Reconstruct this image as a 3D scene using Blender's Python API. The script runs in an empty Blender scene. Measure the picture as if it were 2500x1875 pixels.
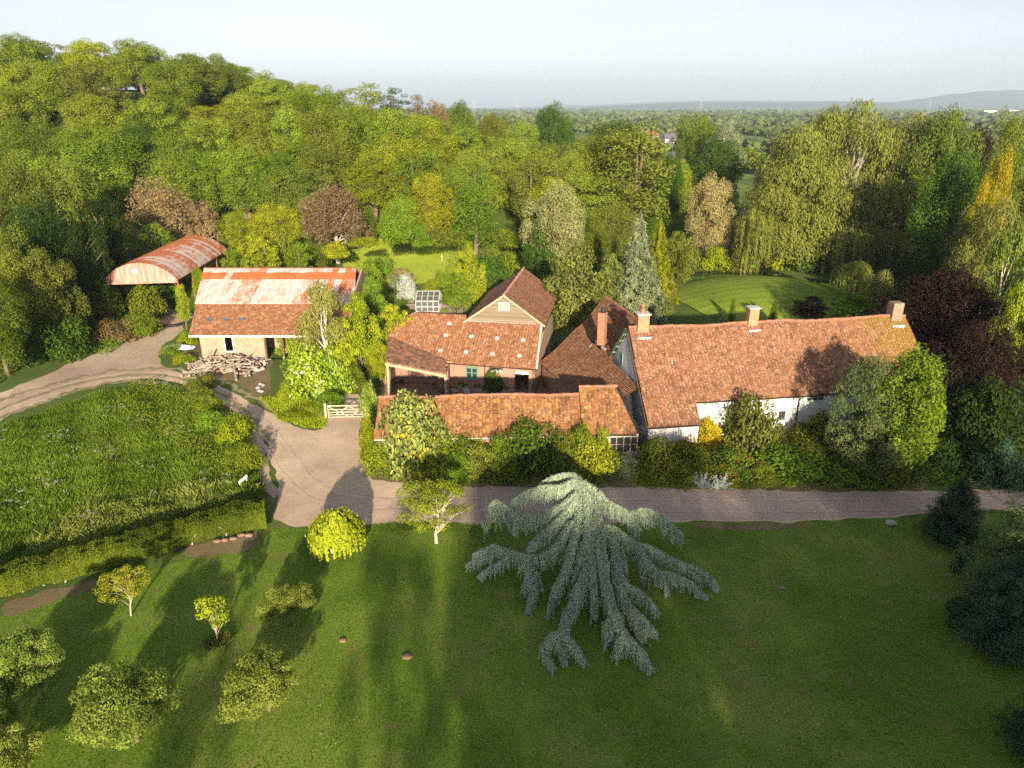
import bpy, math, random
import numpy as np
from mathutils import Vector, Matrix
R = math.radians
SC = bpy.context.scene
COL = SC.collection
rnd = random.Random(7)

# ---------------------------------------------------------------- camera, sky, sun, exposure
CAM_H, PITCH, FPX, CX, CY = 27.0, R(21.3), 1733.4, 1250.0, 937.5
cam = bpy.data.cameras.new('camera')
camo = bpy.data.objects.new('camera', cam)
COL.objects.link(camo)
camo.location = (0, 0, CAM_H)
camo.rotation_euler = (R(90) - PITCH, 0, 0)
cam.sensor_width = 36
cam.lens = FPX / 2500 * 36
cam.clip_start = 0.5
cam.clip_end = 60000
SC.camera = camo

SUN_EL, SUN_AZ = 15.0, 6.0            # elevation; degrees to the right of straight behind the camera
wd = bpy.data.worlds.new('World')
SC.world = wd
wd.use_nodes = True
wn, wl = wd.node_tree.nodes, wd.node_tree.links
bg = wn['Background']
sky = wn.new('ShaderNodeTexSky')
sky.sky_type = 'NISHITA'
sky.sun_disc = False
sky.sun_elevation = R(SUN_EL)
sky.sun_rotation = R(180 - SUN_AZ)
sky.altitude = 50
sky.air_density = 1.0
sky.dust_density = 1.2
sky.ozone_density = 1.0
hsv = wn.new('ShaderNodeHueSaturation')         # summer haze whitens the sky
hsv.inputs['Saturation'].default_value = .32
tnt = wn.new('ShaderNodeMix'); tnt.data_type = 'RGBA'; tnt.blend_type = 'MULTIPLY'
tnt.inputs[0].default_value = 1.0
tnt.inputs[7].default_value = (.94, .97, 1.075, 1)
tc_ = wn.new('ShaderNodeTexCoord'); mp_ = wn.new('ShaderNodeMapping'); mp_.inputs['Scale'].default_value = (1.2, 1.2, 7)
nz_ = wn.new('ShaderNodeTexNoise'); nz_.inputs['Scale'].default_value = 1.6; nz_.inputs['Detail'].default_value = 5
rm_ = wn.new('ShaderNodeMapRange'); rm_.inputs['From Min'].default_value = .3; rm_.inputs['From Max'].default_value = .7; rm_.inputs['To Min'].default_value = .93; rm_.inputs['To Max'].default_value = 1.05
wl.new(tc_.outputs['Generated'], mp_.inputs[0]); wl.new(mp_.outputs[0], nz_.inputs['Vector']); wl.new(nz_.outputs[0], rm_.inputs['Value']); wl.new(rm_.outputs[0], hsv.inputs['Value'])
wl.new(sky.outputs[0], hsv.inputs['Color']); wl.new(hsv.outputs[0], tnt.inputs[6]); wl.new(tnt.outputs[2], bg.inputs[0])
bg.inputs[1].default_value = 0.062

sl = bpy.data.lights.new('sun', 'SUN')
sl.energy = 5.0
sl.angle = R(0.9)
sl.color = (1.0, 0.83, 0.60)
so = bpy.data.objects.new('sun', sl)
COL.objects.link(so)
tv = Vector((-math.sin(R(SUN_AZ)), math.cos(R(SUN_AZ)), -math.tan(R(SUN_EL))))
so.rotation_euler = tv.to_track_quat('-Z', 'Y').to_euler()
so.location = (0, -40, 60)

vs = SC.view_settings
vs.view_transform = 'Standard'
vs.look = 'None'
vs.exposure = 1.5
vs.gamma = 1
cy = SC.cycles
cy.use_denoising = False
cy.max_bounces = 5
cy.diffuse_bounces = 4
cy.glossy_bounces = 2
cy.transmission_bounces = 3
cy.transparent_max_bounces = 6
cy.volume_bounces = 0
cy.use_adaptive_sampling = True
cy.adaptive_threshold = 0.02
cy.caustics_reflective = False
cy.caustics_refractive = False

# ---------------------------------------------------------------- survey helpers (pixels of the 2500 px photograph -> metres)
def ray(px, py):
    x = (px - CX) / FPX
    y = -(py - CY) / FPX
    return (x, math.cos(PITCH) + y * math.sin(PITCH), -math.sin(PITCH) + y * math.cos(PITCH))
def at(p, z=0.0):
    d = ray(*p); t = (z - CAM_H) / d[2]
    return Vector((d[0] * t, d[1] * t, z))
def atY(p, Y):
    d = ray(*p); t = Y / d[1]
    return Vector((d[0] * t, Y, CAM_H + d[2] * t))
def Z(ox, oy, s): return lambda x, y: (ox + x / s, oy + y / s)
z1 = Z(200, 550, 3.16); z2 = Z(850, 600, 3.0157); z3 = Z(1500, 650, 2.4578); z4 = Z(1100, 1100, 2.86)
z9 = Z(1300, 700, 5.53); z10 = Z(900, 850, 4.916); D = Z(0, 0, .8848)
z6 = Z(0, 50, 2.765); z7 = Z(700, 150, 2.212); z11 = Z(600, 700, 4.1475); z12 = Z(0, 700, 2.765); z13 = Z(1300, 980, 3.687)

def sst(t): t = np.clip(t, 0, 1); return t * t * (3 - 2 * t)
def terr(x, y):
    x = np.asarray(x, float); y = np.asarray(y, float)
    h = 31 * sst((y - 100) / 100) * sst((12 - x) / 112)
    h = h + 6 * sst((y - 108) / 60) * sst((70 - x) / 60) * sst((x + 60) / 40) * (1 - sst((y - 180) / 120))
    h = h * (1 - sst((y - 260) / 500) * 0.75)
    h = h + 0.5 * np.sin(x * .05 + 1) * np.sin(y * .043) * sst((y - 130) / 40)
    r = ((x - 38) / 15.5) ** 2 + ((y - 102) / 15.5) ** 2
    h = h + 2.9 * np.clip(1 - r, 0, 1) ** 0.9
    return h
def tz(x, y): return float(terr(x, y))

# ---------------------------------------------------------------- tagging
def tag(o, label=None, cat=None, group=None, kind=None):
    if label: o['label'] = label
    if cat: o['category'] = cat
    if group: o['group'] = group
    if kind: o['kind'] = kind
    return o
def empty(name, loc, label, cat, group=None, rot=0):
    o = bpy.data.objects.new(name, None)
    COL.objects.link(o)
    o.location = loc
    o.rotation_euler = (0, 0, rot)
    o.empty_display_size = .3
    return tag(o, label, cat, group)
def wmat(o):
    if o.parent is None: return o.matrix_basis.copy()
    return wmat(o.parent) @ o.matrix_parent_inverse @ o.matrix_basis
def link(name, me, mat=None, parent=None, world=False):
    """mesh given in world coordinates (world=True) or in its parent's coordinates"""
    o = bpy.data.objects.new(name, me)
    COL.objects.link(o)
    if mat is not None:
        if len(me.materials) == 0: me.materials.append(mat)
        elif me.materials[0] != mat:
            o.material_slots[0].link = 'OBJECT'
            o.material_slots[0].material = mat
    if parent is not None:
        o.parent = parent
        if world:
            o.matrix_parent_inverse = wmat(parent).inverted()
    return o

# ---------------------------------------------------------------- materials
MATS = {}
def newmat(name):
    m = bpy.data.materials.new(name)
    m.use_nodes = True
    return m, m.node_tree.nodes, m.node_tree.links
class NT:
    def __init__(s, name):
        s.m, s.n, s.l = newmat(name)
        s.b = s.n['Principled BSDF']
        s.b.inputs['Roughness'].default_value = .85
        s.b.inputs['Specular IOR Level'].default_value = .2
        MATS[name] = s.m
    def node(s, t, **k):
        nd = s.n.new(t)
        for a, v in k.items(): setattr(nd, a, v)
        return nd
    def put(s, sock, v):
        if hasattr(v, 'is_linked') or isinstance(v, bpy.types.NodeSocket): s.l.new(v, sock)
        elif isinstance(v, (tuple, list)) and len(v) == 3 and sock.type == 'RGBA': sock.default_value = (*v, 1)
        else: sock.default_value = v
    def coord(s, kind='Object'): return s.node('ShaderNodeTexCoord').outputs[kind]
    def world(s): return s.node('ShaderNodeNewGeometry').outputs['Position']
    def mapping(s, v, scale=(1, 1, 1), rot=(0, 0, 0), loc=(0, 0, 0)):
        m = s.node('ShaderNodeMapping')
        s.put(m.inputs[0], v); m.inputs['Scale'].default_value = scale
        m.inputs['Rotation'].default_value = rot; m.inputs['Location'].default_value = loc
        return m.outputs[0]
    def noise(s, v, scale, detail=4, rough=.6, out=0, dist=0.0):
        m = s.node('ShaderNodeTexNoise')
        s.put(m.inputs['Vector'], v); m.inputs['Scale'].default_value = scale
        m.inputs['Detail'].default_value = detail; m.inputs['Roughness'].default_value = rough
        m.inputs['Distortion'].default_value = dist
        return m.outputs[out]
    def voro(s, v, scale, feature='F1', out='Distance'):
        m = s.node('ShaderNodeTexVoronoi', feature=feature)
        s.put(m.inputs['Vector'], v); m.inputs['Scale'].default_value = scale
        return m.outputs[out]
    def white(s, v):
        m = s.node('ShaderNodeTexWhiteNoise'); s.put(m.inputs['Vector'], v)
        return m.outputs['Value']
    def math(s, op, a, b=0.0, c=None):
        m = s.node('ShaderNodeMath', operation=op)
        s.put(m.inputs[0], a); s.put(m.inputs[1], b)
        if c is not None: s.put(m.inputs[2], c)
        return m.outputs[0]
    def ramp(s, f, stops, interp='LINEAR'):
        m = s.node('ShaderNodeValToRGB'); m.color_ramp.interpolation = interp
        e = m.color_ramp.elements
        while len(e) < len(stops): e.new(.5)
        for i, (p, c) in enumerate(stops):
            e[i].position = p
            e[i].color = (c, c, c, 1) if isinstance(c, (int, float)) else (*c, 1)
        s.put(m.inputs[0], f)
        return m.outputs[0]
    def mix(s, f, a, b, mode='MIX'):
        m = s.node('ShaderNodeMix', data_type='RGBA', blend_type=mode)
        s.put(m.inputs[0], f); s.put(m.inputs[6], a); s.put(m.inputs[7], b)
        return m.outputs[2]
    def bump(s, h, strength=.5, dist=.05):
        m = s.node('ShaderNodeBump'); m.inputs['Strength'].default_value = strength
        m.inputs['Distance'].default_value = dist; s.put(m.inputs['Height'], h)
        s.l.new(m.outputs[0], s.b.inputs['Normal'])
    def col(s, c): s.put(s.b.inputs['Base Color'], c); return s.m

def plain(name, c, rough=.7, metal=0.0, var=.25, scale=3.0, spec=.25):
    t = NT(name)
    v = t.noise(t.coord(), scale, 5)
    f = t.ramp(v, [(.3, 1 - var), (.7, 1 + 0 * var)])
    t.col(t.mix(1.0, tuple(c), f, 'MULTIPLY'))
    t.b.inputs['Roughness'].default_value = rough
    t.b.inputs['Metallic'].default_value = metal
    t.b.inputs['Specular IOR Level'].default_value = spec
    return t.m

def leafmat(name, c1, c2, trans=.42, c3=None, objvar=.25, hue=.03):
    m, n, l = newmat(name)
    n.remove(n['Principled BSDF'])
    out = n['Material Output']
    at_ = n.new('ShaderNodeAttribute'); at_.attribute_name = 'tint'
    rp = n.new('ShaderNodeValToRGB'); e = rp.color_ramp.elements
    e[0].position = .12; e[0].color = (*c1, 1); e[1].position = .88; e[1].color = (*c2, 1)
    if c3:
        q = e.new(.79); q.color = (*c2, 1)
        q = e.new(.81); q.color = (*c3, 1)
        e[1].position = .7
    l.new(at_.outputs['Fac'], rp.inputs[0])
    oi = n.new('ShaderNodeObjectInfo')
    hs = n.new('ShaderNodeHueSaturation')
    mr = n.new('ShaderNodeMapRange'); mr.inputs['To Min'].default_value = 1 - objvar; mr.inputs['To Max'].default_value = 1 + objvar * .6
    l.new(oi.outputs['Random'], mr.inputs['Value']); l.new(mr.outputs[0], hs.inputs['Value'])
    wn_ = n.new('ShaderNodeTexWhiteNoise'); wn_.noise_dimensions = '1D'; l.new(oi.outputs['Random'], wn_.inputs['W'])
    m2 = n.new('ShaderNodeMapRange'); m2.inputs['To Min'].default_value = .5 - hue; m2.inputs['To Max'].default_value = .5 + hue * .12
    l.new(wn_.outputs['Value'], m2.inputs['Value']); l.new(m2.outputs[0], hs.inputs['Hue'])
    l.new(rp.outputs[0], hs.inputs['Color'])
    d = n.new('ShaderNodeBsdfDiffuse'); tr = n.new('ShaderNodeBsdfTranslucent'); mx = n.new('ShaderNodeMixShader')
    mx.inputs[0].default_value = trans
    l.new(hs.outputs[0], d.inputs[0]); l.new(hs.outputs[0], tr.inputs[0])
    l.new(d.outputs[0], mx.inputs[1]); l.new(tr.outputs[0], mx.inputs[2]); l.new(mx.outputs[0], out.inputs[0])
    MATS[name] = m
    return m

L = {}
for nm, a, b, kw in [
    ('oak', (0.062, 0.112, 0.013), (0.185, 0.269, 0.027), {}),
    ('deep', (0.031, 0.077, 0.011), (0.096, 0.193, 0.024), {}),
    ('alder', (0.106, 0.174, 0.018), (0.274, 0.386, 0.040), {}),
    ('gold_green', (0.161, 0.201, 0.014), (0.356, 0.425, 0.030), {}),
    ('lime', (.15, .23, .014), (.40, .50, .028), {}),
    ('vivid', (0.084, 0.168, 0.016), (0.241, 0.370, 0.029), {}),
    ('olive', (0.084, 0.121, 0.018), (0.224, 0.291, 0.045), {}),
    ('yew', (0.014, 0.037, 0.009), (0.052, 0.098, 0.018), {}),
    ('copper', (.012, .008, .007), (.060, .032, .028), {'hue': .01}),
    ('rust', (.12, .085, .035), (.27, .20, .085), {'hue': .01}),
    ('straw', (.22, .20, .075), (.42, .37, .16), {'hue': .01}),
    ('yellow', (.30, .26, .012), (.62, .50, .025), {'hue': .01}),
    ('silver', (0.300, 0.360, 0.320), (0.620, 0.680, 0.620), {'hue': .01}),
    ('bluegreen', (.14, .19, .10), (.37, .42, .23), {'hue': .01}),
    ('birch', (.12, .16, .032), (.29, .33, .08), {}),
    ('weep', (.12, .165, .028), (.29, .355, .075), {}),
    ('cypress', (0.050, 0.112, 0.010), (0.172, 0.293, 0.028), {}),
    ('juniper', (0.075, 0.121, 0.037), (0.218, 0.287, 0.103), {}),
    ('bluefir', (0.025, 0.057, 0.037), (0.098, 0.161, 0.098), {}),
    ('twig', (0.161, 0.115, 0.052), (0.391, 0.299, 0.138), {'hue': .01}),
    ('cedarblue', (.17, .235, .165), (.56, .66, .49), {'hue': .005, 'objvar': .02}),
    ('meadow', (.068, .140, .012), (.235, .345, .036), {'hue': .005}),
    ('cream', (.17, .20, .06), (.48, .49, .22), {'hue': .01}),
    ('sward', (.075, .135, .013), (.205, .275, .040), {'hue': .003}),
    ('meadow_top', (.15, .20, .03), (.34, .38, .09), {'hue': .005}),
    ('hedge', (0.062, 0.106, 0.013), (0.230, 0.302, 0.029), {}),
    ('apple', (.085, .145, .022), (.30, .40, .075), {}),
    ('applelime', (0.149, 0.230, 0.014), (0.414, 0.506, 0.032), {}),
    ('hawthorn', (0.115, 0.230, 0.014), (0.345, 0.483, 0.034), {'c3': (.85, .80, .66)}),
    ('yellowflower', (.11, .155, .035), (.30, .355, .11), {'c3': (.85, .60, .03)}),
    ('redflower', (0.040, 0.092, 0.014), (0.161, 0.253, 0.034), {'c3': (.42, .012, .010), 'hue': .005}),
    ('pinkflower', (0.103, 0.184, 0.023), (0.322, 0.437, 0.057), {'c3': (.8, .58, .45)}),
    ('whiteflower', (0.600, 0.600, 0.500), (0.850, 0.850, 0.780), {'hue': .005}),
    ('laurel', (0.057, 0.098, 0.018), (0.241, 0.299, 0.069), {}),
    ('gunnera', (0.115, 0.230, 0.023), (0.299, 0.483, 0.069), {}),
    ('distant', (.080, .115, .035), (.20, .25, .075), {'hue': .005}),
]:
    L[nm] = leafmat('leaf_' + nm, a, b, **kw)

bark = plain('bark', (.20, .15, .10), .9, var=.5, scale=6)
palebark = plain('pale_bark', (.50, .44, .36), .85, var=.4, scale=5)
redbark = plain('red_bark', (.33, .16, .08), .9, var=.4, scale=5)

def grassmat(name, cols, patch=.12, stripes=None, bare=(.20, .13, .06), bare_t=.66, bumpd=.03, fine=9):
    t = NT(name)
    w = t.world()
    a = t.noise(w, patch, 5, .65)
    b = t.noise(w, 1.6, 5, .75)
    c = t.noise(w, fine, 4, .8)
    base = t.ramp(a, [(.36, cols[0]), (.5, cols[1]), (.62, cols[2])])
    base = t.mix(t.ramp(b, [(.35, 0), (.75, .75)]), base, cols[3])
    f = t.ramp(c, [(.30, .45), (.70, 1.7)])
    base = t.mix(1.0, base, f, 'MULTIPLY')
    d = t.noise(w, .45, 6, .7)
    base = t.mix(t.ramp(d, [(bare_t, 0), (bare_t + .12, .7)]), base, bare)
    if stripes:
        sv = t.node('ShaderNodeTexWave', wave_type='BANDS', bands_direction=stripes[0])
        sv.inputs['Scale'].default_value = stripes[1]; sv.inputs['Distortion'].default_value = 1.2
        t.put(sv.inputs['Vector'], w)
        base = t.mix(1.0, base, t.ramp(sv.outputs['Fac'], [(.2, .9), (.8, 1.05)]), 'MULTIPLY')
    t.bump(t.math('ADD', c, t.math('MULTIPLY', b, .8)), .7, bumpd)
    t.b.inputs['Roughness'].default_value = .95
    t.b.inputs['Specular IOR Level'].default_value = .08
    return t.col(base)
m_lawn = grassmat('lawn_grass', [(.062, .120, .012), (.108, .170, .020), (.175, .205, .040), (.108, .178, .017)], bare=(.20, .14, .07), bare_t=.57)
m_ground = grassmat('rough_ground', [(.040, .080, .012), (.075, .120, .018), (.115, .145, .028), (.06, .11, .012)], patch=.05, bare_t=.70)
m_garden = grassmat('garden_lawn', [(.21, .27, .030), (.26, .32, .038), (.31, .35, .05), (.23, .30, .028)], bare_t=.95, fine=4)
m_mound = grassmat('mound_lawn', [(.12, .18, .020), (.16, .22, .028), (.20, .25, .038), (.14, .20, .020)], stripes=('Y', .16), bare_t=.95, fine=4)

def farmat():
    t = NT('field_patchwork')
    w = t.world()
    v = t.mapping(w, scale=(.0035, .0016, 1))
    cell = t.voro(v, 1.6, out='Color')
    sep = t.node('ShaderNodeSeparateColor'); t.put(sep.inputs[0], cell)
    near = t.noise(w, .05, 5, .6)
    c = t.ramp(sep.outputs[0], [(0, (.10, .15, .03)), (.4, (.16, .22, .04)), (.62, (.24, .28, .07)), (.8, (.30, .30, .12)), (1, (.12, .18, .03))], 'CONSTANT')
    c = t.mix(1.0, c, t.ramp(near, [(.3, .75), (.7, 1.15)]), 'MULTIPLY')
    ga = t.ramp(t.noise(w, .06, 5, .65), [(.3, (.045, .085, .012)), (.55, (.085, .125, .02)), (.72, (.13, .155, .032))])
    fine = t.noise(w, 2.5, 5, .8)
    ga = t.mix(1.0, ga, t.ramp(fine, [(.25, .6), (.75, 1.4)]), 'MULTIPLY')
    sx = t.node('ShaderNodeSeparateXYZ'); t.put(sx.inputs[0], w)
    f = t.node('ShaderNodeMapRange'); f.inputs['From Min'].default_value = 200; f.inputs['From Max'].default_value = 320
    t.put(f.inputs['Value'], sx.outputs['Y'])
    t.bump(fine, .6, .05)
    t.b.inputs['Roughness'].default_value = .95
    return t.col(t.mix(f.outputs[0], ga, c))
m_far = farmat()

def gravel(name, c1, c2, c3, fine=14):
    t = NT(name)
    w = t.world()
    a = t.noise(w, .35, 6, .7); b = t.noise(w, 2.2, 5, .7); c = t.noise(w, fine, 3, .8)
    base = t.mix(t.ramp(a, [(.35, 0), (.65, 1)]), c1, c2)
    base = t.mix(t.ramp(b, [(.52, 0), (.72, .7)]), base, c3)
    wt = t.noise(w, .12, 4, .6)
    base = t.mix(1.0, base, t.ramp(wt, [(.38, .82), (.6, 1.10)]), 'MULTIPLY')
    base = t.mix(1.0, base, t.ramp(c, [(.25, .65), (.75, 1.3)]), 'MULTIPLY')
    t.bump(c, .6, .03)
    t.b.inputs['Roughness'].default_value = .9
    return t.col(base)
m_drive = gravel('drive_gravel', (.47, .35, .26), (.57, .43, .31), (.34, .255, .185))
m_lane = gravel('lane_tarmac', (.39, .295, .245), (.47, .36, .295), (.29, .22, .185), 10)
m_track = gravel('track_stones', (.38, .295, .225), (.46, .36, .26), (.20, .185, .10))
m_soil = gravel('bare_soil', (.16, .125, .065), (.21, .155, .085), (.09, .115, .025), 6)
m_sand = gravel('sand', (.50, .37, .24), (.42, .30, .19), (.36, .26, .17))
m_yard = gravel('yard_floor', (.25, .17, .12), (.30, .21, .15), (.18, .12, .09))

def tilemat(name, stops, moss=.6, mossc=(.085, .055, .018), lichen=.5, px=.30, py=.34, grime=1.0, mossend=None):
    t = NT(name)
    uv = t.coord('UV')
    sx = t.node('ShaderNodeSeparateXYZ'); t.put(sx.inputs[0], uv)
    fu = t.math('FLOOR', t.math('DIVIDE', sx.outputs[0], px)); fv = t.math('FLOOR', t.math('DIVIDE', sx.outputs[1], py))
    cb = t.node('ShaderNodeCombineXYZ'); t.put(cb.inputs[0], fu); t.put(cb.inputs[1], fv)
    w1 = t.white(cb.outputs[0])
    base = t.ramp(w1, stops)
    # streaks of repaired tiles running down the slope
    n0 = t.noise(t.mapping(uv, scale=(.55, .10, 1)), 1.0, 4, .7)
    base = t.mix(t.ramp(n0, [(.45, 0), (.7, .55)]), base, (.27, .125, .075))
    n1 = t.noise(uv, .55, 6, .72)
    base = t.mix(t.ramp(n1, [(1 - moss, 0), (1.12 - moss, .8)]), base, mossc)
    if mossend:
        e_ = t.math('MULTIPLY', t.math('SUBTRACT', sx.outputs[0], mossend), .16)
        e_ = t.math('ADD', t.math('SUBTRACT', e_, t.math('MULTIPLY', sx.outputs[1], .05)), t.math('MULTIPLY', t.math('SUBTRACT', t.noise(uv, .7, 5, .75), .5), 1.6))
        base = t.mix(t.ramp(e_, [(.1, 0), (.8, .85)]), base, (.22, .13, .025))
    st = t.noise(t.mapping(uv, scale=(2.2, .07, 1)), 1.0, 3, .6)
    base = t.mix(t.ramp(st, [(.70, 0), (.80, .45)]), base, (.14, .075, .05))
    n2 = t.noise(uv, 5.0, 5, .75)
    base = t.mix(1.0, base, t.ramp(n2, [(.3, 1 - .5 * grime), (.68, 1.2)]), 'MULTIPLY')
    v = t.voro(uv, 5.5)
    n3 = t.noise(uv, .8, 3, .6)
    spot = t.math('MULTIPLY', t.ramp(v, [(.14, 1), (.30, 0)]), t.ramp(n3, [(.56 - lichen * .4, 0), (.64 - lichen * .3, .9)]))
    base = t.mix(spot, base, (.42, .34, .28))
    v2 = t.voro(t.mapping(uv, loc=(7.3, 2.1, 0)), 1.1)
    spot2 = t.math('MULTIPLY', t.ramp(v2, [(.10, 1), (.22, 0)]), .75)
    base = t.mix(spot2, base, mossc)
    t.b.inputs['Roughness'].default_value = .9
    t.b.inputs['Specular IOR Level'].default_value = .12
    return t.col(base)
TS = [(0, (.165, .081, .048)), (.3, (.220, .106, .059)), (.7, (.258, .127, .072)), (.92, (.319, .179, .109)), (1, (.154, .086, .050))]
m_tile = tilemat('pantile_house', TS, moss=.42, lichen=.95, mossend=19)
m_tile2 = tilemat('pantile_range', [(0, (.165, .075, .034)), (.3, (.220, .102, .044)), (.7, (.275, .131, .054)), (.93, (.363, .209, .074)), (1, (.121, .063, .030))], moss=.47, lichen=.45)
m_tile3 = tilemat('pantile_yard', [(0, (.209, .090, .044)), (.35, (.258, .116, .054)), (.7, (.296, .138, .069)), (.93, (.363, .209, .119)), (1, (.165, .093, .054))], moss=.38, lichen=.45)
m_tile4 = tilemat('pantile_wing', [(0, (.131, .059, .034)), (.4, (.186, .090, .048)), (.75, (.230, .116, .062)), (1, (.154, .081, .044))], moss=.45, lichen=.25)
m_tile5 = tilemat('pantile_cartshed', [(0, (.131, .075, .050)), (.5, (.209, .116, .074)), (.9, (.285, .162, .099)), (1, (.373, .174, .089))], moss=.35, lichen=.2)
m_tile6 = tilemat('plain_tile_barn', [(0, (.143, .063, .040)), (.4, (.209, .099, .058)), (.8, (.275, .151, .089)), (1, (.165, .081, .050))], moss=.36, lichen=.30, px=.22, py=.22)
m_ridge = plain('ridge_tiles', (.38, .17, .11), .85, var=.5, scale=2)

def rustmat(name, lo, hi, along):
    t = NT(name)
    uv = t.coord('UV')
    sx = t.node('ShaderNodeSeparateXYZ'); t.put(sx.inputs[0], uv)
    fu = t.math('FLOOR', t.math('DIVIDE', sx.outputs[0], .82))
    cb = t.node('ShaderNodeCombineXYZ'); t.put(cb.inputs[0], fu)
    w = t.white(cb.outputs[0])
    n = t.noise(t.mapping(uv, scale=along), 1.0, 6, .72)
    n2 = t.noise(t.mapping(uv, scale=(5.0, 1.1, 1)), 1.0, 6, .8)
    f = t.math('ADD', t.math('MULTIPLY', w, .30), t.math('ADD', t.math('MULTIPLY', n, .62), t.math('MULTIPLY', n2, .55)))
    # rust follows the sheet's own height band
    band = t.ramp(t.math('DIVIDE', sx.outputs[1], 8.0), lo)
    f = t.math('ADD', f, band)
    r = t.ramp(f, [(.74, 0), (.86, 1)])
    rc = t.ramp(t.noise(uv, 2.5, 5, .7), [(.3, (.33, .085, .022)), (.7, (.50, .17, .055))])
    zc = t.ramp(t.noise(t.mapping(uv, scale=(4, .6, 1)), 1.0, 4, .7), [(.35, (.44, .33, .29)), (.65, (.62, .55, .53))])
    c = t.mix(r, zc, rc)
    # sheet joints
    fr = t.math('FRACT', t.math('DIVIDE', sx.outputs[0], .82))
    c = t.mix(t.ramp(fr, [(.94, 0), (.97, .45)]), c, (.30, .17, .12))
    t.b.inputs['Roughness'].default_value = .6
    t.b.inputs['Specular IOR Level'].default_value = .35
    return t.col(c)
m_rust = rustmat('rusty_sheet', [(0, 0.0), (.12, .02), (.17, .22), (.345, .22), (.35, -.04), (1, -.02)], None, (.5, .35, 1))
m_rust2 = rustmat('rusty_arch_sheet', [(0, .02), (.35, .17), (.6, .22), (1, .06)], None, (.45, 1.1, 1))
def corrgable():
    t = NT('faded_red_sheet'); uv = t.coord('Object')
    sx = t.node('ShaderNodeSeparateXYZ'); t.put(sx.inputs[0], t.world())
    n = t.noise(t.mapping(t.world(), scale=(3.5, 3.5, .5)), 1, 5, .7)
    t.b.inputs['Roughness'].default_value = .7
    return t.col(t.ramp(n, [(.3, (.30, .12, .09)), (.5, (.38, .20, .16)), (.7, (.44, .34, .30))]))
m_gable_sheet = corrgable()

def render_mat(name, c, stain, scale=.8, bricks=None):
    t = NT(name); w = t.coord('Object')
    n = t.noise(w, scale, 6, .7)
    c1 = t.mix(t.ramp(n, [(.42, 0), (.72, .8)]), c, stain)
    n2 = t.noise(w, 12, 4, .7)
    c1 = t.mix(1.0, c1, t.ramp(n2, [(.3, .86), (.7, 1.04)]), 'MULTIPLY')
    if bricks:
        b = t.node('ShaderNodeTexBrick'); b.inputs['Scale'].default_value = bricks
        t.put(b.inputs['Vector'], t.mapping(w, rot=(R(90), 0, 0)))
        b.inputs['Color1'].default_value = (1, 1, 1, 1); b.inputs['Color2'].default_value = (.72, .70, .66, 1)
        b.inputs['Mortar'].default_value = (.85, .80, .74, 1); b.inputs['Mortar Size'].default_value = .02
        c1 = t.mix(1.0, c1, b.outputs['Color'], 'MULTIPLY')
    t.bump(n2, .3, .02)
    return t.col(c1)
m_white = render_mat('limewash_wall', (.70, .69, .68), (.50, .48, .45), .6)
m_pink = render_mat('pink_render_wall', (.34, .20, .145), (.26, .15, .11), .9)
m_cream = render_mat('cream_stone_wall', (.40, .32, .235), (.23, .16, .11), 1.6, bricks=3.2)
m_stone = render_mat('red_stone_wall', (.34, .20, .15), (.24, .15, .11), 1.2, bricks=2.6)
def boards(name, c1, c2):
    t = NT(name); w = t.coord('Object')
    sx = t.node('ShaderNodeSeparateXYZ'); t.put(sx.inputs[0], w)
    fl = t.math('FLOOR', t.math('DIVIDE', sx.outputs[2], .2))
    cb = t.node('ShaderNodeCombineXYZ'); t.put(cb.inputs[2], fl)
    wv = t.white(cb.outputs[0])
    n = t.noise(t.mapping(w, scale=(.8, .8, 9)), 1, 5, .75)
    c = t.mix(t.math('MULTIPLY', t.math('ADD', wv, n), .5), c1, c2)
    fr = t.math('FRACT', t.math('DIVIDE', sx.outputs[2], .2))
    c = t.mix(t.ramp(fr, [(.0, .8), (.14, 0)]), c, (.06, .04, .025))
    return t.col(c)
m_boards = boards('weathered_boards', (.11, .085, .06), (.26, .205, .15))
m_timber = plain('pale_timber', (.50, .38, .25), .8, var=.45, scale=4)
m_darkwood = plain('dark_timber', (.13, .09, .06), .85, var=.5, scale=4)
m_gate = plain('gate_timber', (.48, .40, .32), .8, var=.4, scale=5)
def brickmat(name, c1, c2, mortar, sc=5.2):
    t = NT(name); w = t.coord('Object')
    b = t.node('ShaderNodeTexBrick'); b.inputs['Scale'].default_value = sc
    sx = t.node('ShaderNodeSeparateXYZ'); t.put(sx.inputs[0], w)
    cb = t.node('ShaderNodeCombineXYZ'); t.put(cb.inputs[0], t.math('ADD', sx.outputs[0], sx.outputs[1])); t.put(cb.inputs[1], sx.outputs[2])
    t.put(b.inputs['Vector'], cb.outputs[0])
    b.inputs['Color1'].default_value = (*c1, 1); b.inputs['Color2'].default_value = (*c2, 1)
    b.inputs['Mortar'].default_value = (*mortar, 1); b.inputs['Mortar Size'].default_value = .018
    b.inputs['Brick Width'].default_value = 1.1; b.inputs['Row Height'].default_value = .38
    n = t.noise(w, 3, 5, .7)
    return t.col(t.mix(1.0, b.outputs['Color'], t.ramp(n, [(.3, .7), (.7, 1.15)]), 'MULTIPLY'))
m_brick = brickmat('new_red_brick', (.46, .17, .085), (.52, .22, .12), (.46, .32, .24))
m_brick2 = brickmat('old_brick', (.30, .12, .07), (.40, .19, .11), (.26, .19, .15))
m_brick3 = brickmat('sooty_brick', (.20, .14, .10), (.34, .24, .17), (.22, .19, .16))
m_lead = plain('lead_flashing', (.52, .50, .50), .5, var=.3, scale=4, metal=.2)
m_cap = plain('concrete_cap', (.55, .52, .48), .8, var=.3)
m_pot = plain('clay_pot', (.45, .17, .08), .8)
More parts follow.
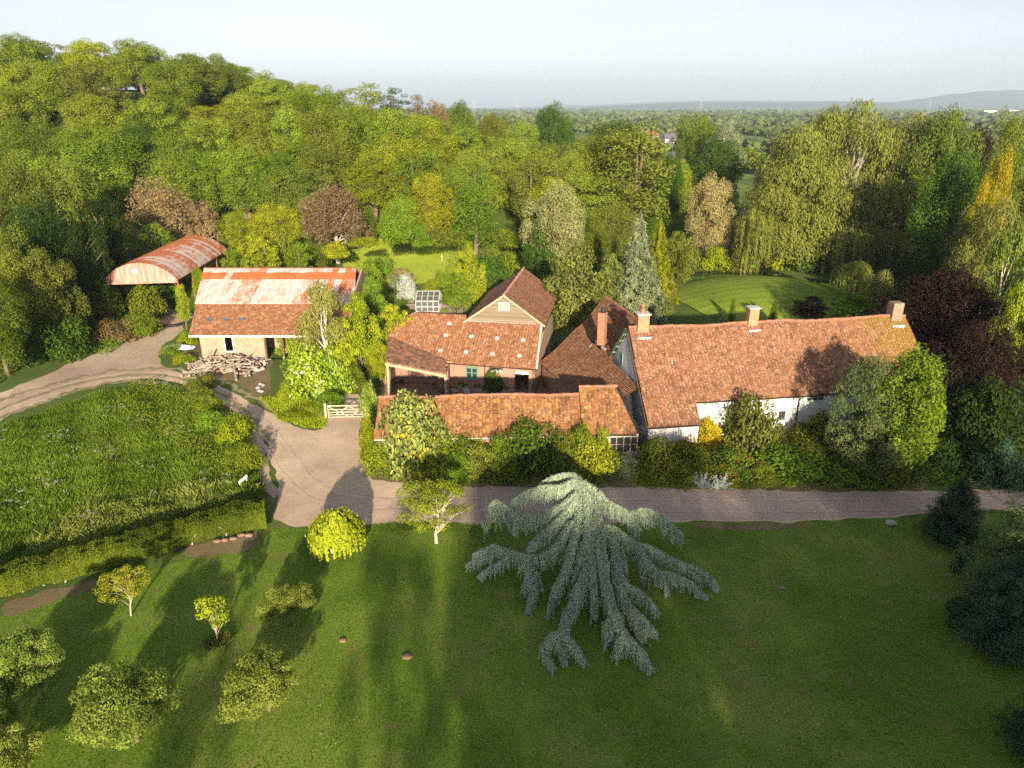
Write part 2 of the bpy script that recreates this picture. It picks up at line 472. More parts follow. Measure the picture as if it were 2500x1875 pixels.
m_black = plain('black_iron', (.018, .018, .02), .4, spec=.5)
m_greenpaint = plain('sage_green_paint', (.12, .25, .19), .6, var=.2)
m_minty = plain('pale_mint_paint', (.42, .56, .45), .6, var=.15)
m_whitepaint = plain('white_paint', (.72, .68, .62), .55, var=.15)
m_pinkpaint = plain('bare_pink_frame', (.50, .38, .32), .7, var=.3)
m_glass = NT('window_glass'); m_glass.b.inputs['Base Color'].default_value = (.03, .035, .04, 1); m_glass.b.inputs['Roughness'].default_value = .08; m_glass.b.inputs['Specular IOR Level'].default_value = .6; m_glass = m_glass.m
m_dark = plain('dark_interior', (.035, .028, .022), .9)
m_redsteel = plain('red_oxide_steel', (.30, .09, .045), .6, var=.4)
m_bright = plain('white_sheet', (.82, .82, .84), .5, var=.12)
m_blackplastic = plain('black_plastic', (.03, .03, .035), .35, spec=.5)
m_bluecan = plain('pale_blue_metal', (.45, .56, .62), .4, var=.2, metal=.3)
m_log = plain('split_logs', (.42, .33, .25), .9, var=.55, scale=3)
m_logs = plain('grey_logs', (.34, .29, .25), .9, var=.5, scale=3)
m_troughs = plain('stone_trough', (.34, .29, .24), .9, var=.4)
m_rock = plain('pale_rock', (.50, .46, .42), .9, var=.5)
m_pinkstone = plain('pink_stone', (.28, .18, .13), .9, var=.4)
m_cane = plain('bamboo_cane', (.42, .28, .13), .7, var=.3)
def glassmat():
    t = NT('greenhouse_glass')
    t.b.inputs['Base Color'].default_value = (.85, .92, .92, 1)
    t.b.inputs['Transmission Weight'].default_value = .9
    t.b.inputs['Roughness'].default_value = .05; t.b.inputs['IOR'].default_value = 1.05
    return t.m
m_ghglass = glassmat()
def watermat():
    t = NT('dark_water'); t.b.inputs['Base Color'].default_value = (.012, .018, .010, 1); t.b.inputs['Roughness'].default_value = .08
    t.b.inputs['Specular IOR Level'].default_value = .5
    t.bump(t.noise(t.world(), 1.5, 3), .1, .02); return t.m
m_water = watermat()

# ---------------------------------------------------------------- mesh helpers
def mesh_np(name, V, F, tint=None, uv=None, smooth=False, k=4):
    """V (n,3), F (m,k) index array"""
    me = bpy.data.meshes.new(name)
    V = np.asarray(V, np.float32); F = np.asarray(F, np.int32)
    me.vertices.add(len(V)); me.vertices.foreach_set('co', V.ravel())
    me.loops.add(F.size); me.loops.foreach_set('vertex_index', F.ravel())
    me.polygons.add(len(F)); me.polygons.foreach_set('loop_start', np.arange(0, F.size, F.shape[1], dtype=np.int32))
    me.polygons.foreach_set('loop_total', np.full(len(F), F.shape[1], np.int32))
    if smooth: me.polygons.foreach_set('use_smooth', np.ones(len(F), bool))
    if tint is not None:
        a = me.attributes.new('tint', 'FLOAT', 'POINT'); a.data.foreach_set('value', np.asarray(tint, np.float32))
    if uv is not None:
        ul = me.uv_layers.new(name='UVMap'); ul.data.foreach_set('uv', np.asarray(uv, np.float32)[F.ravel()].ravel())
    me.update(calc_edges=True)
    return me

class MB:
    """collects boxes, bars, tubes and polygons (world or local coordinates) into one mesh"""
    def __init__(s): s.v = []; s.f = []
    def poly(s, pts):
        n = len(s.v); s.v += [tuple(p) for p in pts]; s.f.append(tuple(range(n, n + len(pts)))); return s
    def prism(s, pts, off):
        off = Vector(off); n = len(s.v); k = len(pts)
        s.v += [tuple(p) for p in pts] + [tuple(Vector(p) + off) for p in pts]
        s.f.append(tuple(range(n + k - 1, n - 1, -1))); s.f.append(tuple(range(n + k, n + 2 * k)))
        for i in range(k):
            j = (i + 1) % k
            s.f.append((n + i, n + j, n + k + j, n + k + i))
        return s
    def obox(s, c, ax, ay, az):
        c = Vector(c); ax = Vector(ax); ay = Vector(ay); az = Vector(az)
        p = [c - ax - ay - az, c + ax - ay - az, c + ax + ay - az, c - ax + ay - az]
        return s.prism(p, az * 2)
    def box(s, x0, x1, y0, y1, z0, z1):
        return s.prism([(x0, y0, z0), (x1, y0, z0), (x1, y1, z0), (x0, y1, z0)], (0, 0, z1 - z0))
    def bar(s, a, b, w, h=None, up=(0, 0, 1)):
        a = Vector(a); b = Vector(b); h = h or w; d = (b - a)
        if d.length < 1e-6: return s
        dn = d.normalized(); u = Vector(up)
        sd = dn.cross(u)
        if sd.length < 1e-3: sd = dn.cross(Vector((1, 0, 0)))
        sd.normalize(); u = sd.cross(dn).normalized()
        return s.obox((a + b) / 2, d / 2, sd * w / 2, u * h / 2)
    def tube(s, pts, rs, seg=7, cap=True):
        n0 = len(s.v); pts = [Vector(p) for p in pts]
        if not isinstance(rs, (list, tuple)): rs = [rs] * len(pts)
        for i, p in enumerate(pts):
            d = (pts[min(i + 1, len(pts) - 1)] - pts[max(i - 1, 0)])
            d = d.normalized() if d.length > 1e-6 else Vector((0, 0, 1))
            a = d.cross(Vector((.31, .95, .05)))
            if a.length < .2: a = d.cross(Vector((1, 0, 0)))
            a.normalize(); b = d.cross(a)
            for k in range(seg):
                t = 2 * math.pi * k / seg
                s.v.append(tuple(p + (a * math.cos(t) + b * math.sin(t)) * rs[i]))
        for i in range(len(pts) - 1):
            for k in range(seg):
                j = (k + 1) % seg
                s.f.append((n0 + i * seg + k, n0 + i * seg + j, n0 + (i + 1) * seg + j, n0 + (i + 1) * seg + k))
        if cap:
            s.f.append(tuple(n0 + k for k in reversed(range(seg))))
            m = n0 + (len(pts) - 1) * seg
            s.f.append(tuple(m + k for k in range(seg)))
        return s
    def lathe(s, c, prof, seg=14):
        n0 = len(s.v); c = Vector(c)
        for r, z in prof:
            for k in range(seg):
                t = 2 * math.pi * k / seg
                s.v.append((c.x + r * math.cos(t), c.y + r * math.sin(t), c.z + z))
        for i in range(len(prof) - 1):
            for k in range(seg):
                j = (k + 1) % seg
                s.f.append((n0 + i * seg + k, n0 + i * seg + j, n0 + (i + 1) * seg + j, n0 + (i + 1) * seg + k))
        s.f.append(tuple(n0 + k for k in reversed(range(seg))))
        s.f.append(tuple(n0 + (len(prof) - 1) * seg + k for k in range(seg)))
        return s
    def mesh(s, name):
        me = bpy.data.meshes.new(name); me.from_pydata(s.v, [], s.f); me.update(); return me
    def build(s, name, mat, parent=None, world=True, smooth=False):
        me = s.mesh(name)
        if smooth: me.polygons.foreach_set('use_smooth', [True] * len(me.polygons))
        return link(name, me, mat, parent, world)

def plane_of(p0, p1, p2):
    n = (p1 - p0).cross(p2 - p0).normalized()
    if n.z < 0: n = -n
    return p0, n
def onplane(p, pl):
    d = Vector(ray(*p)); o = Vector((0, 0, CAM_H))
    t = (pl[0] - o).dot(pl[1]) / d.dot(pl[1])
    return o + d * t

def roof(name, parent, mat, poly, udir, period=.30, row=.34, amp=.045, step=.022, sag=.05, seed=0, wave='pan', thick=.09, jit=.008, nsub=6, uo=0, vo=0):
    """tiled roof surface: real corrugation + overlapping rows, clipped exactly to the polygon (3D, coplanar)"""
    rg = np.random.default_rng(seed + 11)
    P = [Vector(p) for p in poly]
    n = Vector((0, 0, 0))
    for i in range(len(P)):
        n += P[i].cross(P[(i + 1) % len(P)])
    n.normalize()
    if n.z < 0: n = -n
    u = Vector(udir); u = (u - n * u.dot(n)).normalized(); v = u.cross(n).normalized()
    if v.z > 0: v = -v
    O = P[0]
    q = np.array([((p - O).dot(u), (p - O).dot(v)) for p in P])
    umin, umax = q[:, 0].min() + 1e-4, q[:, 0].max() - 1e-4
    du = period / nsub
    us = np.arange(math.ceil(umin / du) * du, umax, du)
    us = np.concatenate([[umin], us[(us > umin + .01) & (us < umax - .01)], [umax]])
    lo = np.full(len(us), 1e9); hi = np.full(len(us), -1e9)
    for i in range(len(q)):
        a, b = q[i], q[(i + 1) % len(q)]
        if abs(a[0] - b[0]) < 1e-6: continue
        m = (us >= min(a[0], b[0]) - 1e-5) & (us <= max(a[0], b[0]) + 1e-5)
        vv = a[1] + (b[1] - a[1]) * (us - a[0]) / (b[0] - a[0])
        lo[m] = np.minimum(lo[m], vv[m]); hi[m] = np.maximum(hi[m], vv[m])
    k0 = math.floor(lo.min() / row); k1 = math.ceil(hi.max() / row)
    ph = (us / period) % 1.0
    if wave == 'pan': w = np.where(ph < .38, np.sin(ph / .38 * math.pi) * 1.0, -.35 * np.sin((ph - .38) / .62 * math.pi)) * amp
    elif wave == 'flat': w = np.where(ph < .08, -1.0, 0.0) * amp
    else: w = np.sin(ph * 2 * math.pi) * amp
    tile = np.floor(us / period).astype(int)
    V = []; UV = []; F = []; ti = tile - tile.min()
    def sagf(uu, vv):
        return sag * (np.sin(uu * .55 + seed) * .6 + np.sin(uu * 1.3 + vv * .7 + seed * 2) * .25 + np.sin(vv * .9 + seed) * .4)
    U3 = np.array(u); V3 = np.array(v); N3 = np.array(n); O3 = np.array(O)
    rows = []
    for k in range(k0, k1):
        a = np.clip(k * row, lo, hi); b = np.clip((k + 1) * row, lo, hi)
        jt = rg.normal(0, jit, ti.max() + 1)[ti]
        top = O3 + us[:, None] * U3 + a[:, None] * V3 + (w + sagf(us, a) + jt * .3)[:, None] * N3
        fr = (b - k * row) / row
        bot = O3 + us[:, None] * U3 + b[:, None] * V3 + (w + sagf(us, b) + step * fr + jt)[:, None] * N3
        rows.append((top, bot, a, b))
    base = 0; m = len(us)
    for (top, bot, a, b) in rows:
        lipb = bot - N3 * (step + .012)
        V += [top, bot, lipb]
        UV += [np.stack([us + uo, a + 1e-3 + vo], 1), np.stack([us + uo, b - 1e-3 + vo], 1), np.stack([us + uo, b - 1e-3 + vo], 1)]
        ok = np.where((b[:-1] - a[:-1] > 1e-4) | (b[1:] - a[1:] > 1e-4))[0]
        i = ok
        F.append(np.stack([base + i, base + m + i, base + m + i + 1, base + i + 1], 1))
        F.append(np.stack([base + m + i, base + 2 * m + i, base + 2 * m + i + 1, base + m + i + 1], 1))
        base += 3 * m
    V = np.concatenate(V); UV = np.concatenate(UV); F = np.concatenate(F)
    # solid underside
    nv = len(V); kk = len(P)
    me = bpy.data.meshes.new(name)
    und = [p - n * (thick + .02) for p in P]; up = [p - n * (sag * .9 + .03) for p in P]
    allv = np.concatenate([V, np.array([tuple(p) for p in up]), np.array([tuple(p) for p in und])])
    alluv = np.concatenate([UV, np.array([(a + uo, b + vo) for a, b in q]), np.array([(a + uo, b + vo) for a, b in q])])
    faces = F.tolist()
    faces.append([nv + kk + i for i in range(kk)])
    for i in range(kk):
        j = (i + 1) % kk
        faces.append([nv + i, nv + j, nv + kk + j, nv + kk + i])
    me.from_pydata(allv.tolist(), [], faces)
    ul = me.uv_layers.new(name='UVMap')
    li = np.empty(len(me.loops), np.int32); me.loops.foreach_get('vertex_index', li)
    ul.data.foreach_set('uv', alluv[li].astype(np.float32).ravel())
    me.update()
    return link(name, me, mat, parent, True)

def wall(mb, p0, p1, z0, z1, holes=(), th=.35, inward=None):
    """vertical wall panel p0->p1 (xy) with rectangular holes (u0,u1,za,zb) and reveals; outer face on the right of p0->p1"""
    a = Vector((p0[0], p0[1], 0)); b = Vector((p1[0], p1[1], 0)); d = (b - a); ln = d.length; d.normalize()
    nrm = Vector((d.y, -d.x, 0)); inn = -nrm * th
    U = sorted({0, ln, *[h[0] for h in holes], *[h[1] for h in holes]})
    Zs = sorted({z0, z1, *[h[2] for h in holes], *[h[3] for h in holes]})
    P = lambda u, z, o=0: a + d * u + Vector((0, 0, z)) + (inn if o else Vector())
    def hole(u, z): return any(h[0] < u < h[1] and h[2] < z < h[3] for h in holes)
    for i in range(len(U) - 1):
        for j in range(len(Zs) - 1):
            if hole((U[i] + U[i + 1]) / 2, (Zs[j] + Zs[j + 1]) / 2): continue
            mb.poly([P(U[i], Zs[j]), P(U[i + 1], Zs[j]), P(U[i + 1], Zs[j + 1]), P(U[i], Zs[j + 1])])
            mb.poly([P(U[i], Zs[j], 1), P(U[i], Zs[j + 1], 1), P(U[i + 1], Zs[j + 1], 1), P(U[i + 1], Zs[j], 1)])
    for u0, u1, za, zb in holes:
        for q in ([(u0, za), (u1, za)], [(u1, za), (u1, zb)], [(u1, zb), (u0, zb)], [(u0, zb), (u0, za)]):
            mb.poly([P(*q[0]), P(*q[0], 1), P(*q[1], 1), P(*q[1])])
    mb.poly([P(0, z1), P(ln, z1), P(ln, z1, 1), P(0, z1, 1)])
    mb.poly([P(0, z0), P(0, z0, 1), P(0, z1, 1), P(0, z1)])
    mb.poly([P(ln, z0), P(ln, z1), P(ln, z1, 1), P(ln, z0, 1)])
    return mb

def window(parent, c, d, w, h, mat, nx=2, ny=2, depth=.12, fw=.07, name='window', sill=True, glassmat=None):
    """c = centre on the wall face, d = unit vector along the wall (outer side on its right)"""
    c = Vector(c); d = Vector(d).normalized(); nr = Vector((d.y, -d.x, 0)); up = Vector((0, 0, 1))
    mb = MB()
    o = c + nr * .02
    for s in (-1, 1):
        mb.obox(o + d * s * (w / 2 - fw / 2), d * fw / 2, nr * depth / 2, up * h / 2)
        mb.obox(o + up * s * (h / 2 - fw / 2), d * (w / 2 - fw), nr * depth / 2, up * fw / 2)
    for i in range(1, nx):
        mb.obox(o + d * (-w / 2 + w * i / nx), d * fw * .38, nr * depth * .42, up * (h / 2 - fw))
    for j in range(1, ny):
        mb.obox(o + up * (-h / 2 + h * j / ny), d * (w / 2 - fw), nr * depth * .30, up * fw * .22)
    wo = mb.build(name, mat, parent)
    g = MB(); g.obox(c - nr * .0, d * (w / 2 - fw * .6), nr * .012, up * (h / 2 - fw * .6))
    link('pane', g.mesh('pane'), glassmat or m_glass, wo, True)
    if sill:
        s_ = MB(); s_.obox(c + nr * .09 - up * (h / 2 + .035), d * (w / 2 + .06), nr * .10, up * .03)
        link('sill', s_.mesh('sill'), mat, wo, True)
    return wo

# ---------------------------------------------------------------- ground sheets
def smooth_poly(pts, it=2):
    for _ in range(it):
        q = []
        for i in range(len(pts)):
            a = pts[i]; b = pts[(i + 1) % len(pts)]
            q.append((a[0] * .75 + b[0] * .25, a[1] * .75 + b[1] * .25)); q.append((a[0] * .25 + b[0] * .75, a[1] * .25 + b[1] * .75))
        pts = q
    return pts
def rag(pts, amp=.12, stepl=.3, seed=0):
    rg = random.Random(seed); out = []
    for i in range(len(pts)):
        a = Vector(pts[i]); b = Vector(pts[(i + 1) % len(pts)]); n = max(1, int((b - a).length / stepl))
        for k in range(n):
            p = a.lerp(b, k / n)
            out.append((p.x, p.y))
    n = len(out); gx = [rg.gauss(0, amp) for _ in range(n)]; gy = [rg.gauss(0, amp) for _ in range(n)]
    sm_ = lambda g, i: (g[i - 2] + 2 * g[i - 1] + 3 * g[i] + 2 * g[(i + 1) % n] + g[(i + 2) % n]) / 4.5     # smooth wander, no folds
    return [(out[i][0] + sm_(gx, i), out[i][1] + sm_(gy, i)) for i in range(n)]
def gpts(fn, pts): return [tuple(at(fn(*p)).xy) for p in pts]
def sheet(name, pts, z, mat, kind='structure', amp=.1, sm=2, seed=1, label=None):
    p = smooth_poly(pts, sm) if sm else pts
    if amp: p = rag(p, amp, .35, seed)
    me = bpy.data.meshes.new(name); me.from_pydata([(x, y, z) for x, y in p], [], [tuple(range(len(p)))]); me.update()
    o = link(name, me, mat); return tag(o, label=label, kind=kind)

xs = np.concatenate([-np.geomspace(30000, 420, 26), np.arange(-400, 401, 5.0), np.geomspace(420, 30000, 26)])
ys = np.concatenate([[-3000, -1000, -400, -150, -60], np.arange(0, 420, 5.0), np.geomspace(430, 40000, 34)])
X, Y = np.meshgrid(xs, ys)
H = terr(X, Y)
nx_, ny_ = len(xs), len(ys)
i, j = np.meshgrid(np.arange(nx_ - 1), np.arange(ny_ - 1))
a = (j * nx_ + i).ravel()
me = mesh_np('ground', np.stack([X.ravel(), Y.ravel(), H.ravel()], 1), np.stack([a, a + 1, a + nx_ + 1, a + nx_], 1), smooth=True)
tag(link('ground', me, m_far), kind='structure')

# front lawn, lane, drive, track
lawn = [(-75, 2), (75, 2), (75, 43.5), (40, 44.0)] + gpts(D, [(1980, 1116), (1760, 1128), (1480, 1128), (1200, 1135), (860, 1128), (760, 1138), (600, 1142), (560, 1165), (380, 1215), (150, 1290), (0, 1330)]) + [(-75, 30)]
sheet('lawn', lawn, .004, m_lawn, amp=.05, sm=0)
lane = gpts(D, [(590, 1140), (760, 1135), (860, 1126), (1200, 1133), (1480, 1126), (1760, 1128), (1990, 1112), (2200, 1098), (2400, 1098), (3300, 1098), (3300, 1040), (2400, 1040), (2200, 1056), (2000, 1062), (1760, 1058), (1480, 1052), (1300, 1048), (1000, 1048), (860, 1035), (800, 1000), (778, 965), (782, 905), (788, 850), (730, 850), (712, 905), (690, 935), (640, 925), (560, 880), (500, 845), (420, 815), (320, 795), (230, 790), (120, 810), (0, 850), (-120, 900), (-200, 960), (-160, 1010), (0, 905), (120, 860), (230, 825), (330, 815), (420, 830), (490, 870), (560, 935), (600, 1000), (600, 1080)])
sheet('driveway', lane, .008, m_drive, amp=.10, sm=1)
tl = gpts(D, [(0, 850), (120, 800), (200, 765), (290, 735), (310, 700), (330, 665), (380, 668), (400, 700), (385, 730), (350, 745), (340, 790), (420, 815), (330, 812), (200, 822), (60, 870)])
sheet('farm_track', tl, .012, m_track, amp=.15, sm=2, seed=3)
tl2 = gpts(D, [(120, 755), (105, 740), (140, 690), (175, 640), (195, 600), (215, 590), (215, 640), (190, 700), (165, 750)])
sheet('grass_track', tl2, .0128, m_track, amp=.2, sm=2, seed=5)
lane2 = gpts(D, [(830, 1120), (1200, 1127), (1480, 1122), (1760, 1123), (1990, 1108), (2200, 1094), (2400, 1094), (3300, 1094), (3300, 1044), (2400, 1044), (2200, 1060), (2000, 1066), (1760, 1062), (1480, 1056), (1300, 1052), (1000, 1054), (860, 1050)])
sheet('lane', lane2, .014, m_lane, amp=.04, sm=1, seed=6)
side = gpts(D, [(500, 850), (540, 900), (570, 960), (592, 1040), (596, 1090), (575, 1060), (560, 990), (520, 920), (490, 870)])
sheet('verge_soil', side, .0205, m_track, amp=.15, sm=1, seed=7)
bed = gpts(D, [(800, 1040), (1010, 1052), (1300, 1052), (1500, 1056), (1760, 1060), (1990, 1062), (2060, 1000), (1900, 900), (800, 930)])
sheet('barn_forecourt', gpts(D, [(385, 768), (400, 735), (560, 735), (590, 790), (585, 850), (560, 862), (520, 832), (470, 815), (420, 806)]), .0215, m_soil, amp=.2, sm=2, seed=33)
sheet('flower_bed', bed, .023, m_soil, amp=.12, sm=0, seed=8)
for k, pp in enumerate([[(0, 1300), (130, 1275), (260, 1235), (200, 1270), (60, 1320), (0, 1335)], [(380, 1190), (480, 1165), (570, 1145), (560, 1180), (500, 1200), (420, 1205)],
                        [(1480, 1130), (1700, 1132), (1800, 1136), (1640, 1148), (1500, 1140)]]):
    sheet('bare_earth', gpts(D, pp), .0155 + .0015 * k, m_soil, amp=.16, sm=3, seed=20 + k)
yard = gpts(z2, [(240, 1150), (240, 930), (740, 860), (1420, 900), (1560, 1120), (1500, 1180)])
sheet('courtyard_floor', yard, .008, m_yard, amp=0, sm=0)
sheet('greenhouse_path', gpts(z2, [(400, 420), (900, 440), (870, 500), (560, 500), (480, 480)]), .03, m_lane, amp=.1, sm=1)
sheet('garden_path', gpts(z2, [(445, 420), (485, 420), (550, 260), (505, 258)]), .035, m_lane, amp=.05, sm=0)
def ribbon(name, pts, off, width, z, mat, seed=0, amp=.05):
    rg = random.Random(seed); P = [Vector(p) for p in pts]; Q = []
    for i_ in range(len(P) - 1):
        n = max(2, int((P[i_ + 1] - P[i_]).length / .5)); Q += [P[i_].lerp(P[i_ + 1], k / n) for k in range(n)]
    for _ in range(14): Q = [Q[0]] + [(Q[k - 1] + Q[k] * 2 + Q[k + 1]) / 4 for k in range(1, len(Q) - 1)] + [Q[-1]]
    V = []; F = []
    for k, q in enumerate(Q):
        d = (Q[min(k + 1, len(Q) - 1)] - Q[max(k - 1, 0)]).normalized(); nn = Vector((-d.y, d.x)); w = width * (.5 + rg.random() * .5) / 2
        c = q + nn * (off + rg.gauss(0, amp)); V += [(*(c - nn * w), z), (*(c + nn * w), z)]
        if k: F.append((2 * k - 2, 2 * k, 2 * k + 1, 2 * k - 1))
    me = bpy.data.meshes.new(name); me.from_pydata(V, [], F); me.update(); tag(link(name, me, mat), kind='structure')
m_rut = gravel('worn_rut', (.49, .375, .28), (.56, .43, .32), (.38, .29, .21)); m_rutd = gravel('median_weeds', (.21, .20, .09), (.30, .26, .15), (.36, .28, .19))
tp_ = gpts(D, [(-60, 905), (60, 862), (150, 832), (250, 812), (340, 808), (420, 824), (490, 856), (545, 900), (592, 960), (630, 1020), (690, 1075), (800, 1092)])
for k_, o_ in enumerate((-.8, .8)): ribbon('wheel_rut', tp_, o_, .55, .026 + .001 * k_, m_rut, k_)
ribbon('median_grass', tp_[:9], 0, .55, .029, m_rutd, 5, .12); ribbon('verge_weeds', tp_[:9], -2.0, .9, .031, m_rutd, 6, .25); ribbon('verge_weeds', tp_[:8], 2.0, .8, .033, m_rutd, 7, .25)
lp_ = gpts(D, [(800, 1092), (1000, 1090), (1300, 1091), (1700, 1093), (2000, 1088), (2300, 1076)])
for k_, o_ in enumerate((-.8, .8)): ribbon('wheel_rut', lp_, o_, .5, .035 + .002 * k_, gravel('lane_rut%d' % k_, (.42, .325, .27), (.49, .38, .31), (.34, .26, .21), 10), 8 + k_)
for k_, (a_, b_) in enumerate([((1600, 1054), (1650, 1134)), ((1760, 1058), (1800, 1132)), ((1640, 1052), (1642, 1090)), ((1960, 1068), (1880, 1085))]): ribbon('tarmac_crack', gpts(D, [a_, ((a_[0] + b_[0]) / 2 + 12, (a_[1] + b_[1]) / 2), b_]), 0, .10, .040 + .001 * k_, m_track, 20 + k_, .06)
def lawn_disc(name, c, rx, ry, mat, dz, rot=0, nr=14, ns=72, seed=0):
    V = []; F = []
    rg = np.random.default_rng(seed)
    for i_ in range(nr + 1):
        for k in range(ns):
            t = 2 * math.pi * k / ns; f = i_ / nr
            wob = 1 + .03 * math.sin(3 * t + 1) + .02 * math.sin(5 * t)
            x = math.cos(t) * rx * f * wob; y = math.sin(t) * ry * f * wob
            X_ = c[0] + x * math.cos(rot) - y * math.sin(rot); Y_ = c[1] + x * math.sin(rot) + y * math.cos(rot)
            V.append((X_, Y_, tz(X_, Y_) + dz))
    for i_ in range(nr):
        for k in range(ns):
            k2 = (k + 1) % ns
            F.append((i_ * ns + k, (i_ + 1) * ns + k, (i_ + 1) * ns + k2, i_ * ns + k2))
    me = mesh_np(name, V, F, smooth=True)
    return tag(link(name, me, mat), kind='structure')
lawn_disc('round_lawn', (-18.5, 127), 12, 15, m_garden, .10)
lawn_disc('mound_lawn', (38, 102), 14.4, 14.4, m_mound, .12, nr=26, ns=120)
# ditch of dark water behind the mound
V = []; F = []
for k in range(41):
    t = R(-5 + 190 * k / 40)
    for r_ in (1.12, 1.34):
        V.append((38 + 15.5 * r_ * math.cos(t), 102 + 15.0 * r_ * math.sin(t), tz(38 + 15.5 * r_ * math.cos(t), 102 + 15.0 * r_ * math.sin(t)) + .05))
for k in range(40): F.append((2 * k, 2 * k + 1, 2 * k + 3, 2 * k + 2))
tag(link('pond_water', mesh_np('pond_water', V, F), m_water), kind='structure')

# far ridges, real hills standing 8 to 16 km away
def hills(name, y0, pts, depth, mat):
    xs_ = np.linspace(pts[0][0], pts[-1][0], 160)
    hh = np.interp(xs_, [p[0] for p in pts], [p[1] for p in pts])
    rg = np.random.default_rng(int(y0))
    hh = hh + np.convolve(rg.normal(0, 1, 160), np.ones(5) / 5, 'same') * hh.max() * .035
    prof = [(-1, 0), (-.6, .35), (-.3, .8), (0, 1), (.4, .7), (1, 0)]
    V = []; F = []
    for (a_, b_) in prof:
        for k in range(160): V.append((xs_[k], y0 + a_ * depth, hh[k] * b_ - 2))
    for r_ in range(len(prof) - 1):
        for k in range(159): F.append((r_ * 160 + k, r_ * 160 + k + 1, (r_ + 1) * 160 + k + 1, (r_ + 1) * 160 + k))
    return tag(link(name, mesh_np(name, V, F, smooth=True), mat), kind='structure')
def hillmat(name, c1, c2):
    t = NT(name); w = t.mapping(t.world(), scale=(.002, .001, .004))
    return t.col(t.ramp(t.noise(w, 1.0, 6, .75), [(.35, c1), (.6, c2)]))
m_hill = hillmat('wooded_hill', (.020, .040, .030), (.06, .085, .05))
hills('hills', 9000, [(4200, 0), (4800, 120), (5300, 190), (5900, 222), (6600, 232), (7400, 228), (8600, 215), (9500, 160)], 1500, m_hill)
hills('hills', 8200, [(-500, 0), (700, 25), (1500, 65), (2200, 85), (2900, 78), (3400, 90), (4200, 75), (5200, 60)], 1000, m_hill)
hills('hills', 13500, [(-600, 10), (1500, 70), (2800, 130), (3600, 145), (4600, 135), (6500, 120), (9000, 80)], 1500, m_hill)

# ================================================================= buildings
class Fr:
    def __init__(s, deg): t = R(deg); s.e = Vector((math.cos(t), math.sin(t), 0)); s.n = Vector((-math.sin(t), math.cos(t), 0))
    def w(s, a, b, z=0): return s.e * a + s.n * b + Vector((0, 0, z))
    def ab(s, p): return p.dot(s.e), p.dot(s.n)

def ridge_cap(parent, a, b, r=.16, mat=None, seg=.45, sag=0, seed=0):
    a = Vector(a); b = Vector(b); d = b - a; n = int(d.length / seg); mb = MB(); rg = random.Random(n)
    for i_ in range(n):
        p = a + d * (i_ / n); q = a + d * ((i_ + 1.06) / n); uu = (p - a).length; up = Vector((0, 0, rg.gauss(0, .012) + .75 * sag * (math.sin(uu * .55 + seed) * .6 + math.sin(uu * 1.3 + seed * 2) * .25 + math.sin(seed) * .4)))
        mb.tube([p + up, q + up], [r * 1.03, r * .95], 8)
    return mb.build('ridge_tiles', mat or m_ridge, parent)

def chimney(parent, fr, a, b, z0, z1, wa, wb, mat, cap=True, pot=None, flash=True):
    mb = MB(); c = fr.w(a, b, (z0 + z1) / 2)
    mb.obox(c, fr.e * wa / 2, fr.n * wb / 2, Vector((0, 0, (z1 - z0) / 2)))
    ch = mb.build('chimney', mat, parent)
    if cap:
        k = MB(); k.obox(fr.w(a, b, z1 + .06), fr.e * (wa / 2 + .10), fr.n * (wb / 2 + .10), Vector((0, 0, .06)))
        link('chimney_cap', k.mesh('chimney_cap'), m_cap, ch, True)
    if flash:
        k = MB(); k.obox(fr.w(a, b - wb * .35, z0 + flash), fr.e * (wa / 2 + .12), fr.n * (wb / 2 + .25) * .9, Vector((0, 0, .22)))
        link('flashing', k.mesh('flashing'), m_lead, ch, True)
    if pot:
        k = MB(); k.lathe(fr.w(a, b, z1 + .12), [(.17, 0), (.16, .3), (.19, .32), (.19, .40), (.13, .42)], 12)
        if pot == 2: k.lathe(fr.w(a, b, z1 + .54), [(.04, 0), (.04, .1), (.17, .14), (.17, .30), (.10, .36)], 10)
        link('chimney_pot', k.mesh('chimney_pot'), m_pot, ch, True)
    return ch

# ---- A: white farmhouse
fh = Fr(8.6)
FH = empty('farmhouse', fh.w(32, 55), 'long white farmhouse with three chimneys and a steep mossy clay pantile roof', 'farmhouse')
S_ = .897; rb, rz = 57.2, 9.0
zf = lambda b: rz - (rb - b) * S_
aL, aR, aC = 18.8, 45.3, 23.3
roof('roof', FH, m_tile, [fh.w(aL + .1, rb, rz), fh.w(aR, rb, rz), fh.w(aR + .3, 51.75, zf(51.75)), fh.w(aC, 51.75, zf(51.75)), fh.w(aC, 50.25, zf(50.25)), fh.w(aL - .05, 50.25, zf(50.25))], fh.e, sag=.15, seed=1)
FHR = [c for c in FH.children if c.name.startswith('roof')][0]
bR = 62.0; zr = rz - (bR - rb) * S_
roof('roof', FH, m_tile, [fh.w(aR, rb, rz), fh.w(aL + .1, rb, rz), fh.w(aL + .1, bR, zr), fh.w(aR + .3, bR, zr)], fh.e, sag=.05, seed=2)
ridge_cap(FH, fh.w(aL + .1, rb, rz + .02), fh.w(aR, rb, rz + .02), .15, m_ridge, sag=.15, seed=1)
mb = MB()
wz = zf(52.1) - .15
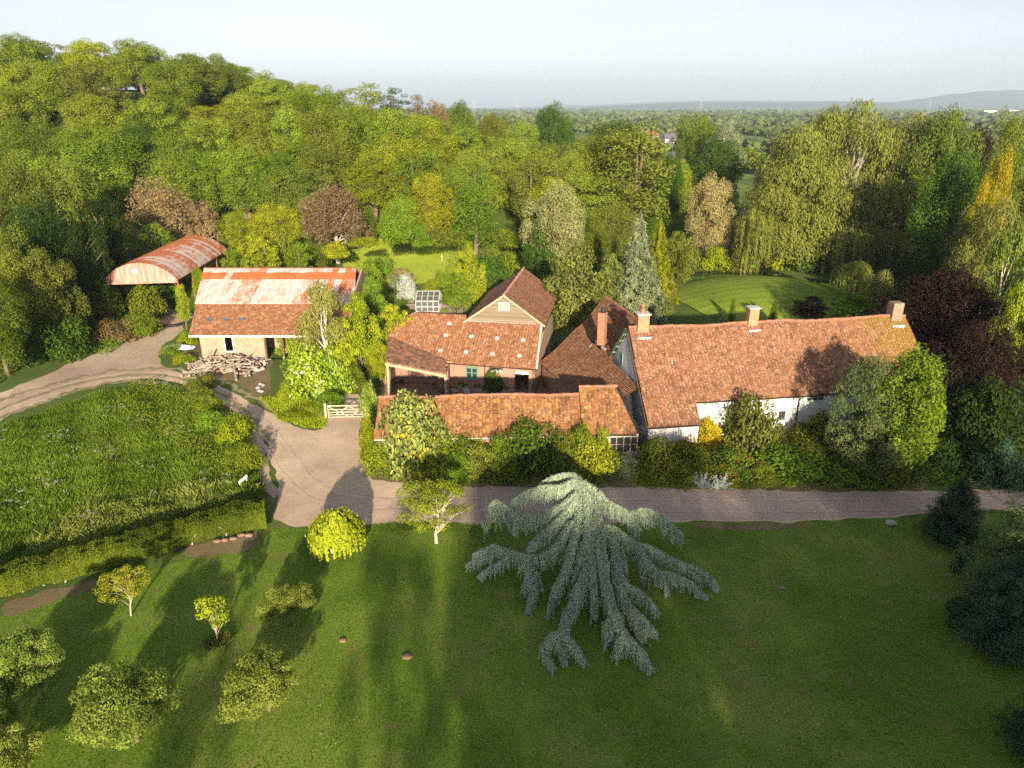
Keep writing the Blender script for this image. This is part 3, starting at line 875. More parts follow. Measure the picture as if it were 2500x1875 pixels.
# front wall with window openings (u measured from the left end of the panel)
A0 = aC; P0 = fh.w(A0, 52.1); P1 = fh.w(aR - .15, 52.1)
def wu(p, b=52.1):      # photo pixel -> (distance along frame, z) on the wall plane b
    d = Vector(ray(*p)); o = Vector((0, 0, CAM_H)); t = (b - o.dot(fh.n)) / d.dot(fh.n); q = o + d * t
    return q.dot(fh.e), q.z
w1a, w1z = wu(z3(533, 797)); w1b, w1y = wu(z3(627, 832)); w2a, w2z = wu(z3(1160, 757)); w2b, w2y = wu(z3(1258, 806)); w3a, w3z = wu(z3(988, 870)); w3b, w3y = wu(z3(1026, 892))
H1 = (w1a - A0, w1b - A0, min(w1z, w1y), 3.98); H2 = (w2a - A0, w2b - A0, min(w2z, w2y), 3.98); H3 = (w3a - A0, w3b - A0, w3y - .4, w3z)
wall(mb, P0, P1, 0, wz, [H1, H2, H3])
wall(mb, fh.w(aL + .15, 50.6), fh.w(aC - .02, 50.6), 0, zf(50.6) - .15)
wall(mb, fh.w(aC, 50.62), fh.w(aC, 52.0), 0, zf(50.6) - .15)
# gables
for aa, s_ in ((aL + .15, 1), (aR - .15, -1)):
    pts = [fh.w(aa, 50.7 if s_ > 0 else 52.2, 0), fh.w(aa, 50.7 if s_ > 0 else 52.2, zf(50.7 if s_ > 0 else 52.2) - .12), fh.w(aa, rb, rz - .12), fh.w(aa, bR - .3, zr + .2), fh.w(aa, bR - .3, 0)]
    mb.prism(pts, fh.e * .35 * s_)
wall(mb, fh.w(aR - .2, bR - .3), fh.w(aL + .2, bR - .3), 0, zr - .1)
mb.build('wall', m_white, FH)
for hh, mt, nx, ny in ((H1, m_minty, 3, 3), (H2, m_minty, 3, 2), (H3, m_darkwood, 2, 2)):
    c = fh.w(A0 + (hh[0] + hh[1]) / 2, 52.1 + .12, (hh[2] + hh[3]) / 2)
    window(FH, c, fh.e, hh[1] - hh[0], hh[3] - hh[2], mt, nx, ny, sill=True)
# gable window + green bargeboard
window(FH, fh.w(aL + .13, 58.6, 5.75), -fh.n, .55, 1.15, m_greenpaint, 2, 3, fw=.05, sill=False)
mb = MB()
mb.bar(fh.w(aL - .12, rb, rz - .05), fh.w(aL - .12, bR + .1, zr - .13), .05, .30)
for k in range(5):
    t = .1 + k * .2; b_ = rb + (bR - rb) * t
    mb.bar(fh.w(aL - .20, b_, rz - (b_ - rb) * S_ - .22), fh.w(aL + .2, b_, rz - (b_ - rb) * S_ - .22), .12)
mb.build('bargeboard', m_greenpaint, FH)
mb = MB(); mb.bar(fh.w(aL - .12, rb, rz - .08), fh.w(aL - .12, 50.3, zf(50.3) - .08), .04, .20); mb.build('verge_board', m_darkwood, FH)
# gutter and downpipe
mb = MB(); mb.tube([fh.w(aC, 51.68, zf(51.75) - .12), fh.w(aR, 51.68, zf(51.75) - .12)], .055, 7); mb.build('gutter', m_black, FH)
mb = MB(); mb.tube([fh.w(aL, 50.16, zf(50.25) - .12), fh.w(aC, 50.16, zf(50.25) - .12)], .055, 7); mb.build('gutter', m_black, FH)
da, _ = wu(z3(1098, 850))
mb = MB(); mb.tube([fh.w(da + .15, 51.7, 3.95), fh.w(da + .13, 51.75, 3.8), fh.w(da, 52.0, 3.6), fh.w(da, 52.0, .1)], .055, 7)
for z_ in (3.0, 1.8): mb.obox(fh.w(da, 52.03, z_), fh.e * .09, fh.n * .05, Vector((0, 0, .03)))
mb.build('downpipe', m_black, FH)
chimney(FHR, fh, 20.1, 57.15, 7.9, 10.3, 1.0, .85, m_brick, pot=2, flash=.35)
chimney(FHR, fh, 30.3, 57.25, 8.0, 10.4, .88, .75, m_brick, pot=None, flash=.40)
chimney(FHR, fh, 44.2, 57.2, 8.0, 10.4, 1.0, .9, m_brick3, cap=False, flash=.25)

# ---- B: long front range
lr = Fr(2.4)
LR = empty('cottage_range', lr.w(0, 52.5), 'long low tiled range along the lane, joined to the left end of the white farmhouse', 'outbuilding')
e0 = lr.ab(at(z2(205, 1425), 2.5)); e1 = lr.ab(at(z2(2100, 1385), 2.5)); r0 = lr.ab(at(z2(230, 1115), 4.9)); r1 = lr.ab(at(z2(1700, 1095), 4.9)); q1 = lr.ab(at(z2(1715, 1042), 5.45)); q2 = lr.ab(at(z13(955, 2), 5.3))
eb = (e0[1] + e1[1]) / 2; rbb = (r0[1] + r1[1]) / 2; a0 = e0[0] + .1; aM = r1[0]; aE = 10.9
roof('roof', LR, m_tile2, [lr.w(a0 - .1, rbb, 4.9), lr.w(aM, rbb, 4.9), lr.w(aM, eb, 2.5), lr.w(a0 - .3, eb, 2.5)], lr.e, sag=.13, seed=3)
roof('roof', LR, m_tile2, [lr.w(aM, rbb + .25, 5.45), lr.w(aE + .1, rbb + .25, 5.45), lr.w(aE + 1.5, eb - .02, 2.56), lr.w(aM, eb - .02, 2.56)], lr.e, sag=.05, seed=4, uo=30)
roof('roof', LR, m_tile2, [lr.w(aE + .1, rbb + .25, 5.45), lr.w(aM, rbb + .25, 5.45), lr.w(aM, rbb + 2.8, 3.2), lr.w(aE, rbb + 2.8, 3.2)], lr.e, sag=.03, seed=5)
roof('roof', LR, m_tile2, [lr.w(aM, rbb, 4.9), lr.w(a0 - .1, rbb, 4.9), lr.w(a0 - .2, rbb + 2.6, 2.7), lr.w(aM, rbb + 2.6, 2.7)], lr.e, sag=.03, seed=6)
ridge_cap(LR, lr.w(a0 - .1, rbb, 4.93), lr.w(aM, rbb, 4.93), .13, sag=.13, seed=3)
ridge_cap(LR, lr.w(aM, rbb + .25, 5.48), lr.w(aE + .1, rbb + .25, 5.48), .13)
mb = MB(); aW = lr.ab(at(z13(640, 400), 1.5))[0]
wall(mb, lr.w(a0, eb + .35), lr.w(aW, eb + .35), 0, 2.6)
mb.prism([lr.w(a0, eb + .4, 0), lr.w(a0, eb + .4, 2.5), lr.w(a0, rbb, 4.75), lr.w(a0, rbb + 2.4, 2.6), lr.w(a0, rbb + 2.4, 0)], lr.e * .3)
mb.prism([lr.w(aM, eb + .6, 2.7), lr.w(aM, rbb + .25, 5.3), lr.w(aM, rbb + 2.5, 3.2), lr.w(aM, rbb + 2.3, 2.6)], lr.e * .2)
wall(mb, lr.w(aE, rbb + 2.3), lr.w(a0 + .3, rbb + 2.3), 0, 2.6)
mb.build('wall', m_stone, LR)
def lu(p, b):
    d = Vector(ray(*p)); o = Vector((0, 0, CAM_H)); t = (b - o.dot(lr.n)) / d.dot(lr.n); q = o + d * t
    return q.dot(lr.e), q.z
wa, wzt = lu(z13(697, 318), eb + .33); wb_, wzb = lu(z13(942, 462), eb + .33)
mb = MB(); hh = (wa - aW, wb_ - aW, max(wzb, .6), 2.15)
wall(mb, lr.w(aW + .01, eb + .33), lr.w(aE + 1.3, eb + .33), 0, 2.6, [hh])
w_ = mb.build('wall', m_white, LR)
w_['label'] = 'whitewashed end of the front wall'
window(LR, lr.w((wa + wb_) / 2, eb + .45, (hh[2] + hh[3]) / 2), lr.e, wb_ - wa, hh[3] - hh[2], m_pinkpaint, 4, 2, fw=.09)
mb = MB(); mb.tube([lr.w(a0 - .2, eb - .07, 2.42), lr.w(aW - 1, eb - .07, 2.42)], .05, 7); mb.build('gutter', m_whitepaint, LR)
mb = MB(); mb.tube([lr.w(aW - 1, eb - .07, 2.42), lr.w(aE + 1.3, eb - .07, 2.44)], .05, 7); mb.build('gutter', m_black, LR)
dp = lu(z13(990, 400), eb + .3)[0]
mb = MB(); mb.tube([lr.w(dp + .35, eb, 2.38), lr.w(dp + .02, eb + .15, 2.2), lr.w(dp, eb + .25, 2.0), lr.w(dp, eb + .25, .1)], .055, 7); mb.build('downpipe', m_black, LR)
mb = MB(); mb.bar(lr.w(aE + .12, rbb + .2, 5.40), lr.w(aE + 1.45, eb, 2.62), .22, .07); mb.build('lead_valley', m_black, LR)

# ---- C: wing between yard and farmhouse
WG = empty('tiled_wing', (8, 65, 0), 'tall tiled wing with a sweeping uneven roof and one tall old brick chimney', 'outbuilding')
rA = at(z9(985, 135), 8.5); rB = at(z9(1335, 400), 8.5); rC = Vector(fh.w(21.5, 61.6, 8.3))
bA = at(z9(600, 560), 5.5); bB = fh.w(18.75, 60.9, 4.75)
def patch_roof(name, parent, mat, P00, P10, P11, P01, nu, seed, rows=None, period=.30, row=.34, bow=0.0):
    """ruled roof surface: channels run from edge P00-P10 down to edge P01-P11"""
    rg = np.random.default_rng(seed)
    P00, P10, P11, P01 = [np.array(Vector(p)) for p in (P00, P10, P11, P01)]
    wu_ = max(np.linalg.norm(P10 - P00), np.linalg.norm(P11 - P01)); wv = max(np.linalg.norm(P01 - P00), np.linalg.norm(P11 - P10))
    ncol = int(wu_ / period); nr_ = int(wv / row); m = ncol * 6 + 1
    uu = np.linspace(0, 1, m); ph = (uu * ncol) % 1.0
    w = np.where(ph < .38, np.sin(ph / .38 * math.pi), -.35 * np.sin((ph - .38) / .62 * math.pi)) * .045
    N = np.cross(P10 - P00, P01 - P00); N /= np.linalg.norm(N); N = N if N[2] > 0 else -N
    V = []; UV = []; F = []; base = 0
    til = np.minimum((uu * ncol).astype(int), ncol - 1)
    for k in range(nr_):
        jt = rg.normal(0, .008, ncol)[til]
        for f, st, lip in ((k / nr_, 0, 0), ((k + 1) / nr_, .028, 0), ((k + 1) / nr_, .028, .045)):
            A_ = P00[None] * (1 - uu[:, None]) + P10[None] * uu[:, None]; B_ = P01[None] * (1 - uu[:, None]) + P11[None] * uu[:, None]
            p = A_ * (1 - f) + B_ * f
            sg = -bow * math.sin(f * math.pi) + .05 * np.sin(uu * 9 + f * 4 + seed)
            V.append(p + (w + st - lip + jt * (1 if st else .3) + sg)[:, None] * N)
            UV.append(np.stack([uu * wu_, np.full(m, f * wv + (-.001 if st else .001))], 1))
        i_ = np.arange(m - 1)
        F.append(np.stack([base + i_, base + m + i_, base + m + i_ + 1, base + i_ + 1], 1)); F.append(np.stack([base + m + i_, base + 2 * m + i_, base + 2 * m + i_ + 1, base + m + i_ + 1], 1))
        base += 3 * m
    # underside
    V = np.concatenate(V); UV = np.concatenate(UV); F = np.concatenate(F)
    nv = len(V); g = 9; UVq = []; Vq = []; Fq = []
    for a_ in range(g):
        for b_ in range(g):
            s_, t_ = a_ / (g - 1), b_ / (g - 1)
            p = (P00 * (1 - s_) + P10 * s_) * (1 - t_) + (P01 * (1 - s_) + P11 * s_) * t_
            Vq.append(p - N * (.13 + bow * math.sin(t_ * math.pi))); UVq.append((s_ * wu_, t_ * wv))
    for a_ in range(g - 1):
        for b_ in range(g - 1):
            q = nv + a_ * g + b_; Fq.append((q, q + 1, q + g + 1, q + g))
    me = mesh_np(name, np.concatenate([V, Vq]), np.concatenate([F, Fq]), uv=np.concatenate([UV, UVq]))
    return link(name, me, mat, parent, True)
wr = patch_roof('roof', WG, m_tile4, rA, rC, fh.w(18.7, 60.9, 4.7), bA, 1, 7, bow=.10)
lC = fh.w(18.75, 53.2, 5.15)
patch_roof('roof', WG, m_tile4, bA + Vector((0, 0, .02)), lC, Vector((7.2, 56.2, 2.7)), at(z9(90, 1020), 2.6), 1, 8, bow=.12)
# small upper-left piece that carries the verge down to the eave
rD = rA + Vector((4.6, 3.0, -3.6)); rE = rC + Vector((3.4, 2.0, -3.8))
patch_roof('roof', WG, m_tile4, rC, rA, rD, rE, 1, 9)
ridge_cap(WG, rA, rC, .15)
mb = MB()
ev0 = at(z9(90, 1020), 2.45); ev1 = Vector((7.2, 56.2, 2.5))
wall(mb, (ev0.x + .35, ev0.y - .2), (ev1.x + .35, ev1.y), 0, 2.5)
wall(mb, (bA.x + .3, bA.y + .4), (ev0.x + .35, ev0.y - .2), 0, 2.4)
mb.prism([Vector((bA.x + .4, bA.y - .1, 0)), Vector((bA.x + .4, bA.y - .1, 5.3)), rA - Vector((0, .4, .3)), Vector((rD.x - .2, rD.y - .3, rD.z)), Vector((rD.x - .2, rD.y - .3, 0))], (.15, -.35, 0))
mb.build('wall', m_stone, WG)
wf = Fr(-28)
cb_ = Vector((8.55, 64.6, 0)); ca, cbb = wf.ab(cb_)
chimney(wr, wf, ca, cbb, 5.9, 9.05, .68, .68, m_brick2, cap=False, flash=None)
mb = MB(); mb.lathe((cb_.x, cb_.y, 9.05), [(.30, 0), (.30, .08), (.15, .1), (.13, .42), (.16, .44)], 10)
link('chimney_pot', mb.mesh('chimney_pot'), m_black, [c for c in wr.children][0], True)
mb = MB()
for p, q in (((860, 740), (925, 790)), ((1000, 680), (880, 790)), ((770, 820), (810, 790)), ((940, 820), (1000, 860))):
    plw = plane_of(Vector(rA), Vector(rC), Vector(bA)); a_ = onplane(z9(*p), plw); b_ = onplane(z9(*q), plw)
    mb.bar(a_ + plw[1] * .10, b_ + plw[1] * .10, .22, .03, up=plw[1])
link('flashing', mb.mesh('flashing'), m_lead, wr, True)

# ---- D: yard building with boarded gable barn behind
YB = empty('courtyard_building', (-2, 70, 0), 'low courtyard building with pink rendered wall, green window and broad pantile roof', 'outbuilding')
Pr = at(z2(1425, 575), 6.0); Pe = at(z2(1388, 905), 2.85); Pl = at(z2(735, 858), 2.85)
ypl = plane_of(Pr, Pe, Pl); yn = ypl[1]
yd = (Pe - Pl).normalized()
poly = [onplane(z2(*p), ypl) for p in [(1425, 575), (1388, 905), (800, 868), (725, 835), (290, 665), (330, 590), (480, 490), (868, 508), (869, 545)]]
roof('roof', YB, m_tile3, poly, yd, sag=.05, seed=10)
YR = YB.children[0]
# pale glass and lead vents in the roof
for k, p in enumerate([(748, 575), (722, 662), (908, 670), (1097, 685), (1287, 698), (684, 775), (870, 785), (1065, 800), (1262, 812)]):
    c = onplane(z2(*p), ypl); mb = MB(); u_ = yd; v_ = u_.cross(yn)
    mb.prism([c + yn * .07 + (u_ * a_ + v_ * b_) for a_, b_ in ((-.20, -.15), (.20, -.15), (.24, .15), (.16, .24), (-.16, .24), (-.24, .15))], yn * .10)
    link('roof_vent', mb.mesh('roof_vent'), m_lead, YR, True)
for p, mt in []:
    c = onplane(z2(*p), ypl); mb = MB(); mb.obox(c + yn * .06, yd * .35, yd.cross(yn) * .4, yn * .02); link('skylight', mb.mesh('skylight'), m_dark, YR, True)
ya = Fr(math.degrees(math.atan2(yd.y, yd.x)))
yb = ya.ab(Pe)[1] + .3
def yu(p, b=None):
    b = yb if b is None else b
    d = Vector(ray(*p)); o = Vector((0, 0, CAM_H)); t = (b - o.dot(ya.n)) / d.dot(ya.n); q = o + d * t
    return q.dot(ya.e), q.z
xa0 = yu(z10(945, 300))[0]; xa1 = yu(z10(2000, 300))[0]
g0, g1 = yu(z10(1160, 205)), yu(z10(1320, 372)); s0, s1 = yu(z10(1455, 240)), yu(z10(1610, 290)); d0, d1 = yu(z10(1750, 250)), yu(z10(1920, 495))
mb = MB()
hw = (g0[0] - xa0, g1[0] - xa0, max(.5, g1[1]), 2.45); hs_ = (s0[0] - xa0, s1[0] - xa0, s1[1], 2.5); hd = (d0[0] - xa0, d1[0] - xa0, 0, 2.35)
wall(mb, ya.w(xa0, yb), ya.w(xa1, yb), 0, 2.85, [hw, hs_, hd])
wall(mb, ya.w(xa1 - .0, yb), ya.w(xa1, yb + 6.0), 0, 2.8)
mb.prism([ya.w(xa1 - .3, yb + .35, 2.8), ya.w(xa1 - .3, yb + 6.0, 2.8), ya.w(xa1 - .3, yb + 6.0, 5.5)], ya.e * .29)
mb.build('wall', m_pink, YB)
mb = MB(); mb.box(0, .1, 0, .1, 0, .1)
mb = MB(); wall(mb, ya.w(xa0, yb + 3.2), ya.w(xa1 - .4, yb + 3.2), 0, 3.5, th=.1); mb.build('inner_wall', m_darkwood, YB)
wnd = window(YB, ya.w(xa0 + (hw[0] + hw[1]) / 2, yb - .0, (hw[2] + hw[3]) / 2), ya.e, hw[1] - hw[0], hw[3] - hw[2], m_greenpaint, 2, 2, fw=.17)
mb = MB(); mb.obox(ya.w(xa0 + (hs_[0] + hs_[1]) / 2, yb + .05, hs_[2] + .03), ya.e * (hs_[1] - hs_[0]) / 2, ya.n * .14, Vector((0, 0, .03))); mb.build('shelf', m_whitepaint, YB)
for k in range(7):
    c = ya.w(xa0 + hs_[0] + .12 + k * (hs_[1] - hs_[0] - .24) / 6, yb + .03, hs_[2] + .06)
    mb = MB(); mb.lathe((c.x, c.y, c.z), [(.05, 0), (.06, .12), (.05, .16), (.055, .18)], 8)
    tag(mb.build('jar', m_bright), 'small white jar in the row on the open shelf of the pink wall', 'jar', 'white jars on the open shelf')
mb = MB(); mb.tube([ya.w(xa0, yb - .35, 2.72), ya.w(xa1 + .1, yb - .35, 2.72)], .05, 7); mb.build('gutter', m_black, YB)
dpx = yu(z10(1398, 350))[0]
mb = MB(); mb.tube([ya.w(dpx, yb - .3, 2.7), ya.w(dpx, yb - .08, 2.5), ya.w(dpx, yb - .08, .1)], .05, 7); mb.build('downpipe', m_black, YB)
mb = MB(); mb.obox(ya.w(xa0 + (hd[0] + hd[1]) / 2, yb + .3, 2.15), ya.e * (hd[1] - hd[0]) / 2, ya.n * .03, Vector((0, 0, .22))); mb.build('door_hood', m_whitepaint, YB)
mb = MB(); mb.bar(Pr + yn * .06, Pe + yn * .06, .14, .12, up=yn); mb.build('verge_board', m_whitepaint, YB)

# open cart shed joined to it
CS = empty('cart_shed', (-10, 68, 0), 'open-fronted cart shed with a dark tiled roof and long pale timber beam', 'shed')
jl = onplane(z2(290, 665), ypl); jr = onplane(z2(722, 832), ypl)
cl = at(z2(275, 850), 2.65); cr = at(z2(720, 942), 2.65)
cn = plane_of(jl, jr, cr)
poly = [jl, jr, onplane(z2(722, 942), cn), onplane(z2(275, 852), cn)]
roof('roof', CS, m_tile5, poly, (poly[2] - poly[3]), period=.24, row=.28, amp=.012, wave='flat', sag=.03, seed=12)
b0, b1 = poly[3] - Vector((0, 0, .12)), poly[2] - Vector((0, 0, .12))
mb = MB(); mb.bar(b0 + Vector((0, -.06, -.12)), b1 + Vector((0, -.06, -.12)), .12, .26); mb.build('beam', m_timber, CS)
for p in (b1 + Vector((-.1, .15, 0)), b0 + Vector((.15, .15, 0))):
    mb = MB(); mb.bar((p.x, p.y, 0), (p.x, p.y, p.z - .25), .22, .22); mb.build('post', m_timber, CS)
mb = MB()
wall(mb, (b0.x + .1, b0.y + 3.6), (b1.x - .1, b1.y + 4.4), 0, 3.0, th=.2)
wall(mb, (b0.x + .1, b0.y + 3.6), (b0.x + .12, b0.y + .4), 0, 2.5, th=.2)
wall(mb, (b1.x - .05, b1.y + 3.4), (b1.x, b1.y + .4), 0, 2.7, th=.15)
mb.build('wall', m_stone, CS)

# boarded barn
GB = empty('boarded_barn', (0, 80, 0), 'boarded gable barn with a steep plain tile roof behind the courtyard building', 'barn')
gL = atY(z2(868, 545), 72.5); gR = atY(z2(1425, 570), 71.4); gA = atY(z2(1148, 360), 71.9)
gz = 6.0; gd = (gR - gL); gd.z = 0; gd.normalize(); gn = Vector((-gd.y, gd.x, 0))
gL = at(z2(868, 545), gz); gR = at(z2(1428, 572), gz); mid_ = (gL + gR) / 2
gd = (gR - gL).normalized(); gn = Vector((-gd.y, gd.x, 0)); hwid = (gR - gL).length / 2
d_ = Vector(ray(*z2(1148, 360))); o_ = Vector((0, 0, CAM_H)); t_ = (mid_ - o_).dot(gn) / d_.dot(gn); apex = o_ + d_ * t_
mc = Vector((apex.x, apex.y, gz)); LEN = 13.2
sl_ = (apex.z - gz) / hwid; ov = .30
def gp(u, f, z): return mc + gd * u + gn * f + Vector((0, 0, z - gz))
zE = gz - ov * sl_
roof('roof', GB, m_tile6, [gp(0, -.3, apex.z), gp(0, LEN, apex.z), gp(hwid + ov, LEN, zE), gp(hwid + ov, -.3, zE)], gn, period=.22, row=.22, amp=.010, step=.02, wave='flat', sag=.05, seed=13, jit=.006, nsub=4)
roof('roof', GB, m_tile6, [gp(0, LEN, apex.z), gp(0, -.3, apex.z), gp(-hwid - ov, -.3, zE), gp(-hwid - ov, LEN, zE)], gn, period=.22, row=.22, amp=.010, step=.02, wave='flat', sag=.05, seed=14, jit=.006, nsub=4)
ridge_cap(GB, gp(0, -.3, apex.z + .02), gp(0, LEN, apex.z + .02), .14, plain('pink_ridge', (.45, .24, .19), .8))
mb = MB()
mb.prism([gp(-hwid, 0, 2.5), gp(hwid, 0, 2.5), gp(hwid, 0, gz), gp(0, 0, apex.z - .08), gp(-hwid, 0, gz)], gn * .15)
mb.build('gable_boards', m_boards, GB)
mb = MB()
for s_ in (-1, 1): wall(mb, gp(s_ * hwid, .2, 0), gp(s_ * hwid, LEN - .2, 0), 0, gz - .2) if s_ > 0 else wall(mb, gp(s_ * hwid, LEN - .2, 0), gp(s_ * hwid, .2, 0), 0, gz - .2)
mb.prism([gp(-hwid, LEN - .3, 0), gp(hwid, LEN - .3, 0), gp(hwid, LEN - .3, gz), gp(0, LEN - .3, apex.z - .1), gp(-hwid, LEN - .3, gz)], gn * .2)
mb.build('wall', m_cream, GB)
mb = MB()
for s_ in (-1, 1): mb.bar(gp(0, -.34, apex.z - .02), gp(s_ * (hwid + ov), -.34, zE - .02), .05, .17)
mb.build('bargeboard', m_timber, GB)
d_ = Vector(ray(*z2(1147, 447))); t_ = (mid_ - o_).dot(gn) / d_.dot(gn); wc = o_ + d_ * t_
window(GB, wc + Vector((0, 0, 0)), gd, 1.15, .85, m_whitepaint, 2, 1, sill=False, glassmat=plain('curtained_glass', (.42, .40, .26), .5, var=.5, scale=6))
mb = MB(); mb.bar(gL + Vector((.2, -.08, -.05)) - gn * .02, gR + Vector((0, -.08, -.05)) - gn * .02, .22, .05); mb.build('flashing', m_lead, GB)
mb = MB(); mb.tube([gp(hwid + .32, -.2, zE - .05), gp(hwid + .32, LEN, zE - .05)], .06, 6); mb.tube([gp(hwid + .3, -.1, zE - .1), gp(hwid + .05, .1, zE - .6), gp(hwid + .02, .1, zE - 1.2)], .05, 6); mb.build('gutter', m_black, GB)

# ---- E: rusty-roofed stone barn
RB = empty('stone_barn', (-30, 82, 0), 'cream stone barn with rusty corrugated iron above and clay pantiles below', 'barn')
ez, cz, rz2 = 3.0, 5.4, 8.0
eL = at(z1(820, 850), ez); eR0 = at(z1(1540, 846), ez); cL = at(z1(882, 605), cz); cR0 = at(z1(1730, 601), cz); kL = at(z1(945, 328), rz2); kR = at(z1(2115, 331), rz2)
yE = (eL.y + eR0.y) / 2; yC = (cL.y + cR0.y) / 2; yK = (kL.y + kR.y) / 2; xR = at(z1(2130, 540), 5.8).x
print('barnE', eL, eR0, cL, cR0, kL, kR, xR)
roof('roof', RB, m_tile3, [Vector((cL.x, yC, cz)), Vector((xR, yC, cz)), Vector((xR, yE, ez)), Vector((eL.x, yE, ez))], (1, 0, 0), sag=.05, seed=20)
iron = roof('iron_roof', RB, m_rust, [Vector((kL.x, yK, rz2)), Vector((kR.x, yK, rz2)), Vector((xR, yC - .25, cz + .10)), Vector((cL.x - .1, yC - .25, cz + .10))], (1, 0, 0), period=.22, row=2.3, amp=.022, step=.02, sag=.02, seed=21, wave='sin', jit=.002)
roof('iron_roof', RB, m_rust, [Vector((kR.x, yK, rz2)), Vector((kL.x, yK, rz2)), Vector((kL.x, yK + 5, 5.2)), Vector((kR.x, yK + 5, 5.2))], (1, 0, 0), period=.22, row=2.3, amp=.022, step=.02, sag=.02, seed=22, wave='sin', jit=.002)
mb = MB(); mb.bar((kL.x, yK, rz2 + .03), (kR.x, yK, rz2 + .03), .35, .06); mb.build('ridge_flashing', m_redsteel, RB)
yW = yE + .35
def eu(p):
    q = atY(p, yW); return q.x, q.z
o0, o1 = eu(z1(1095, 858)), eu(z1(1182, 918)); p0_, p1_ = eu(z1(1405, 855)), eu(z1(1560, 960))
mb = MB(); xw = eL.x + 1.0
wall(mb, (xw, yW), (xR - .2, yW), 0, ez - .1, [(o0[0] - xw, o1[0] - xw, 1.0, 2.6), (p0_[0] - xw, p0_[0] + 5.5 - xw, 0, 2.6)])
wall(mb, (xR - .2, yW + .0), (xR - .2, yK + 4.8), 0, 3.0)
mb.prism([(xR - .35, yW + .2, 2.9), (xR - .35, yC, cz - .1), (xR - .35, yK, rz2 - .15), (xR - .35, yK + 4.8, 5.1), (xR - .35, yK + 4.8, 2.9)], (-.2, 0, 0))
mb.prism([(xw, yW + .2, 0), (xw, yW + .2, 2.9), (xw - .2, yC, cz - .1), (xw - 1, yK, rz2 - .15), (xw - 1, yK + 4.8, 5.1), (xw - 1, yK + 4.8, 0)], (.25, 0, 0))
mb.build('wall', m_cream, RB)
mb = MB(); wall(mb, (xw, yW + 4), (xR - .4, yW + 4), 0, 4.6, th=.1); mb.build('inner_wall', m_cream, RB)
mb = MB(); mb.bar((eL.x, yE - .03, ez - .12), (xR, yE - .03, ez - .12), .06, .2); mb.build('fascia', m_whitepaint, RB)
mb = MB(); x_ = o0[0]; mb.bar((x_, yW - .05, 1.0), (x_, yW - .05, 2.7), .1); mb.bar((x_ + .95, yW - .05, .8), (x_ + .95, yW - .05, 2.7), .1); mb.bar((o1[0], yW - .05, 1.0), (o1[0], yW - .05, 2.6), .08); mb.bar((x_, yW - .05, .95), (o1[0], yW - .05, .95), .1); mb.build('window_frame', m_whitepaint, RB)
for dx in (0, 2.0, 5.3):
    mb = MB(); mb.bar((p0_[0] + dx, yW + .1, 0), (p0_[0] + dx, yW + .1, ez - .3), .28, .22); mb.build('post', m_darkwood, RB)
mb = MB(); mb.bar((p0_[0] + 1.5, yW + 1.2, 1.6), (p0_[0] + 2.2, yW + 1.2, 1.6), .02, 1.1); tag(mb.build('red_cloth', plain('red_cloth', (.55, .02, .02), .7)), 'red cloth hanging under the eave of the stone barn', 'cloth')
tpl = plane_of(Vector((cL.x, yC, cz)), Vector((xR, yC, cz)), Vector((xR, yE, ez)))
for p in ((985, 732), (1110, 730), (1235, 728)):
    c = onplane(z1(*p), tpl); mb = MB(); mb.obox(c + tpl[1] * .08, Vector((.32, 0, 0)), Vector((1, 0, 0)).cross(tpl[1]) * .22, tpl[1] * .02)
    link('skylight', mb.mesh('skylight'), plain('blue_glass', (.10, .13, .17), .2), RB.children[0], True)

# ---- F: curved-roof hay barn
dbL = at(z1(158, 438), 5.3); dbR = at(z1(742, 420), 5.3); dd = (dbR - dbL); dw = dd.length; dd.normalize(); dn = Vector((-dd.y, dd.x, 0))
far_ = at(z1(1125, 192), 5.3); DL = (far_ - dbR).dot(dn); skew = (far_ - dbR).dot(dd)
HB = empty('hay_barn', (dbL + dbR) / 2 * Vector((1, 1, 0)) if False else Vector(((dbL.x + dbR.x) / 2, (dbL.y + dbR.y) / 2, 0)), 'open hay barn with a rust-streaked curved iron roof on red steel posts', 'barn')
print('hay barn', dbL, dbR, dw, DL, skew)
rise = 2.5; nA = 60; nL = 150
V = []; UV = []; F = []
hw2 = dw / 2; Rr = (hw2 ** 2 + rise ** 2) / (2 * rise); th0 = math.asin(hw2 / Rr)
for sgn, off in ((1, 0), (0, -.06)):
    for i_ in range(nA + 1):
        t_ = -th0 + 2 * th0 * i_ / nA
        for k in range(nL + 1):
            f = k / nL; wv = .022 * math.sin(k * math.pi * 2 / 3) if sgn else 0
            r_ = Rr + off + wv
            p = (dbL + dbR) / 2 + dd * (math.sin(t_) * r_ + skew * f) + dn * (DL * f) + Vector((0, 0, math.cos(t_) * r_ - Rr + rise))
            V.append(tuple(p)); UV.append((f * DL, (t_ + th0) * Rr))
m_ = nL + 1
for s_ in (0, 1):
    for i_ in range(nA):
        for k in range(nL):
            q = s_ * (nA + 1) * m_ + i_ * m_ + k; F.append((q, q + 1, q + m_ + 1, q + m_))
link('roof', mesh_np('roof', V, F, uv=UV, smooth=True), m_rust2, HB, True)
arc = [(dbL + dbR) / 2 + dd * (math.sin(-th0 + 2 * th0 * i_ / 24) * (Rr - .08)) + dn * .02 + Vector((0, 0, math.cos(-th0 + 2 * th0 * i_ / 24) * (Rr - .08) - Rr + rise)) for i_ in range(25)]
mb = MB(); mb.prism([arc[0] - Vector((0, 0, .35))] + arc + [arc[-1] - Vector((0, 0, .35))], dn * .05); gs = mb.build('gable_sheet', m_gable_sheet, HB)
c = (dbL + dbR) / 2 - dd * .5 + Vector((0, 0, 1.35)) - dn * .02
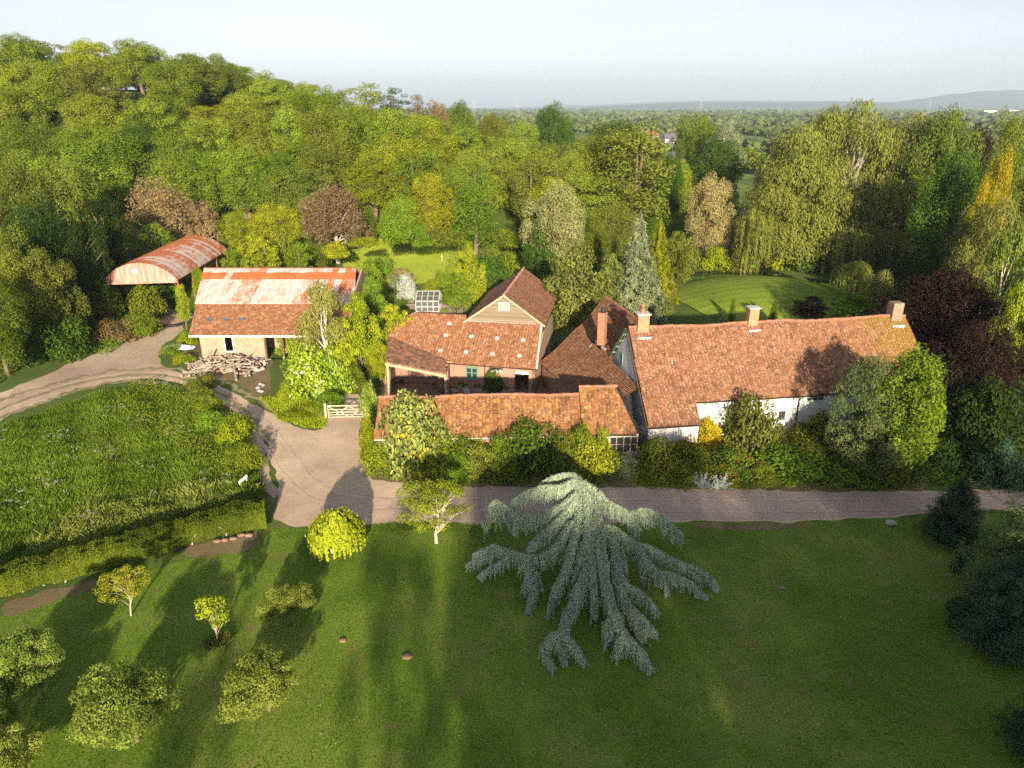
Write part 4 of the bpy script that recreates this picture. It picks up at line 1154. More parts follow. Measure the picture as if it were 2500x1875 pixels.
mb = MB(); mb.prism([c + dd * .42 * math.cos(2 * math.pi * k / 20) + Vector((0, 0, .28 * math.sin(2 * math.pi * k / 20))) for k in range(20)], -dn * .03); link('round_plate', mb.mesh('round_plate'), m_whitepaint, gs, True)
for k in range(5):
    for s_ in (0, 1):
        p = (dbR if s_ else dbL) + dn * (DL * k / 4 * .98 + .1) + dd * (skew * k / 4 + (-.12 if s_ else .12))
        mb = MB(); zt = tz(p.x, p.y); mb.bar((p.x, p.y, zt - .1), (p.x, p.y, 5.25), .18, .18)
        if s_: mb.bar((p.x, p.y, 4.2), (p.x - .9, p.y, 5.25), .08)
        mb.build('post', m_redsteel, HB)
for s_ in (0, 1):
    q = dbR if s_ else dbL; q = q + dd * (-.12 if s_ else .12); mb = MB(); mb.bar(q - Vector((0, 0, .1)), q + dn * DL + dd * skew - Vector((0, 0, .1)), .12, .2); mb.build('beam', m_redsteel, HB)

# ---- G: greenhouse
gx0, gx1, gy0, gy1 = -13.55, -10.3, 97.2, 101.6; gym = 99.4
GH = empty('greenhouse', ((gx0 + gx1) / 2, (gy0 + gy1) / 2, 0), 'small white-framed glass greenhouse at the end of the garden path', 'greenhouse')
mb = MB(); b_ = .06
for x in np.linspace(gx0, gx1, 5):
    for y, z in ((gy0, 1.6), (gy1, 1.6)): mb.bar((x, y, 0), (x, y, z), b_)
    mb.bar((x, gy0, 1.6), (x, gym, 2.5), b_); mb.bar((x, gy1, 1.6), (x, gym, 2.5), b_)
for x in (gx0, gx1):
    for y in (gy0 + 1.1, gym, gy1 - 1.1): mb.bar((x, y, 0), (x, y, 1.6 + .9 * (1 - abs(y - gym) / 2.2)), b_)
    mb.bar((x, gy0, 1.6), (x, gy1, 1.6), b_)
for y, z in ((gy0, 1.6), (gy1, 1.6), (gym, 2.5), (gy0, .12), (gy1, .12), (gy0, .8)): mb.bar((gx0, y, z), (gx1, y, z), b_ + .02)
mb.bar((gx0, gy0 + 1.1, 2.05), (gx1, gy0 + 1.1, 2.05), .04)
mb.build('frame', m_whitepaint, GH)
mb = MB()
for x in (gx0, gx1): mb.prism([(x, gy0, .1), (x, gy1, .1), (x, gy1, 1.6), (x, gym, 2.5), (x, gy0, 1.6)], (.01, 0, 0))
mb.box(gx0 + .03, gx1 - .03, gy0, gy0 + .01, .1, 1.58); mb.box(gx0 + .03, gx1 - .03, gy1, gy1 + .01, .1, 1.58)
mb.prism([(gx0, gy0, 1.6), (gx1, gy0, 1.6), (gx1, gym, 2.5), (gx0, gym, 2.5)], (0, 0, .01)); mb.prism([(gx0, gym, 2.5), (gx1, gym, 2.5), (gx1, gy1, 1.6), (gx0, gy1, 1.6)], (0, 0, .01))
mb.build('glass', m_ghglass, GH)
mb = MB(); mb.box(gx0 + .3, gx1 - .3, gy1 - 1.0, gy1 - .4, .75, .8)
for x in (gx0 + .4, gx1 - .4): mb.bar((x, gy1 - .7, 0), (x, gy1 - .7, .75), .08)
mb.build('staging', m_timber, GH)

# ================================================================= vegetation
def unit(a): return a / np.maximum(np.linalg.norm(a, axis=-1, keepdims=True), 1e-9)
class Fol:
    """leaf-sized faces: position, normal, long axis, size"""
    def __init__(s): s.P = []; s.N = []; s.T = []; s.L = []; s.W = []; s.C = []
    def add(s, P, N, T, L_, W, C):
        n = len(P); s.P.append(P); s.N.append(N); s.T.append(T)
        for lst, v in ((s.L, L_), (s.W, W), (s.C, C)): lst.append(np.broadcast_to(np.asarray(v, float), (n,)).copy())
    def mesh(s, name):
        P = np.concatenate(s.P); N = unit(np.concatenate(s.N)); T = np.concatenate(s.T); L_ = np.concatenate(s.L)[:, None]; W = np.concatenate(s.W)[:, None]; C = np.concatenate(s.C)
        T = unit(T - N * (T * N).sum(1, keepdims=True)); B = np.cross(N, T)
        V = np.stack([P - T * L_ / 2, P + B * W / 2 + T * L_ * .08, P + T * L_ / 2 - N * L_ * .12, P - B * W / 2 + T * L_ * .08], 1).reshape(-1, 3)
        F = np.arange(len(V)).reshape(-1, 4)
        return mesh_np(name, V, F, tint=np.repeat(np.clip(C, 0, 1), 4))
def rdir(rg, n): return unit(rg.normal(size=(n, 3)))

def cluster(f, rg, c, r, n, ls, flat=.7, up=.5, hang=0.0, ct=.5, lw=.55, low=-.72):
    """one leaf clump: a ragged dome of leaves around c"""
    d = rdir(rg, n * 2); d = d[d[:, 2] > low][:n]; n = len(d)
    rad = rg.uniform(.55, 1.08, (n, 1)) ** .6
    P = c + d * rad * np.array([r, r, r * flat])
    N = unit(d * .75 + rg.normal(0, .42, (n, 3)) + np.array([0, 0, up]))
    T = rdir(rg, n) + d * .5 + np.array([0, 0, -hang])
    f.add(P, N, T, ls * rg.uniform(.7, 1.3, n), ls * lw * rg.uniform(.7, 1.3, n), ct + rg.normal(0, .16, n))

def limbs(mb, rg, base, tops, r0, fork=.35, seg=5):
    """tapered trunk with limbs reaching the given points"""
    base = Vector(base); tp = max(tops, key=lambda t: t[2]); tp = Vector(tp)
    pts = [base, base.lerp(tp, .25) + Vector((rg.normal(0, .02), rg.normal(0, .02), 0)) * tp.z, base.lerp(tp, .55) + Vector((rg.normal(0, .04), rg.normal(0, .04), 0)) * tp.z, tp]
    mb.tube(pts, [r0, r0 * .75, r0 * .5, r0 * .12], seg + 2)
    for t in tops:
        t = Vector(t)
        if (t - tp).length < 1e-3: continue
        f = min(.75, max(.12, (t.z / max(tp.z, .1)) * rg.uniform(.4, .7))); o = base.lerp(tp, f)
        m = o.lerp(t, .5) + Vector((0, 0, (t - o).length * .12))
        mb.tube([o, m, t], [r0 * .38, r0 * .22, r0 * .06], seg, cap=False)

def broad(seed, H=12., Rr=5., cl=46, lv=210, ls=.42, base=.16, top=1.0, flat=.85, shape='round', crad=.30, lw=.6, tr=.03, spread=1.0, hang=0., up=.22, fill=.12, cr=(.6, 1.25)):
    rg = np.random.default_rng(seed); f = Fol(); cz0 = H * (base + 1) / 2; hz = H * (1 - base) / 2
    tops = []; n = cl
    lump = rg.normal(0, 1, 6)
    k = 0
    while k < n:
        d = rdir(rg, 1)[0]
        if d[2] < -.75: continue
        a = math.atan2(d[1], d[0]); lf = 1 + .16 * math.sin(2 * a + lump[0]) + .10 * math.sin(3 * a + lump[1]) + .08 * lump[2] * d[2]
        q = rg.uniform(.42, .86) if rg.random() < .35 else rg.uniform(.74, .92)
        if shape == 'cone': wz = max(.15, 1 - (d[2] * .5 + .5) * .85)
        elif shape == 'column': wz = .95
        elif shape == 'spread': wz = 1.0 if d[2] > 0 else .75
        else: wz = 1.0
        p = np.array([d[0] * Rr * q * lf * wz, d[1] * Rr * q * lf * wz, cz0 + d[2] * hz * q * (1.05 if shape != 'cone' else 1)])
        r = Rr * crad * rg.uniform(*cr) * (wz if shape == 'cone' else 1)
        if p[2] - r * flat < .05: p[2] = r * flat + .05
        cluster(f, rg, p, r, int(lv * (r / (Rr * crad)) ** 2), ls, flat, up, hang, ct=rg.uniform(.25, .75), lw=lw)
        tops.append(p); k += 1
    # loose inner leaves so the crown is not hollow
    nf = int(cl * lv * fill)
    d = rdir(rg, nf) * rg.uniform(.1, .8, (nf, 1)); P = d * np.array([Rr * .8, Rr * .8, hz]) + np.array([0, 0, cz0])
    f.add(P, rdir(rg, nf), rdir(rg, nf), ls * 1.1, ls * .8, rg.uniform(.2, .6, nf))
    cm = f.mesh('crown')
    mb = MB(); tt = sorted(tops, key=lambda t: -t[2]); limbs(mb, rg, (0, 0, -.3), [tuple(t) for t in tt[::max(1, len(tt) // 14)]], H * tr)
    return cm, mb.mesh('trunk'), H, Rr

def weeping(seed, H=12., Rr=5., n=260, ls=.30, base=.05, lmin=.15, lmax=.35, lw=.35, domes=7, tr=.017, per=26):
    """crown of hanging leafy curtains falling from several domes"""
    rg = np.random.default_rng(seed); f = Fol(); tops = []
    dm = [(0, 0, H * .98, Rr * (.95 if domes == 1 else .55))]
    for k in range(domes - 1):
        a = rg.uniform(0, 2 * math.pi); q = rg.uniform(.35, .72) * Rr; dm.append((q * math.cos(a), q * math.sin(a), H * (.35 + .6 * rg.random() ** .8 if domes > 12 else rg.uniform(.55, .93)), Rr * (rg.uniform(.28, .50) if domes > 12 else rg.uniform(.32, .55))))
    for (x, y, z, r) in dm:
        tops.append((x, y, z - .2))
        m = int(n * (r / Rr) ** 2 * 3 / domes * 2.2)
        for _ in range(m):
            a = rg.uniform(0, 2 * math.pi); q = math.sqrt(rg.random()); x0 = x + r * q * math.cos(a); y0 = y + r * q * math.sin(a)
            z0 = z - r * .75 * q * q + rg.normal(0, .1) * r * .4 - (.35 * r * (math.sin(3 * a + 1) * .5 + .5) * q if domes == 1 else 0); ln = H * rg.uniform(lmin, lmax); ln = min(ln, z0 - H * base)
            if ln < .3: continue
            k = int(per * ln / (H * .25)) + 3; t = np.sort(rg.random(k))
            ox = np.cos(a) * .10 * ln * np.sin(t * 1.6); oy = np.sin(a) * .10 * ln * np.sin(t * 1.6)
            w = .035 * H * (1 - t * .5) * .5
            P = np.stack([x0 + ox + rg.normal(0, 1, k) * w, y0 + oy + rg.normal(0, 1, k) * w, z0 - t * ln], 1)
            out = np.array([math.cos(a), math.sin(a), .55])
            N = unit(out + rg.normal(0, .45, (k, 3))); T = np.tile([0, 0, -1.], (k, 1)) + rg.normal(0, .25, (k, 3))
            f.add(P, N, T, ls * rg.uniform(.8, 1.6, k), ls * lw, np.clip(rg.normal(.5, .12) + rg.normal(0, .12, k), 0, 1))
    mb = MB(); limbs(mb, rg, (0, 0, -.3), tops, H * tr)
    return f.mesh('crown'), mb.mesh('trunk'), H, Rr

def conifer(seed, H=10., Rr=3., tiers=22, per=11, ls=.26, lw=.35, up=.25, base=.04, droop=.15, power=.9, frond=60):
    rg = np.random.default_rng(seed); f = Fol(); mb = MB(); mb.tube([(0, 0, -.3), (0, 0, H * .5), (0, 0, H)], [H * .025, H * .015, .02], 7)
    for i_ in range(tiers):
        z = H * (base + (1 - base) * i_ / tiers); rr = Rr * (1 - i_ / tiers) ** power * rg.uniform(.82, 1.1) + .12
        m = max(4, int(per * (rr / Rr) ** .6)); a0 = rg.uniform(0, 6)
        for k in range(m):
            a = a0 + 2 * math.pi * k / m + rg.normal(0, .15); r = rr * rg.uniform(.75, 1.12)
            ct = rg.uniform(.3, .7); nn = max(8, int(frond * (rr / Rr) ** .8)); t = rg.random(nn) ** .7
            wid = r * .26 * (1 - t * .55)
            s_ = rg.normal(0, 1, nn) * wid * .6
            zz = z + t * r * up - droop * r * t * t + rg.normal(0, .045 * Rr, nn)
            P = np.stack([math.cos(a) * r * t - math.sin(a) * s_, math.sin(a) * r * t + math.cos(a) * s_, zz], 1)
            out = np.tile([math.cos(a) * .35, math.sin(a) * .35, 1.], (nn, 1)); N = unit(out + rg.normal(0, .35, (nn, 3)))
            T = np.tile([math.cos(a), math.sin(a), -.1], (nn, 1)) + rg.normal(0, .35, (nn, 3))
            f.add(P, N, T, ls * rg.uniform(.7, 1.3, nn), ls * lw, ct + rg.normal(0, .12, nn))
            if k % 2 == 0: mb.tube([(0, 0, z), (math.cos(a) * r * .8, math.sin(a) * r * .8, z + r * up * .6)], [.04, .012], 4, cap=False)
    return f.mesh('crown'), mb.mesh('trunk'), H, Rr

def bare(seed, H=11., Rr=5., n=22, leaf=.35, ls=.35):
    """dead or barely leafed tree: branching twigs with a few leaves"""
    rg = np.random.default_rng(seed); mb = MB(); f = Fol()
    mb.tube([(0, 0, -.3), (.1, 0, H * .22), (0, .1, H * .5)], [H * .028, H * .022, H * .012], 7)
    def grow(p, d, ln, r, dep):
        q = p + d * ln + Vector((0, 0, .05 * ln)); mb.tube([p, p.lerp(q, .5) + Vector(rg.normal(0, .04 * ln, 3)), q], [r, r * .75, r * .5], 4 if dep < 2 else 3, cap=False)
        if dep >= 4:
            return
        for _ in range(3 if dep < 3 else 4):
            nd = (d + Vector(rg.normal(0, .55, 3)) + Vector((0, 0, .06))).normalized()
            grow(q, nd, ln * rg.uniform(.55, .8), r * .55, dep + 1)
        k = int(10 * leaf); 
        if dep >= 2 and k:
            P = np.array(q) + rg.normal(0, ln * .5, (k, 3)); f.add(P, rdir(rg, k), rdir(rg, k), ls, ls * .5, rg.uniform(.2, .9, k))
    for k in range(n):
        a = rg.uniform(0, 6.28); e = rg.uniform(.0, 1.2); o = Vector((0, 0, H * rg.uniform(.18, .5)))
        d = Vector((math.cos(a) * math.cos(e) * Rr / (H * .5), math.sin(a) * math.cos(e) * Rr / (H * .5), math.sin(e) + .1)).normalized()
        grow(o, d, H * .17, H * .009, 0)
    me = mb.mesh('trunk')
    return f.mesh('crown') if f.P else None, me, H, Rr

def shrub(seed, cl=26, lv=170, ls=.085, flat=.75, crad=.36, up=.4, hang=0., lw=.6, box=False, top=1.0):
    """unit shrub: radius 1, height 1"""
    rg = np.random.default_rng(seed); f = Fol()
    k = 0
    while k < cl:
        d = rdir(rg, 1)[0]
        if d[2] < -.1: continue
        q = rg.uniform(.45, .80)
        p = np.array([d[0] * q, d[1] * q, .12 + d[2] * q * .88]); r = crad * rg.uniform(.65, 1.2)
        cluster(f, rg, p, r, int(lv * (r / crad) ** 2), ls, flat, up, hang, ct=rg.uniform(.3, .7), lw=lw, low=-.7); k += 1
    n = cl * 22; P = rdir(rg, n) * rg.uniform(.1, .85, (n, 1)); P[:, 2] = np.abs(P[:, 2]) * .9
    f.add(P, rdir(rg, n), rdir(rg, n), ls, ls * .7, rg.uniform(.2, .6, n))
    me = f.mesh('foliage')
    return me

PR = {}
for i_ in range(4): PR[f'broad{i_}'] = broad(100 + i_, 13, 5.6, cl=110, lv=230, ls=.245, base=.03, crad=.22, flat=1.05, cr=(.5, 1.4))
PR['oak0'] = broad(120, 14, 7, cl=120, lv=190, ls=.27, base=.06, flat=1.0, crad=.19, cr=(.5, 1.4))
PR['oak1'] = broad(121, 14, 7, cl=120, lv=200, ls=.27, base=.05, flat=1.0, crad=.20, cr=(.5, 1.4))
for i_ in range(3): PR[f'alder{i_}'] = broad(130 + i_, 14, 5.5, cl=150, lv=160, ls=.245, base=.03, flat=.98, crad=.18, cr=(.5, 1.35), up=.25, fill=.12)
PR['tall0'] = broad(140, 18, 4.6, cl=84, lv=130, ls=.38, base=.05, shape='column', crad=.34)
PR['egg0'] = broad(141, 14, 4.4, cl=70, lv=130, ls=.36, base=.04, shape='cone', crad=.42, flat=.8)
PR['open0'] = broad(142, 14, 7, cl=60, lv=70, ls=.40, base=.28, flat=.4, crad=.20, up=.8, fill=.02, tr=.02)
PR['pine0'] = broad(143, 14, 5, cl=34, lv=150, ls=.34, base=.40, flat=.35, crad=.30, up=.8, fill=.03, lw=.3)
PR['weep0'] = weeping(150, 20, 7.5, n=1150, ls=.36, domes=30, lmin=.05, lmax=.17, per=44)
PR['weep1'] = weeping(151, 18, 6.0, n=900, ls=.34, domes=20, lmin=.06, lmax=.20, per=44)
PR['weep2'] = weeping(152, 6, 3.4, n=220, ls=.20, domes=5, lmin=.25, lmax=.55, per=26)
PR['birch0'] = weeping(153, 11, 3.0, n=520, ls=.20, domes=16, lmin=.06, lmax=.15, lw=.55, per=34)
PR['con0'] = conifer(160, 9, 2.6, frond=150, tiers=28)
PR['con1'] = conifer(161, 7, 3.4, tiers=28, up=.35, frond=260, power=.7, ls=.17, per=13)
PR['con2'] = conifer(162, 9, 2.2, tiers=30, up=.9, droop=-.1, per=10, power=.6, frond=80, ls=.22, lw=.5)
PR['jun0'] = broad(163, 6, 3.2, cl=120, lv=130, ls=.17, base=.02, flat=.55, crad=.20, lw=.38, up=.4, hang=-.3)
PR['cyp0'] = broad(164, 9, 2.3, cl=190, lv=120, ls=.20, base=.0, flat=1.1, crad=.24, lw=.5, hang=-.2)
PR['bare0'] = bare(170, 11, 6, leaf=.4)
PR['bare1'] = bare(171, 12, 4, n=26, leaf=2.2, ls=.30)
PR['mid0'] = broad(180, 5, 2.4, cl=60, lv=140, ls=.17, base=.08, crad=.26, flat=.6)
PR['mid1'] = broad(181, 5, 2.2, cl=70, lv=110, ls=.17, base=.14, crad=.22, flat=.5, up=.7)
PR['far0'] = broad(190, 12, 5.5, cl=26, lv=60, ls=1.0, base=.02, crad=.36, fill=.08)
PR['far1'] = broad(191, 12, 5.0, cl=30, lv=50, ls=1.0, base=.02, crad=.34, fill=.08)
PR['far2'] = broad(192, 12, 3.6, cl=26, lv=50, ls=.9, base=.02, crad=.38, fill=.08, shape='column')
SH = [shrub(200), shrub(201, cl=34, crad=.28, ls=.075), shrub(202, cl=18, crad=.42, flat=.6), shrub(203, cl=44, crad=.22, ls=.06, lv=130)]

def tree(kind, x, y, z, w, h, mat, label, name='tree', cat='tree', group=None, tmat=None, rot=None):
    cm, tm, H0, R0 = PR[kind]
    e = empty(name, (x, y, z), label, cat, group)
    rg = random.Random(int(x * 131 + y * 17)); rot = rg.uniform(0, 6.28) if rot is None else rot
    s = (w / 2 / R0, w / 2 / R0, h / H0)
    for nm, me, mt in (('crown', cm, L[mat]), ('trunk', tm, tmat or bark)):
        if me is None: continue
        o = link(nm, me, mt, e); o.scale = s; o.rotation_euler = (0, 0, rot)
    return e
def T(dx, dtop, dw, Y, kind, mat, label, name='tree', group=None, tmat=None, h=None, cat='tree', rot=None):
    """tree surveyed from the photo: crown centre column, crown top and width in the photo, distance Y"""
    s_ = D(dx, dtop); p = atY(s_, Y); z = tz(p.x, Y); w = dw / 1533.7 * Y * 1.0 * .92
    hh = h or (p.z - z)
    if hh < 1.2: print('LOW', label, hh); hh = 2
    return tree(kind, p.x, Y, z, w, hh, mat, label, name, cat, group, tmat, rot)
BED_H = lambda dx, dy: (1.25 if dx < 1400 else .98) if (dx > 860 and 930 < dy < 1080) else 1.0
def B(dx, dyb, dw, dh, mat, label, var=0, name='shrub', cat='shrub', group=None, zb=0, dep=1.0, hk=1.0):
    """shrub standing with its near foot at the photo point (dx, dyb); dw, dh are its size in the photo"""
    p = at(D(dx, dyb), zb); k = math.hypot(p.y, CAM_H) / 1533.7 * .97; w = dw * k * 1.16
    zz = tz(p.x, p.y)
    if zz > .2: p = at(D(dx, dyb), zz); k = math.hypot(p.y, CAM_H - zz) / 1533.7 * .97; w = dw * k * 1.16
    h = max(.3, (dh * k - w * dep * math.sin(math.atan2(CAM_H, p.y)) * .40) * 1.28 * hk * BED_H(dx, dyb))
    o = link(name, SH[var], L[mat]); o.location = (p.x, p.y + w * dep * .45, zz - .02); o.scale = (w / 2, w * dep / 2, h / 1.12)
    o.rotation_euler = (0, 0, 0)
    return tag(o, label, cat, group)

# ---------------- woodland on the left hillside (photo survey, 2212 px picture coordinates)
W_ = [
 (15, 88, 100, 225, 'broad1', 'olive', 'olive round tree on the skyline at the upper left corner'),
 (95, 84, 96, 228, 'open0', 'olive', 'thin-crowned rounded tree on the hilltop with sky showing through'),
 (158, 112, 90, 225, 'broad2', 'oak', 'broad green tree on the hilltop right of the thin-crowned one'),
 (215, 122, 80, 222, 'broad0', 'oak', 'dark green hilltop tree left of the dip in the skyline'),
 (262, 136, 74, 216, 'egg0', 'alder', 'light green egg-shaped tree standing at the dip in the skyline'),
 (340, 152, 100, 210, 'broad3', 'olive', 'olive tree left of the tall open oak on the skyline'),
 (435, 112, 150, 205, 'oak0', 'oak', 'tall open-crowned oak standing highest on the skyline'),
 (420, 160, 96, 196, 'broad1', 'vivid', 'dense round tree just in front of the tall open oak'),
 (515, 182, 90, 200, 'broad2', 'olive', 'low pale tree at the right foot of the tall open oak'),
 (575, 190, 120, 188, 'broad0', 'alder', 'wide yellow-green tree on the skyline right of the tall oak'),
 (650, 196, 110, 182, 'broad3', 'vivid', 'bright green tree on the skyline above the brown-leaved garden tree'),
 (715, 190, 100, 178, 'broad2', 'oak', 'darker green skyline tree next to the birch-like one'),
 (785, 172, 110, 190, 'open0', 'birch', 'pale feathery tree poking above the middle of the wood'),
 (848, 190, 80, 188, 'pine0', 'yew', 'dark flat-topped pine on the skyline'),
 (900, 204, 62, 186, 'pine0', 'rust', 'copper-brown pine right of the dark pine on the skyline'),
 (945, 222, 60, 190, 'broad1', 'rust', 'small brownish tree at the right end of the wooded skyline'),
 (994, 220, 76, 250, 'broad0', 'oak', 'dark round tree standing alone beyond the end of the wood'),
 (1198, 222, 116, 270, 'oak1', 'deep', 'large dark green oak rising on the horizon in mid picture'),
 (1065, 246, 90, 225, 'broad3', 'olive', 'olive tree between the lone round tree and the large dark oak'),
 (1130, 262, 90, 215, 'broad2', 'alder', 'soft yellow-green tree left of the large dark oak'),
 (30, 165, 190, 178, 'broad0', 'vivid', 'big bright green tree at the left edge below the skyline'),
 (130, 190, 170, 170, 'broad2', 'vivid', 'bright green broad tree second from the left edge below the skyline'),
 (185, 205, 140, 165, 'oak0', 'oak', 'green tree with exposed pale branches high on the left slope'),
 (60, 255, 180, 140, 'oak1', 'oak', 'wide green tree at the left edge halfway up the wood'),
 (200, 262, 190, 138, 'oak0', 'vivid', 'large green tree with bare grey limbs hanging on its right side'),
 (330, 232, 140, 160, 'broad3', 'oak', 'mid-green tree below the grassy gap on the hillside'),
 (370, 290, 130, 140, 'broad1', 'oak', 'dense dark green tree above the bare twiggy tree'),
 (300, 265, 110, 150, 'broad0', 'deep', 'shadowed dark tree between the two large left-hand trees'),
 (450, 225, 130, 168, 'alder1', 'gold_green', 'golden-green layered tree below the tall open oak'),
 (530, 230, 140, 160, 'alder0', 'alder', 'yellow-green layered alder left of centre in the wood'),
 (620, 232, 130, 156, 'alder2', 'alder', 'yellow-green alder above the brown-leaved garden tree'),
 (690, 232, 120, 152, 'broad2', 'oak', 'leafy green tree in mid wood left of the tall alders'),
 (765, 225, 140, 158, 'alder1', 'alder', 'tall alder with pale trunk showing in the middle of the wood'),
 (850, 235, 150, 152, 'alder0', 'alder', 'broad yellow-green alder right of the pale-trunked one'),
 (930, 255, 120, 160, 'alder2', 'gold_green', 'golden alder beneath the copper-brown pine'),
 (1000, 268, 110, 165, 'alder1', 'alder', 'rounded alder below the lone dark round tree'),
 (420, 330, 140, 138, 'broad3', 'vivid', 'green tree behind the bare twiggy tree, right side'),
 (520, 320, 130, 140, 'alder2', 'alder', 'light green layered tree above the young lime-green garden tree'),
 (600, 330, 130, 138, 'broad0', 'vivid', 'bright leafy tree left of the brown-leaved garden tree'),
 (800, 330, 150, 140, 'alder0', 'gold_green', 'golden-green tree directly behind the round garden lawn'),
 (900, 320, 150, 140, 'alder1', 'alder', 'layered alder behind the right end of the round garden lawn'),
 (1010, 330, 130, 142, 'oak0', 'alder', 'spreading tree with a forked pale trunk right of the lawn'),
 (1110, 300, 130, 170, 'alder0', 'alder', 'yellow-green alder left of the spreading brown-limbed tree'),
 (1170, 330, 160, 142, 'oak0', 'olive', 'spreading olive tree with twisted brown limbs behind the cream-flowered tree'),
 (1240, 330, 110, 148, 'broad2', 'alder', 'soft green tree right of the twisted brown-limbed tree'),
 (1370, 262, 190, 140, 'tall0', 'olive', 'tall dense olive-green tree right of centre, highest of the middle trees'),
 (1300, 290, 120, 150, 'broad0', 'oak', 'green tree at the left shoulder of the tall dense olive tree'),
 (1330, 262, 150, 200, 'broad3', 'deep', 'dark green tree rising behind the tall dense olive one'),
 (1450, 330, 70, 150, 'broad1', 'deep', 'narrow dark tree between the tall olive tree and the far meadow'),
 (680, 420, 130, 130, 'alder2', 'vivid', 'leafy tree at the wood edge behind the brown-leaved garden tree'),
 (870, 425, 110, 128, 'broad2', 'vivid', 'rounded bright green tree left of the orange-barked trunk'),
 (925, 375, 110, 131, 'alder0', 'gold_green', 'tree with a straight orange-lit trunk behind the round lawn'),
 (1025, 392, 100, 126, 'tall0', 'vivid', 'dense conical bright green tree right of the orange-lit trunk'),
 (770, 440, 90, 128, 'broad3', 'oak', 'green tree between the brown-leaved tree and the lawn'),
 (1270, 470, 110, 118, 'broad1', 'oak', 'dark undergrowth tree below the tall dense olive tree'),
 (1330, 440, 120, 125, 'broad2', 'olive', 'drooping olive tree at the right foot of the tall dense one'),
 (590, 440, 110, 126, 'broad0', 'lime', 'lime-green tree between the hay barn and the brown-leaved tree'),
 (510, 460, 90, 124, 'broad1', 'gold_green', 'small golden tree just behind the end of the hay barn'),
]
for (dx, dt, dw, Y, k, m, lb) in W_: T(dx, dt, dw, Y, k, m, lb)
T(330, 362, 230, 120, 'bare0', 'twig', 'large bare twiggy tree with hardly a leaf behind the hay barn', 'bare_tree', tmat=plain('twig_bark', (.34, .25, .13), .9, var=.4))
T(430, 420, 120, 122, 'bare0', 'twig', 'smaller bare twiggy tree beside the right end of the hay barn', 'bare_tree', tmat=MATS.get('twig_bark') or bpy.data.materials['twig_bark'], rot=2.0)
T(715, 385, 135, 122, 'bare1', 'rust', 'brown-leaved round garden tree with a yellow-green patch in its crown', 'brown_tree', tmat=palebark)
T(1200, 398, 150, 112, 'broad1', 'cream', 'pale cream-flowering rounded tree behind the boarded barn', 'flowering_tree')
# big trees on the near left
NL_ = [
 (20, 330, 170, 104, 'oak1', 'olive', 'tall olive hedgerow tree at the left edge, middle height'),
 (130, 345, 150, 110, 'broad3', 'olive', 'olive-brown tree left of the bare twiggy tree'),
 (215, 420, 130, 102, 'jun0', 'yew', 'dark evergreen with upswept sprays left of the hay barn'),
 (60, 420, 160, 90, 'oak0', 'yew', 'dark tangled tree leaning over the grass track'),
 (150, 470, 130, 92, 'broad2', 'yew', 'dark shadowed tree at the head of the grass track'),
 (10, 500, 150, 80, 'broad1', 'olive', 'brownish tree at the left edge above the gravel drive'),
 (80, 545, 150, 82, 'broad0', 'olive', 'brown-green shaggy tree leaning over the bank beside the grass track'),
 (-40, 600, 160, 72, 'broad1', 'oak', 'green leafy bush tree cut by the left edge above the drive'),
 (330, 480, 100, 112, 'mid1', 'vivid', 'green bush tree tucked behind the hay barn roof'),
]
for (dx, dt, dw, Y, k, m, lb) in NL_: T(dx, dt, dw, Y, k, m, lb)
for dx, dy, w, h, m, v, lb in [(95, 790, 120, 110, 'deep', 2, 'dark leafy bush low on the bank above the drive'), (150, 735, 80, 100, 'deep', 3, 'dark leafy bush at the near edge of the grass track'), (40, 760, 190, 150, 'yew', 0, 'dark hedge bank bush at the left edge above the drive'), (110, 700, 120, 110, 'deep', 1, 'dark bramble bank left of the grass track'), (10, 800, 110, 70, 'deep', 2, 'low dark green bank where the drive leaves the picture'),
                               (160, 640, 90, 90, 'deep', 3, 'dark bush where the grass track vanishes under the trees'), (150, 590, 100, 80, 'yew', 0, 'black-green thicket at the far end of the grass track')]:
    B(dx, dy, w, h, m, lb, v)

greybark = plain('grey_birch_bark', (.34, .30, .24), .85, var=.4, scale=5)
# ---------------- right-hand big trees
T(1870, 203, 270, 131, 'weep0', 'weep', 'huge weeping birch behind the mound lawn, tallest tree on the right', 'weeping_birch', tmat=greybark, rot=.4)
T(1740, 262, 240, 128, 'weep1', 'weep', 'weeping birch forming the left part of the big hanging mass', 'weeping_birch', tmat=greybark)
T(1985, 235, 200, 130, 'weep1', 'weep', 'weeping birch forming the right shoulder of the big hanging mass', 'weeping_birch', tmat=greybark, rot=3)
T(1805, 215, 100, 134, 'weep1', 'birch', 'slim birch with a pale forked trunk rising over the hanging mass', 'weeping_birch', tmat=greybark, rot=5)
T(1690, 340, 190, 126, 'weep1', 'weep', 'low weeping tree at the left foot of the big hanging mass', 'weeping_tree', rot=1)
T(1630, 445, 130, 121, 'weep2', 'weep', 'small weeping willow at the edge of the mound lawn', 'weeping_tree')
T(1860, 470, 240, 123, 'weep2', 'weep', 'hanging green curtain of branches above the middle of the pond', 'weeping_tree', rot=2)
T(2062, 240, 170, 124, 'broad0', 'olive', 'tall green tree right of the big weeping birches', 'tree')
T(2090, 330, 170, 106, 'broad0', 'deep', 'dark dense tree below the tall one on the right', 'tree')
T(2130, 262, 70, 125, 'tall0', 'copper', 'narrow copper beech standing against the horizon', 'copper_beech')
T(2168, 335, 84, 96, 'broad1', 'yellow', 'bright golden-yellow tree at the right edge', 'golden_tree')
T(2195, 250, 110, 150, 'broad1', 'oak', 'green tree at the right edge beyond the golden one', 'tree')
T(2180, 420, 160, 86, 'weep1', 'birch', 'tall feathery birch at the right edge', 'birch', tmat=palebark)
